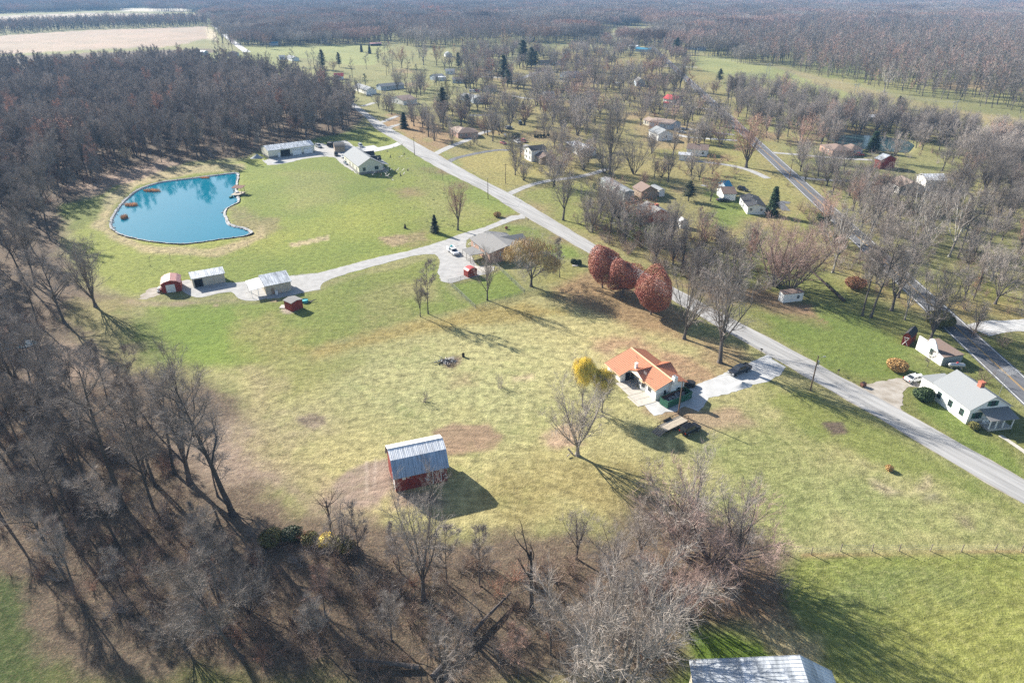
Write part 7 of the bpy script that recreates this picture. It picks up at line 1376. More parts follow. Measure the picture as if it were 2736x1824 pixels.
# ------------------------------------------------------------------ vehicles
def car(name, kind, loc, yaw, paint, label, group=None, L=None):
    spec = {'sedan': dict(L=5.0, W=1.85, prof=[(-2.5,.35),(-2.5,.75),(-2.38,.92),(-1.7,1.0),(1.15,.98),(2.3,.82),(2.5,.62),(2.5,.35)], cab=(-1.75,-.85,.35,1.25,.98,1.42)),
            'suv': dict(L=4.5, W=1.85, prof=[(-2.25,.45),(-2.25,1.05),(-2.2,1.12),(.75,1.1),(2.1,1.0),(2.25,.85),(2.25,.45)], cab=(-2.2,-2.02,.35,.85,1.1,1.78)),
            'pickup': dict(L=5.8, W=1.95, prof=[(-2.9,.55),(-2.9,1.15),(1.5,1.18),(2.75,1.08),(2.9,.9),(2.9,.5)], cab=(-1.0,-.85,.85,1.55,1.15,1.85)),
            'van': dict(L=5.3, W=2.0, prof=[(-2.65,.4),(-2.65,1.1),(1.7,1.1),(2.5,.95),(2.65,.8),(2.65,.4)], cab=(-2.6,-2.5,1.3,1.95,1.1,2.1))}[kind]
    r = empty(name, tuple(loc), yaw, label, kind if kind != 'sedan' else 'car', group); W2 = spec['W']/2; pf = spec['prof']
    b = MB(); inner = [(x*.985, z if i in (0, len(pf)-1) else z+.0) for i, (x, z) in enumerate(pf)]
    def ring(y, sx, dz): return [(x*sx, y, z-(dz if z > .6 else 0)) for x, z in pf]
    rs = [ring(-W2, .97, .10), ring(-W2*.93, 1, 0), ring(W2*.93, 1, 0), ring(W2, .97, .10)]; n = len(pf)
    for rg_ in rs: b.v += rg_
    for k in range(3):
        for i in range(n): j = (i+1) % n; b.f.append((k*n+i, k*n+j, (k+1)*n+j, (k+1)*n+i)); b.m.append(0)
    b.f.append(tuple(range(n))); b.f.append(tuple(3*n+i for i in range(n-1,-1,-1))); b.m += [0,0]
    x0, x1, x2, x3, zb, zt = spec['cab']; wi, wt = W2*.93, W2*.76
    b.hexa([(x0,-wi,zb-.02),(x3,-wi,zb-.02),(x3,wi,zb-.02),(x0,wi,zb-.02)], [(x1,-wt,zt),(x2,-wt,zt),(x2,wt,zt),(x1,wt,zt)])
    body = b.build('body', M[paint], r)
    if kind == 'pickup':
        q = MB(); q.box(-2.82,-W2*.82,1.152,-1.06,W2*.82,1.19); q.build('bed', M['blackmetal'], r)
        q = MB(); [q.box(-2.9, s*W2*.93-.06, 1.13, -1.0, s*W2*.93+.06, 1.32) for s in (-1,1)]; q.box(-2.93,-W2*.9,1.1,-2.85,W2*.9,1.32); q.build('bed_side', M[paint], body)
    def pane(nm, pts): q = MB(); q.poly(pts); q.build(nm, M['glass'], r)
    def lerp(a, c, t): return tuple(a[i]+(c[i]-a[i])*t for i in range(3))
    def face(a, b_, c, d, m=.12, o=(0,0,0)):
        cx = [sum(p[i] for p in (a,b_,c,d))/4 for i in range(3)]; return [tuple(lerp(p, cx, m)[i]+o[i] for i in range(3)) for p in (a,b_,c,d)]
    pane('windshield', face((x3,-wi,zb),(x3,wi,zb),(x2,wt,zt),(x2,-wt,zt), .12, (.03,0,.02))); pane('rear_window', face((x0,wi,zb),(x0,-wi,zb),(x1,-wt,zt),(x1,wt,zt), .14, (-.03,0,.02)))
    xm = (x0+x3)/2; xt = (x1+x2)/2
    for s in (-1, 1):
        for (a, b_, c, d) in (((x0),(xm),(xt),(x1)), ((xm),(x3),(x2),(xt))):
            pts = [(a,s*wi,zb),(b_,s*wi,zb),(c,s*wt,zt),(d,s*wt,zt)]; pts = pts if s < 0 else pts[::-1]; pane('side_window', face(*pts, .14, (0,s*.03,0)))
    xf, xr = spec['L']*.31, -spec['L']*.30; rw = .34 if kind == 'sedan' else .39
    for x in (xf, xr):
        for s in (-1, 1):
            q = MB(); q.tube([(x,s*(W2-.24),rw),(x,s*(W2+.03),rw)], rw, 14); wo = q.build('wheel', M['tyre'], r); q = MB(); q.tube([(x,s*(W2+.0),rw),(x,s*(W2+.045),rw)], rw*.6, 10); q.build('rim', M['rim'], wo)
    e = spec['L']/2
    for s in (-1, 1):
        q = MB(); q.box(e-.10, s*W2*.72-.2, .66, e+.02, s*W2*.72+.2, .86); q.build('headlight', M['lamp'], r); q = MB(); q.box(-e-.02, s*W2*.8-.14, .7, -e+.06, s*W2*.8+.14, .98); q.build('tail_light', M['taillamp'], r)
        q = MB(); q.box(x3-.35, s*(W2+.1)-.08, zb+.02, x3-.15, s*(W2+.1)+.08, zb+.2); q.build('mirror', M[paint], r)
    q = MB(); q.box(e-.06,-W2*.9,.38,e+.09,W2*.9,.58); q.build('bumper', M['rim'] if kind == 'pickup' else M[paint], r); q = MB(); q.box(-e-.09,-W2*.9,.42,-e+.06,W2*.9,.6); q.build('bumper', M['blackmetal'], r)
    return r
def yawpx(a, b): pa, pb = P(*a), P(*b); return math.atan2(pb.y-pa.y, pb.x-pa.x)
ks = K(1340,280,.12755); km = K(1580,440,.12757); kg = K(1860,460,.1148); kz = K(2140,340,.2232); kr = K(2380,900,.17853); kb = K(1150,600,.12755); kd = K(400,710,.19133); ky = K(680,340,.17857); kt = K(1720,1070,.07653); kp = K(1880,930,.08503); kw = K(1150,600,.12755); ke = K(2380,900,.17853)
yj = yawpx(kt(1240,1180), kt(1900,860))
js = P(*kt(1610,1080)); jeep = car('black_suv', 'suv', js, yj, 'carblack', 'black boxy suv parked on the grass beside the flatbed trailer')
q = MB(); [q.box(-1.9, y-.03, 1.78, .2, y+.03, 1.83) for y in (-.5,-.3,-.1,.1,.3,.5)]; q.build('roof_rack', M['blackmetal'], jeep); q = MB(); q.tube([(-2.4,.1,.95),(-2.24,.1,.95)], .38, 12); q.build('spare_wheel', M['tyre'], jeep)
pk_ = P(*kp(1120,760)); car('black_pickup', 'pickup', pk_, yawpx(kp(1400,760), kp(900,950))+0, 'carblack', 'black pickup truck parked on the white limestone drive')
wt_ = car('white_service_truck', 'pickup', P(*kw(480,600)), yawpx(kw(370,520), kw(590,700)), 'carwhite', 'white service pickup with side toolboxes on the gravel parking area')
q = MB(); [q.box(-2.95, s*.95-.22, .6, -1.1, s*.95+.22, 1.75) for s in (-1,1)]; q.build('toolbox', M['carwhite'], wt_); q = MB(); q.box(-1.6,-.3,1.2,-1.1,.3,2.3); q.build('tank', M['teal'], wt_)
car('white_sedan', 'sedan', P(*ke(350,650)), yawpx(ke(230,660), ke(500,600)), 'carwhite', 'white sedan parked at the end of the brown gravel drive')
cp2 = [('suv',ky(1590,295),ky(1560,270),ky(1640,330),'carsilver','pale suv on the concrete behind the cream house'),('suv',ky(1225,425),ky(1220,400),ky(1240,450),'blackmetal','tiny dark utility vehicle in the gravel yard'),('sedan',ky(1330,450),ky(1320,420),ky(1340,480),'carwhite','small white car at the side of the cream house'),
 ('sedan',ky(1380,550),ky(1350,530),ky(1410,570),'carblue','blue-grey car under the side windows of the cream house'),('pickup',ky(960,300),ky(930,285),ky(1000,320),'carsilver','pale truck beside the right end of the long garage'),
 ('sedan',ks(35,820),ks(-20,800),ks(80,840),'carred','red car parked on the dark asphalt drive'),('pickup',ks(330,800),ks(260,770),ks(390,835),'carwhite','white pickup between the red car and the dark jeep'),('suv',ks(465,785),ks(420,760),ks(510,815),'carred','reddish jeep with a pale top next to the white pickup'),
 ('suv',ks(160,500),ks(90,520),ks(230,490),'carsilver','silver suv near the little red outbuilding'),('van',ks(390,415),ks(360,380),ks(420,450),'carblack','dark van in front of the white garage doors'),
 ('pickup',r3(1670,1235),r3(1640,1235),r3(1715,1240),'carblack','dark pickup on the gravel lane, left of two'),('pickup',r3(1780,1250),r3(1750,1250),r3(1815,1255),'carwhite','white pickup on the gravel lane, right of two'),('sedan',r3(1560,1225),r3(1540,1225),r3(1590,1228),'carsilver','silver car hidden beside the dark shrub'),
 ('pickup',r2(2100,835),r2(2070,835),r2(2130,835),'carwhite','white truck in front of the brown-roofed garage'),('van',r2(1990,850),r2(1960,848),r2(2020,850),'carwhite','white van behind the grey-roofed house'),('suv',r2(2035,850),r2(2020,848),r2(2060,850),'carred','dark red suv beside the white van'),
 ('sedan',r2(1040,885),r2(1015,885),r2(1070,888),'carsilver','silver car at the side road turn'),('suv',r2(2320,1185),r2(2290,1190),r2(2350,1180),'carsilver','silver suv beside the large bush'),('sedan',kg(620,680),kg(580,680),kg(660,680),'carblack','dark car under the trees by the brown-roofed garage'),
 ('pickup',kz(680,345),kz(640,345),kz(720,345),'carred','red and white truck in front of the far pond ranch'),('sedan',r3(460,735),r3(440,735),r3(485,738),'carblue','dark car on the far driveway'),('suv',kg(1080,430),kg(1040,420),kg(1120,440),'carblack','black suv behind the black-roofed mobile home')]
for kd_, c_, a_2, b_2, pt, lb in cp2: car({'suv':'parked_suv','sedan':'parked_car','pickup':'parked_pickup','van':'parked_van'}[kd_], kd_, P(*c_), yawpx(a_2, b_2), pt if pt != 'blackmetal' else 'carblack', lb)
# flatbed trailer with a ramp
tA, tB, tC = P(*kt(790,1060), .75), P(*kt(1545,690), .75), P(*kt(1360,570), .75); tx = (tB-tA); tx.z = 0; TL = tx.length; tx.normalize(); ty = Vector((-tx.y, tx.x, 0)); TW = max(2.2, abs((tC-tB).dot(ty)))
tr = empty('flatbed_trailer', (tA.x, tA.y, 0), math.atan2(tx.y, tx.x), 'open flatbed trailer with a pale plank deck and grey rear ramp', 'trailer')
for k in range(8): y = TW*k/8; q = MB(); q.box(0, y+.015, .68, TL, y+TW/8-.015, .74); q.build('deck_plank', M['plank'], tr)
q = MB(); q.box(-.1,-.1,.55,TL+.1,0,.72); q.box(-.1,TW,.55,TL+.1,TW+.1,.72); q.box(TL,0,.55,TL+.1,TW,.72); [q.box(x-.04,0,.5,x+.04,TW,.66) for x in np.linspace(.3,TL-.3,7)]
for z in (1.0,1.15): q.tube([(0,TW+.35,z),(TL,TW+.35,z)], .035, 4); 
[q.tube([(x,TW+.05,.65),(x,TW+.35,1.15)], .03, 4) for x in np.linspace(0,TL,8)]; q.tube([(TL,.2,.6),(TL+1.6,TW/2,.55),(TL,TW-.2,.6)], .06, 5); q.tube([(TL+1.6,TW/2,.55),(TL+1.6,TW/2,.1)], .05, 5); q.build('frame', M['blackmetal'], tr)
for k in range(5): y = TW*k/5; q = MB(); q.hexa([(-1.75,y+.05,.02),(-.08,y+.05,.66),(-.08,y+TW/5-.05,.66),(-1.75,y+TW/5-.05,.02)], [(-1.75,y+.05,.08),(-.08,y+.05,.72),(-.08,y+TW/5-.05,.72),(-1.75,y+TW/5-.05,.08)]); q.build('ramp_plank', M['wood'], tr)
q = MB(); q.box(TL*.33,TW+.1,.62,TL*.33+1.9,TW+.55,.98); q.build('fender', M['blackmetal'], tr)
for x in (TL*.33+.5, TL*.33+1.4):
    for y in (-.22, TW+.3): q = MB(); q.tube([(x,y-.12,.36),(x,y+.12,.36)], .36, 12); q.build('wheel', M['tyre'], tr)
# green roll-off dumpster with ribs and debris
dA, dB, dC = P(*K(1580,910,.12755)(1440,1300)), P(*K(1580,910,.12755)(1595,1430)), P(*K(1580,910,.12755)(2095,1215)); dx2 = (dC-dB).normalized(); dy2 = Vector((-dx2.y, dx2.x, 0)); DL = (dC-dB).length; DW = 2.3
dp_ = empty('green_dumpster', (dB.x, dB.y, 0), math.atan2(dx2.y, dx2.x), 'open green roll-off dumpster full of dark debris beside the white house', 'dumpster'); DH = 1.75
HOUSE_DISCS.append(((dB.x+dx2.x*3, dB.y+dx2.y*3), 4))
q = MB(); q.box(0,0,.15,DL,.08,DH); q.box(0,DW-.08,.15,DL,DW,DH); q.box(0,.08,.15,.08,DW-.08,DH); q.box(DL-.08,.08,.15,DL,DW-.08,DH); q.box(.08,.08,.15,DL-.08,DW-.08,.25); q.build('shell', M['dumpgreen'], dp_)
for x in np.linspace(.12, DL-.18, 11):
    for y in (-.07, DW): q = MB(); q.box(x, y, .2, x+.12, y+.07, DH-.1); q.build('rib', M['dumpgreen'], dp_)
q = MB(); q.box(-.06,-.1,DH-.1,DL+.06,.0,DH+.03); q.box(-.06,DW,DH-.1,DL+.06,DW+.1,DH+.03); q.box(-.08,0,DH-.1,0,DW,DH+.03); q.build('rim', M['dumpgreen'], dp_)
q = MB(); q.box(-.09,.0,.2,-.0,DW,.3); q.box(-.09,0,.85,-.0,DW,.95); q.box(DL-.02,.1,DH-.3,DL+.02,DW-.1,DH+.1); q.build('door_bar', M['dumpgreen'], dp_)
q = MB(); q.box(.1,DW-.1,.3,DL-.1,DW-.075,DH-.05); q.build('rust_lining', M['rust'], dp_)
rg = random.Random(8)
q = MB()
for _ in range(150):
    x, y = rg.uniform(.8,DL-.5), rg.uniform(.3,DW-.35); z = rg.uniform(.6,1.35)*min(1,.6+.4*math.sin(x/DL*3.1)); s_ = rg.uniform(.06,.4); q.box(x-s_, y-.06-rg.random()*.12, z-.05, x+s_, y+.06+rg.random()*.12, z+.05+rg.random()*.2, rg.uniform(0,3), (x,y))
q.build('debris', M['debris'], dp_, kind='stuff')
# ------------------------------------------------------------------ poles, wires, fences
def pole(base, H, label, arm=True, tf=False, lamp=False, lean=0, name='utility_pole', group='utility poles'):
    g = P(*base); r = empty(name, (g.x, g.y, 0), R.uniform(-.3,.3), label, 'utility pole', group); q = MB(); q.tube([(0,0,-.1),(lean,0,H)], [.17,.10], 8); q.build('pole', M['polewood'], r)
    if arm: q = MB(); q.box(lean-.9,-.06,H-.55,lean+.9,.06,H-.42); q.build('crossarm', M['polewood'], r)
    if tf: q = MB(); q.tube([(.3,.1,H-2.2),(.3,.1,H-1.3)], .22, 10); q.build('transformer', M['metal'], r)
    if lamp: q = MB(); q.tube([(0,0,H-.6),(1.1,.1,H-.2)], .035, 5); q.box(1.0,0,H-.28,1.5,.2,H-.12); q.build('street_lamp', M['metal'], r)
    return (g.x, g.y, H-.2)
p1 = pole((1812,1106), 8.0, 'wooden utility pole rising between the dumpster and the flatbed trailer', arm=False)
p2 = pole((2165,1043), 8.6, 'wooden pole with a transformer beside the side road', arm=False, tf=True, lamp=True)
p3 = pole((1108,415), 9.0, 'wooden pole on the verge near the cream house drive'); p4 = pole((1304,532), 8.5, 'wooden pole at the road edge by the brick house drive', arm=False); p5 = pole((1351,490), 8.6, 'wooden pole on the lawn across the side road')
p6 = pole((1627,655), 8.0, 'slim lamp pole behind the farthest red tree', arm=False, lamp=True); p7 = pole((1918,320), 9, 'wooden pole beside the country road'); p8 = pole((2600,802), 9, 'tall light pole on the right pasture', arm=False, lamp=True); p9 = pole((2190,712), 3.2, 'short dark post on the lawn above the fallen trunk', arm=False)
p10 = pole(r8(195,75), 9, 'wooden pole at the bend of the country road'); p11 = pole(r8(930,690), 8, 'wooden pole with a white lamp by the country road', lamp=True)
wr = MB()
def wire(m, a, b, sag=.6, r_=.018, n=8):
    m.tube([(a[0]+(b[0]-a[0])*t, a[1]+(b[1]-a[1])*t, a[2]+(b[2]-a[2])*t-sag*4*t*(1-t)) for t in [k/n for k in range(n+1)]], r_, 3, False)
for a, b_, lb in ((p1, p2, 'thin wire from the trailer pole to the roadside pole'), (p4, p5, 'thin wire crossing the side road'), (p6, p2, 'thin wire running along the side road'), (p3, p4, 'thin wire along the side road past the cream house'), (p7, p10, 'thin wire beside the country road')):
    m_ = MB(); wire(m_, a, b_); tag(m_.build('overhead_wire', M['blackmetal']), lb, 'wire')
v_ = mh(14.7, 8.2, 3.2); m_ = MB(); wire(m_, p1, tuple(v_), .3); tag(m_.build('overhead_wire', M['blackmetal']), 'thin wire from the trailer pole to the orange-roofed house', 'wire')
# transmission line
TW_ = []
for b_, tp_, lb in (((2050,206),(2050,168),'wooden H-frame power line tower at the far bend of the green strip'), ((2547,302),(2557,268),'wooden H-frame power line tower above the far pond on the right'), ((2286,247),(2289,222),'wooden H-frame power line tower in front of the dense right wood'), ((1860,160),(1860,138),'farthest H-frame power line tower by the large pines')):
    g = P(*b_); H_t = min(22, height_px(b_[0], b_[1], tp_[1])); r = empty('power_line_tower', (g.x, g.y, 0), math.radians(35), lb, 'power line tower', 'H-frame power line towers')
    for s in (-1, 1): q = MB(); q.tube([(s*2.2,0,0),(s*2.2,0,H_t)], [.22,.16], 6); q.build('pole', M['metal'], r)
    q = MB(); q.box(-5,-.12,H_t-1.2,5,.12,H_t-.9); q.build('crossarm', M['metal'], r); q = MB(); q.tube([(-2.2,0,H_t*.5),(2.2,0,H_t*.85)], .08, 4); q.tube([(2.2,0,H_t*.5),(-2.2,0,H_t*.85)], .08, 4); q.build('cross_brace', M['metal'], r)
    TW_.append((g.x, g.y, H_t-1.2))
TW_ = [TW_[3], TW_[0], TW_[2], TW_[1], (TW_[1][0]*1.35, TW_[1][1]*.93, 16)]
for k in range(3):
    for s in (-1, 0, 1): pass
for o_ in (-4, 0, 4):
    m_ = MB(); c, s = math.cos(math.radians(35)), math.sin(math.radians(35))
    for a, b_ in zip(TW_[:-1], TW_[1:]): wire(m_, (a[0]+o_*c, a[1]+o_*s, a[2]), (b_[0]+o_*c, b_[1]+o_*s, b_[2]), 2.5, .03, 12)
    tag(m_.build('power_cable', M['roof_grey']), 'power line cable over the green strip, %s' % {-4:'nearest the village',0:'middle one',4:'nearest the wood'}[o_], 'cable', 'power line cables')
# pasture fence with wooden posts
fp_ = [r16(*q) for q in ((140,370),(395,385),(665,355),(955,355),(1205,355),(1490,355),(1775,360),(2082,355),(2325,362),(2600,366),(2900,370))]; g0 = P(*fp_[0])
fn = empty('pasture_fence', tuple(g0), 0, 'wire fence on grey wooden posts along the upper pasture edge', 'fence'); prev = None
for q_ in fp_:
    g = P(*q_)-g0; q = MB(); q.tube([(g.x,g.y,-.1),(g.x+R.uniform(-.06,.06),g.y,1.45)], [.085,.075], 6); q.build('post', M['wood'], fn)
    if prev is not None:
        for k, z in enumerate((.4,.8,1.2)): q = MB(); q.tube([(prev.x,prev.y,z),(g.x,g.y,z)], .009, 3, False); q.build('wire', M['metal'], fn)
    prev = g
# chain-link fence
def chain(pts, label, gate=()):
    g0 = P(*pts[0]); f = empty('chain_link_fence', tuple(g0), 0, label, 'fence', 'chain-link fences behind the brick house'); pr = None; nP = 0
    for a, b_ in zip(pts[:-1], pts[1:]):
        va, vb = P(*a)-g0, P(*b_)-g0; L = (vb-va).length; n = max(1, int(L/3)); d = (vb-va)/L; m_ = MB()
        for k in range(n+1):
            v = va+(vb-va)*k/n; q = MB(); q.tube([(v.x,v.y,0),(v.x,v.y,1.3)], .04, 6); q.build('post', M['roof_lgrey'], f)
        q = MB(); q.tube([(va.x,va.y,1.25),(vb.x,vb.y,1.25)], .022, 5); q.build('top_rail', M['roof_lgrey'], f)
        s = 0
        while s < L:
            for dr in (1, -1):
                e = min(L, s+1.2); p_, r_ = (0.03,1.22) if dr > 0 else (1.22,.03); a0 = va+d*s; a1 = va+d*e; w_ = .011
                m_.quad((a0.x,a0.y,p_-w_), (a1.x,a1.y,r_-w_), (a1.x,a1.y,r_+w_), (a0.x,a0.y,p_+w_))
            s += .16
        m_.build('wire_mesh', M['roof_grey'], f, kind='stuff')
chain([kb(1362,865), kb(1975,1445), kb(2352,1380)], 'chain-link fence running from the brick house corner to the orange willow')
chain([(1198,757), (1271,826), (1401,786)], 'chain-link fence along the left and lower side of the back yard')
chain([(1198,757), (1262,741)], 'short chain-link fence at the edge of the gravel parking area')
# mailboxes, hoop, bin, tank, antenna
def mailbox(px, lb):
    g = P(*px); r = empty('mailbox', tuple(g), R.uniform(0,3), lb, 'mailbox', 'mailboxes along the side road'); q = MB(); q.box(-.05,-.05,0,.05,.05,1.1); q.build('post', M['wood'], r); q = MB(); q.extr([(-.12,1.1),(.12,1.1),(.12,1.28),(.06,1.36),(-.06,1.36),(-.12,1.28)], -.28, .28); q.build('box', M['blackmetal'], r)
mailbox(kp(1800,170), 'mailbox on a white post beside the limestone drive mouth'); mailbox(r7(147,475), 'black mailbox at the gravel drive mouth of the brick house'); mailbox(K(960,230,.17007)(675,950), 'mailbox at the mouth of the cream house drive'); mailbox(r12(640,305), 'mailbox across the side road from the transformer pole')
mailbox(r7(30,250), 'mailbox at the narrow lane mouth above the brick house drive')
def simple(name, px, lb, cat, fn_, group=None, rz=0):
    r = empty(name, tuple(P(*px)), rz, lb, cat, group); fn_(r); return r
def f_bin(r): q = MB(); q.box(-.5,-.4,.1,.5,.4,.95); q.build('tub', M['rust'], r); q = MB(); q.box(-.42,-.32,.951,.42,.32,.97); q.build('opening', M['darkgap'], r); q = MB(); [q.tube([(-.6,y,.25),(.6,y,.25)], .1, 6) for y in (-.3,.3)]; q.build('wheel', M['tyre'], r)
simple('rusty_cart', r12(870,412), 'rusty dark cart standing at the edge of the side road', 'cart', f_bin, rz=.4)
def f_tank(r):
    q = MB(); q.tube([(-1.8,0,.9),(-1.65,0,.9),(-1.4,0,.9),(1.4,0,.9),(1.65,0,.9),(1.8,0,.9)], [.15,.42,.52,.52,.42,.15], 14); q.build('tank', M['metal'], r); q = MB(); q.tube([(0,0,1.4),(0,0,1.62)], .2, 8); q.build('red_cap', M['roof_red'], r); q = MB(); [q.box(x-.1,-.35,0,x+.1,.35,.5) for x in (-1,1)]; q.build('leg', M['concrete'], r)
simple('propane_tank', ke(970,470), 'grey propane tank with a red cap behind the white roadside house', 'tank', f_tank, rz=-.1)
def f_ant(r):
    q = MB(); q.tube([(0,0,0),(0,0,8.2)], .05, 5); q.build('mast', M['metal'], r); q = MB(); q.tube([(-1.5,-.6,8.2),(1.9,.8,8.6)], .03, 4)
    for k in range(9): t_ = -1.3+.36*k; q.tube([(t_-.5,t_*.4+1.2,8.25+t_*.1),(t_+.5,t_*.4-1.2,8.25+t_*.1)], .015, 3)
    q.build('aerial', M['metal'], r)
simple('tv_antenna', ke(1560,1020), 'spiky metal television aerial above the white roadside house', 'antenna', f_ant)
def f_hoop(r): q = MB(); q.tube([(0,0,0),(0,0,3.2)], .07, 6); q.build('pole', M['blackmetal'], r); q = MB(); q.tube([(0,-.05,3.3),(0,.05,3.3)], .75, 16); q.build('backboard', M['trim'], r); q = MB(); q.tube([(.45*math.cos(a),-.5+.45*math.sin(a),2.95) for a in np.linspace(0,6.28,10)], .03, 4, False); q.build('hoop', M['roof_red'], r)
simple('basketball_hoop', ks(75,755), 'basketball hoop with a white backboard beside the asphalt drive', 'basketball hoop', f_hoop, rz=-.6)
def f_tramp(r): q = MB(); q.tube([(2.1*math.cos(a),2.1*math.sin(a),.9) for a in np.linspace(0,6.283,25)], .07, 5, False); q.build('ring', M['trim'], r); q = MB(); q.prism([(2*math.cos(a),2*math.sin(a)) for a in np.linspace(0,6.283,21)[:-1]], .84, .86); q.build('mat', M['blackmetal'], r); q = MB(); [q.tube([(2.1*math.cos(a),2.1*math.sin(a),0),(2.1*math.cos(a),2.1*math.sin(a),.9)], .04, 4) for a in np.linspace(0,6.283,7)[:-1]]; q.build('leg', M['metal'], r)
simple('trampoline', km(810,780), 'round trampoline with a white rim below the mobile home', 'trampoline', f_tramp)
def f_log(r): q = MB(); q.tube([(-1.2,-.9,.3),(-.7,-.3,.4)], .12, 6); q.tube([(0,0,.1),(-.9,.8,.8)], .2, 6); q.build('log', M['plank'], r)
simple('broken_limb', r11(560,1040), 'pale broken limb lying at the foot of the big spreading tree', 'log', f_log)
def f_burn(r):
    rg = random.Random(2); q = MB()
    for _ in range(60): x, y = rg.gauss(0,.9), rg.gauss(0,.6); q.tube([(x,y,rg.uniform(.02,.15)),(x+rg.gauss(0,.4),y+rg.gauss(0,.4),rg.uniform(.02,.25))], rg.uniform(.03,.1), 4)
    q.build('ash_pile', M['oldpaint'], r, kind='stuff'); q = MB()
    for _ in range(50): x, y = rg.gauss(.3,1.2), rg.gauss(-.4,.7); q.tube([(x,y,.05),(x+rg.gauss(0,.7),y+rg.gauss(0,.7),rg.uniform(.1,.5))], rg.uniform(.03,.09), 4)
    q.build('charred_sticks', M['barkdead'], r, kind='stuff')
simple('burn_pile', r10(1740,180), 'white ash and charred sticks of a burn pile in the hayfield', 'burn pile', f_burn)
def f_barrel(r): q = MB(); q.tube([(0,0,0),(0,0,.9)], .32, 12, False); q.tube([(0,0,.1),(0,0,.12)], .3, 12); q.build('drum', M['blackmetal'], r)
simple('burn_barrel', r10(1905,140), 'black drum beside the burn pile', 'barrel', f_barrel)
# dock with a small pavilion
dk = empty('pond_dock', tuple(P(*r5(2190,215))), math.radians(-8), 'small dock shelter with a brown roof at the right side of the blue pond', 'dock')
for k in range(7): q = MB(); q.box(-2.0, -2.6+k*.75, .25, 1.9, -2.6+k*.75+.71, .33); q.build('deck_plank', M['plank'], dk)
for x in (-1.8,1.6):
    for y in (-.2,2.4): q = MB(); q.box(x-.07,y-.07,-.6,x+.07,y+.07,2.6); q.build('post', M['wood'], dk)
q = MB(); q.hexa([(-2.4,-.6,2.5),(2.2,-.6,2.5),(2.2,2.9,2.9),(-2.4,2.9,2.9)], [(-2.4,-.6,2.6),(2.2,-.6,2.6),(2.2,2.9,3.0),(-2.4,2.9,3.0)]); q.build('roof', M['rust'], dk)
q = MB(); q.box(-1.5,.4,.35,-.5,1.6,.85); q.build('bench', M['trim'], dk); q = MB(); q.box(1.9,-1.2,.2,4.6,-.2,.3); [q.tube([(1.9,y,1.1),(4.6,y,1.1)], .03, 4) for y in (-1.2,-.2)]; q.build('gangway', M['wood'], dk)
q = MB(); q.box(-1.7,-4.6,-.4,-.9,-2.7,.1); q.build('green_float', M['dumpgreen'], dk)
# ------------------------------------------------------------------ shrubs, reeds, round bushes
def leafmesh(seed, a, b, h, n, s, m_, shape='ball', z0=0): return leafball(seed, a, b, h, n, s, z0=z0, shape=shape).mesh('foliage', [m_])
RB = leafmesh(5, 1.1, 1.1, 1.5, 1600, .13, M['shrubgreen'])
def bush(px, w_, h_, mt, lb, cat='shrub', name='round_shrub', group=None, n=1500, seed=1, s=.12):
    if mt == 'brush':
        g = P(*px); e_ = place('b0' if int(px[0]) % 2 else 'b2', tuple(g), h_*1.1, lb, cat, group, name='leafless_shrub', wide=max(.8, w_/h_*.55)); return e_
    g = P(*px); me_ = leafmesh(seed+int(px[0]), w_/2, w_/2, h_, n, s, M[mt]); r = empty(name, tuple(g), 0, lb, cat, group); o = bpy.data.objects.new('foliage', me_); COL.objects.link(o); o.parent = r; q = MB(); q.tube([(0,0,0),(0,0,h_*.5)], .08, 5); q.build('stem', M['bark'], r); return r
bush(r7(568,858), 1.9, 1.7, 'needle', 'dark round shrub on the lawn, left of the clipped pair', group='pair of clipped round shrubs'); bush(r7(612,862), 1.9, 1.7, 'needle', 'dark round shrub on the lawn, right of the clipped pair', group='pair of clipped round shrubs')
q = MB(); q.box(-.9,-.4,0,.9,.4,.25); o = q.build('stone_slab', M['concrete']); o.location = P(*r7(580,876)); tag(o, 'white stone slab below the pair of clipped round shrubs', 'stone')
bush(r12(1180,262), 4.6, 2.6, 'straw', 'large round clump of dry golden ornamental grass', 'ornamental grass', 'ornamental_grass', n=5000, s=.18); bush(r6(2215,425), 2.6, 1.8, 'straw', 'round dry grass clump near the drive mouth', 'ornamental grass', 'ornamental_grass', n=1800)
bush(r12(1420,530), 4.4, 2.6, 'shrubgreen', 'large dark green shrub at the left corner of the white roadside house', n=5000, s=.16); bush(r12(1880,800), 2.2, 1.5, 'leafolive', 'brownish shrub at the porch corner of the white roadside house')
bush(r12(1960,370), 6.0, 3.8, 'brush', 'big brown bush between the white roadside house and the country road', n=5000, s=.18); bush(r12(1110,1180), 1.4, 1.0, 'straw', 'small dry tuft alone on the right hayfield', 'ornamental grass', 'ornamental_grass', n=500)
bush(r6(2300,535), 1.1, .9, 'roof_red' if False else 'leafred', 'tiny red shrub on the lawn behind the brick house', n=400); bush(ks(305,730), 4.5, 3.6, 'needle', 'dark evergreen bush beside the red outbuilding', n=3000, s=.2); bush(ks(250,800-40), 6, 2.5, 'brush', 'purplish low bush left of the evergreen bush', n=2500, s=.2)
for k, px in enumerate(((700,690),(765,690),(825,685),(883,680),(985,670),(1310,650))): bush(ks(*px), 1.6, 1.8 if k != 5 else 2.4, 'needlegrey', 'small evergreen shrub in the row above the white pickup, %s' % ['first from left','second','third','fourth','fifth','last by the bare tree'][k], group='row of small evergreen shrubs', n=500, s=.16)
bush(kg(340,1060) if False else km(60,510), 1.8, 2.6, 'shrubgreen', 'single upright green shrub on the mobile home lawn', n=700); bush(r8(1560,1420), 7, 4.0, 'leafolive', 'large olive brush heap beside the small red barn', n=5000, s=.2); bush(r8(1880,1500), 8, 5, 'brush', 'large grey brush heap above the long white shed', n=5000, s=.2)
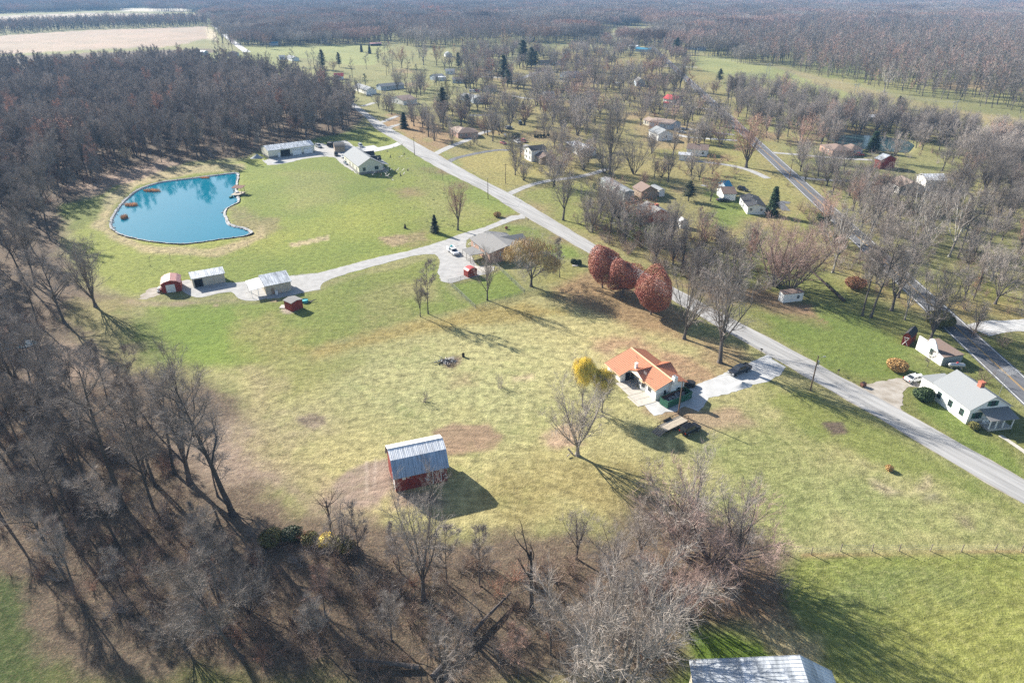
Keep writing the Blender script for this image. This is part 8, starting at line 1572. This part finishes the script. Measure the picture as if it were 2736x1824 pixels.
bush(r8(790,1080), 6, 3.2, 'leafrust', 'low bush with rusty leaves near the fallen trunk', n=3000, s=.16); bush(r8(500,470), 5, 3.5, 'shrubgreen', 'green bush on the bank of the country road', n=2500, s=.18)
for k, (px, rx, ry, hh) in enumerate((((1395,180),3.6,1.0,1.5),((1205,310),2.4,1.5,1.4),((1140,425),1.0,1.8,1.5),((1880,60),2.2,.6,.9))):
    m_ = MB(); rg = random.Random(k)
    for _ in range(520): 
        a = rg.uniform(0,6.28); f_ = math.sqrt(rg.random()); x, y = rx*f_*math.cos(a), ry*f_*math.sin(a); h_ = hh*rg.uniform(.6,1.1); dx_2, dy_2 = rg.gauss(0,.25), rg.gauss(0,.25); w_ = .05; an = rg.uniform(0,3); m_.poly([(x-w_*math.cos(an),y-w_*math.sin(an),-.6), (x+w_*math.cos(an),y+w_*math.sin(an),-.6), (x+dx_2,y+dy_2,h_-.5)])
    o = m_.build('reed_clump', M['reed']); o.location = P(*r5(*px)); tag(o, ['long clump of rust-brown reeds at the top edge of the blue pond','brown reed clump at the upper left corner of the blue pond','narrow orange reed clump at the left side of the blue pond','faint reed clump under the far bank of the blue pond'][k], 'reeds', 'reed clumps in the blue pond')
# pole shadow neighbours: little hay-field trees
tpx('b3', (1555*.29082+684, 912+555*.29082), (0, 912+440*.29082), 'leafless shrub casting a shadow in the middle of the hayfield', conv=None, name='leafless_shrub', cat='shrub', hmul=.9)
tpx('b4', r10(2240,425), (0, r10(0,300)[1]), 'thin orange-tipped shrub near the bare soil', name='leafless_shrub', cat='shrub', wide=.7)
tpx('s1', r12(1465,230), (0, r12(0,70)[1]), 'small bare tree in front of the long white shed', name='bare_tree', wide=1.6)
# ------------------------------------------------------------------ birds in flight above the cream house lawn
def bird_mesh(flap):
    q = MB(); q.tube([(-.42,0,0),(-.2,0,.0),(.12,0,.02),(.3,0,.05),(.42,0,.04)], [.03,.10,.11,.05,.01], 6); q.quad((-.42,.03,0),(-.42,-.03,0),(-.62,-.09,0),(-.62,.09,0))
    for s in (-1,1): q.quad((.12,s*.07,.05),(-.14,s*.07,.05),(-.16,s*.45,.05+flap*.4),(.08,s*.45,.05+flap*.4)); q.quad((.08,s*.45,.05+flap*.4),(-.16,s*.45,.05+flap*.4),(-.2,s*.95,.05+flap*.7),(-.1,s*.98,.05+flap*.7))
    return q
bms = [bird_mesh(f).mesh('bird', [M['bird' if k % 2 else 'birdpale']]) for k, f in enumerate((.5,.15,-.4,.8))]
bpx = [(1005,398),(1035,405),(1075,417),(1080,413),(1067,420),(1088,424),(1010,420),(1043,421),(1015,444),(1022,452),(1000,458),(1011,462),(996,466),(1038,446),(1046,452),(1055,458),(1062,455),(1068,461),(1079,452),(1090,456),(1035,470),(1043,475),(1048,480),(1071,470),(1078,466),(1052,393),(1030,462),(1018,470)]
for k, (x, y) in enumerate(bpx):
    z = R.uniform(12, 20) if k > 12 else R.uniform(8,16); o = bpy.data.objects.new('flying_bird', bms[k % 4]); COL.objects.link(o); o.location = P(x, y, z); o.rotation_euler = (R.uniform(-.3,.3), R.uniform(-.3,.3), R.uniform(2.2,3.6)); o.scale = (1.25,)*3
    tag(o, 'small grey-brown bird flying in the loose flock over the cream house lawn', 'bird', 'flock of birds flying over the cream house lawn')
relabel([o for o in COL.objects if o.name.startswith('flying_bird')], 'small bird flying over the cream house lawn', 7)

# fallen logs and green brush in the bottom wood
def log(a, b_, r_, lb):
    pa, pb = P(*a), P(*b_); e = empty('fallen_log', (pa.x, pa.y, 0), 0, lb, 'fallen log'); v = pb-pa; m_ = MB(); m_.tube([(v.x*t, v.y*t, .35+.5*math.sin(t*2.2)) for t in (0,.25,.5,.75,1)], [r_, r_*.9, r_*.8, r_*.6, r_*.35], 8); m_.build('trunk', M['bark'], e)
    m_ = MB(); rg = random.Random(4)
    for _ in range(9): t = rg.uniform(.2,1); p_ = Vector((v.x*t, v.y*t, .6)); m_.tube([p_, p_+Vector((rg.gauss(0,.9), rg.gauss(0,.9), rg.uniform(.3,1.2)))], [.08,.02], 4)
    m_.build('branch', M['bark'], e)
log(r14(1620,1530), r14(2340,770), .38, 'long dark fallen trunk crossing the brown litter at the bottom centre'); log(r14(1500,1440), r14(860,1385), .34, 'fallen log with snapped roots left of the long dark trunk')
for k, (px, w_, h_, mt) in enumerate((((150,270),4,1.8,'leafolive'),((330,230),3.5,1.6,'needlegrey'),((500,270),3,1.5,'leafolive'),((650,290),3,1.6,'leafyellow'),((800,330),4,2,'leafolive'),((560,400),4,1.8,'brush'))):
    bush(r14(*px), w_, h_, mt, 'low green brush near the bare dead tree, %s' % ['leftmost','second from left','third from left','bright yellow-green one','right of the yellow-green one','lowest one'][k], group='green brush around the bare dead tree', n=2200, s=.13)
# ------------------------------------------------------------------ air
hb = MB(); hb.box(-9500, -150, -16, 9500, 9600, 84); hm = bpy.data.materials.new('haze_air'); hm.use_nodes = True; t = hm.node_tree; t.nodes.clear()
vo = t.nodes.new('ShaderNodeOutputMaterial'); pv = t.nodes.new('ShaderNodeVolumePrincipled'); pv.inputs['Color'].default_value = (0.30, 0.55, 0.92, 1); pv.inputs['Density'].default_value = HAZE; pv.inputs['Anisotropy'].default_value = 0.0
t.links.new(pv.outputs[0], vo.inputs['Volume'])
tag(hb.build('haze', hm), 'pale blue haze of the distance', 'haze', kind='stuff')
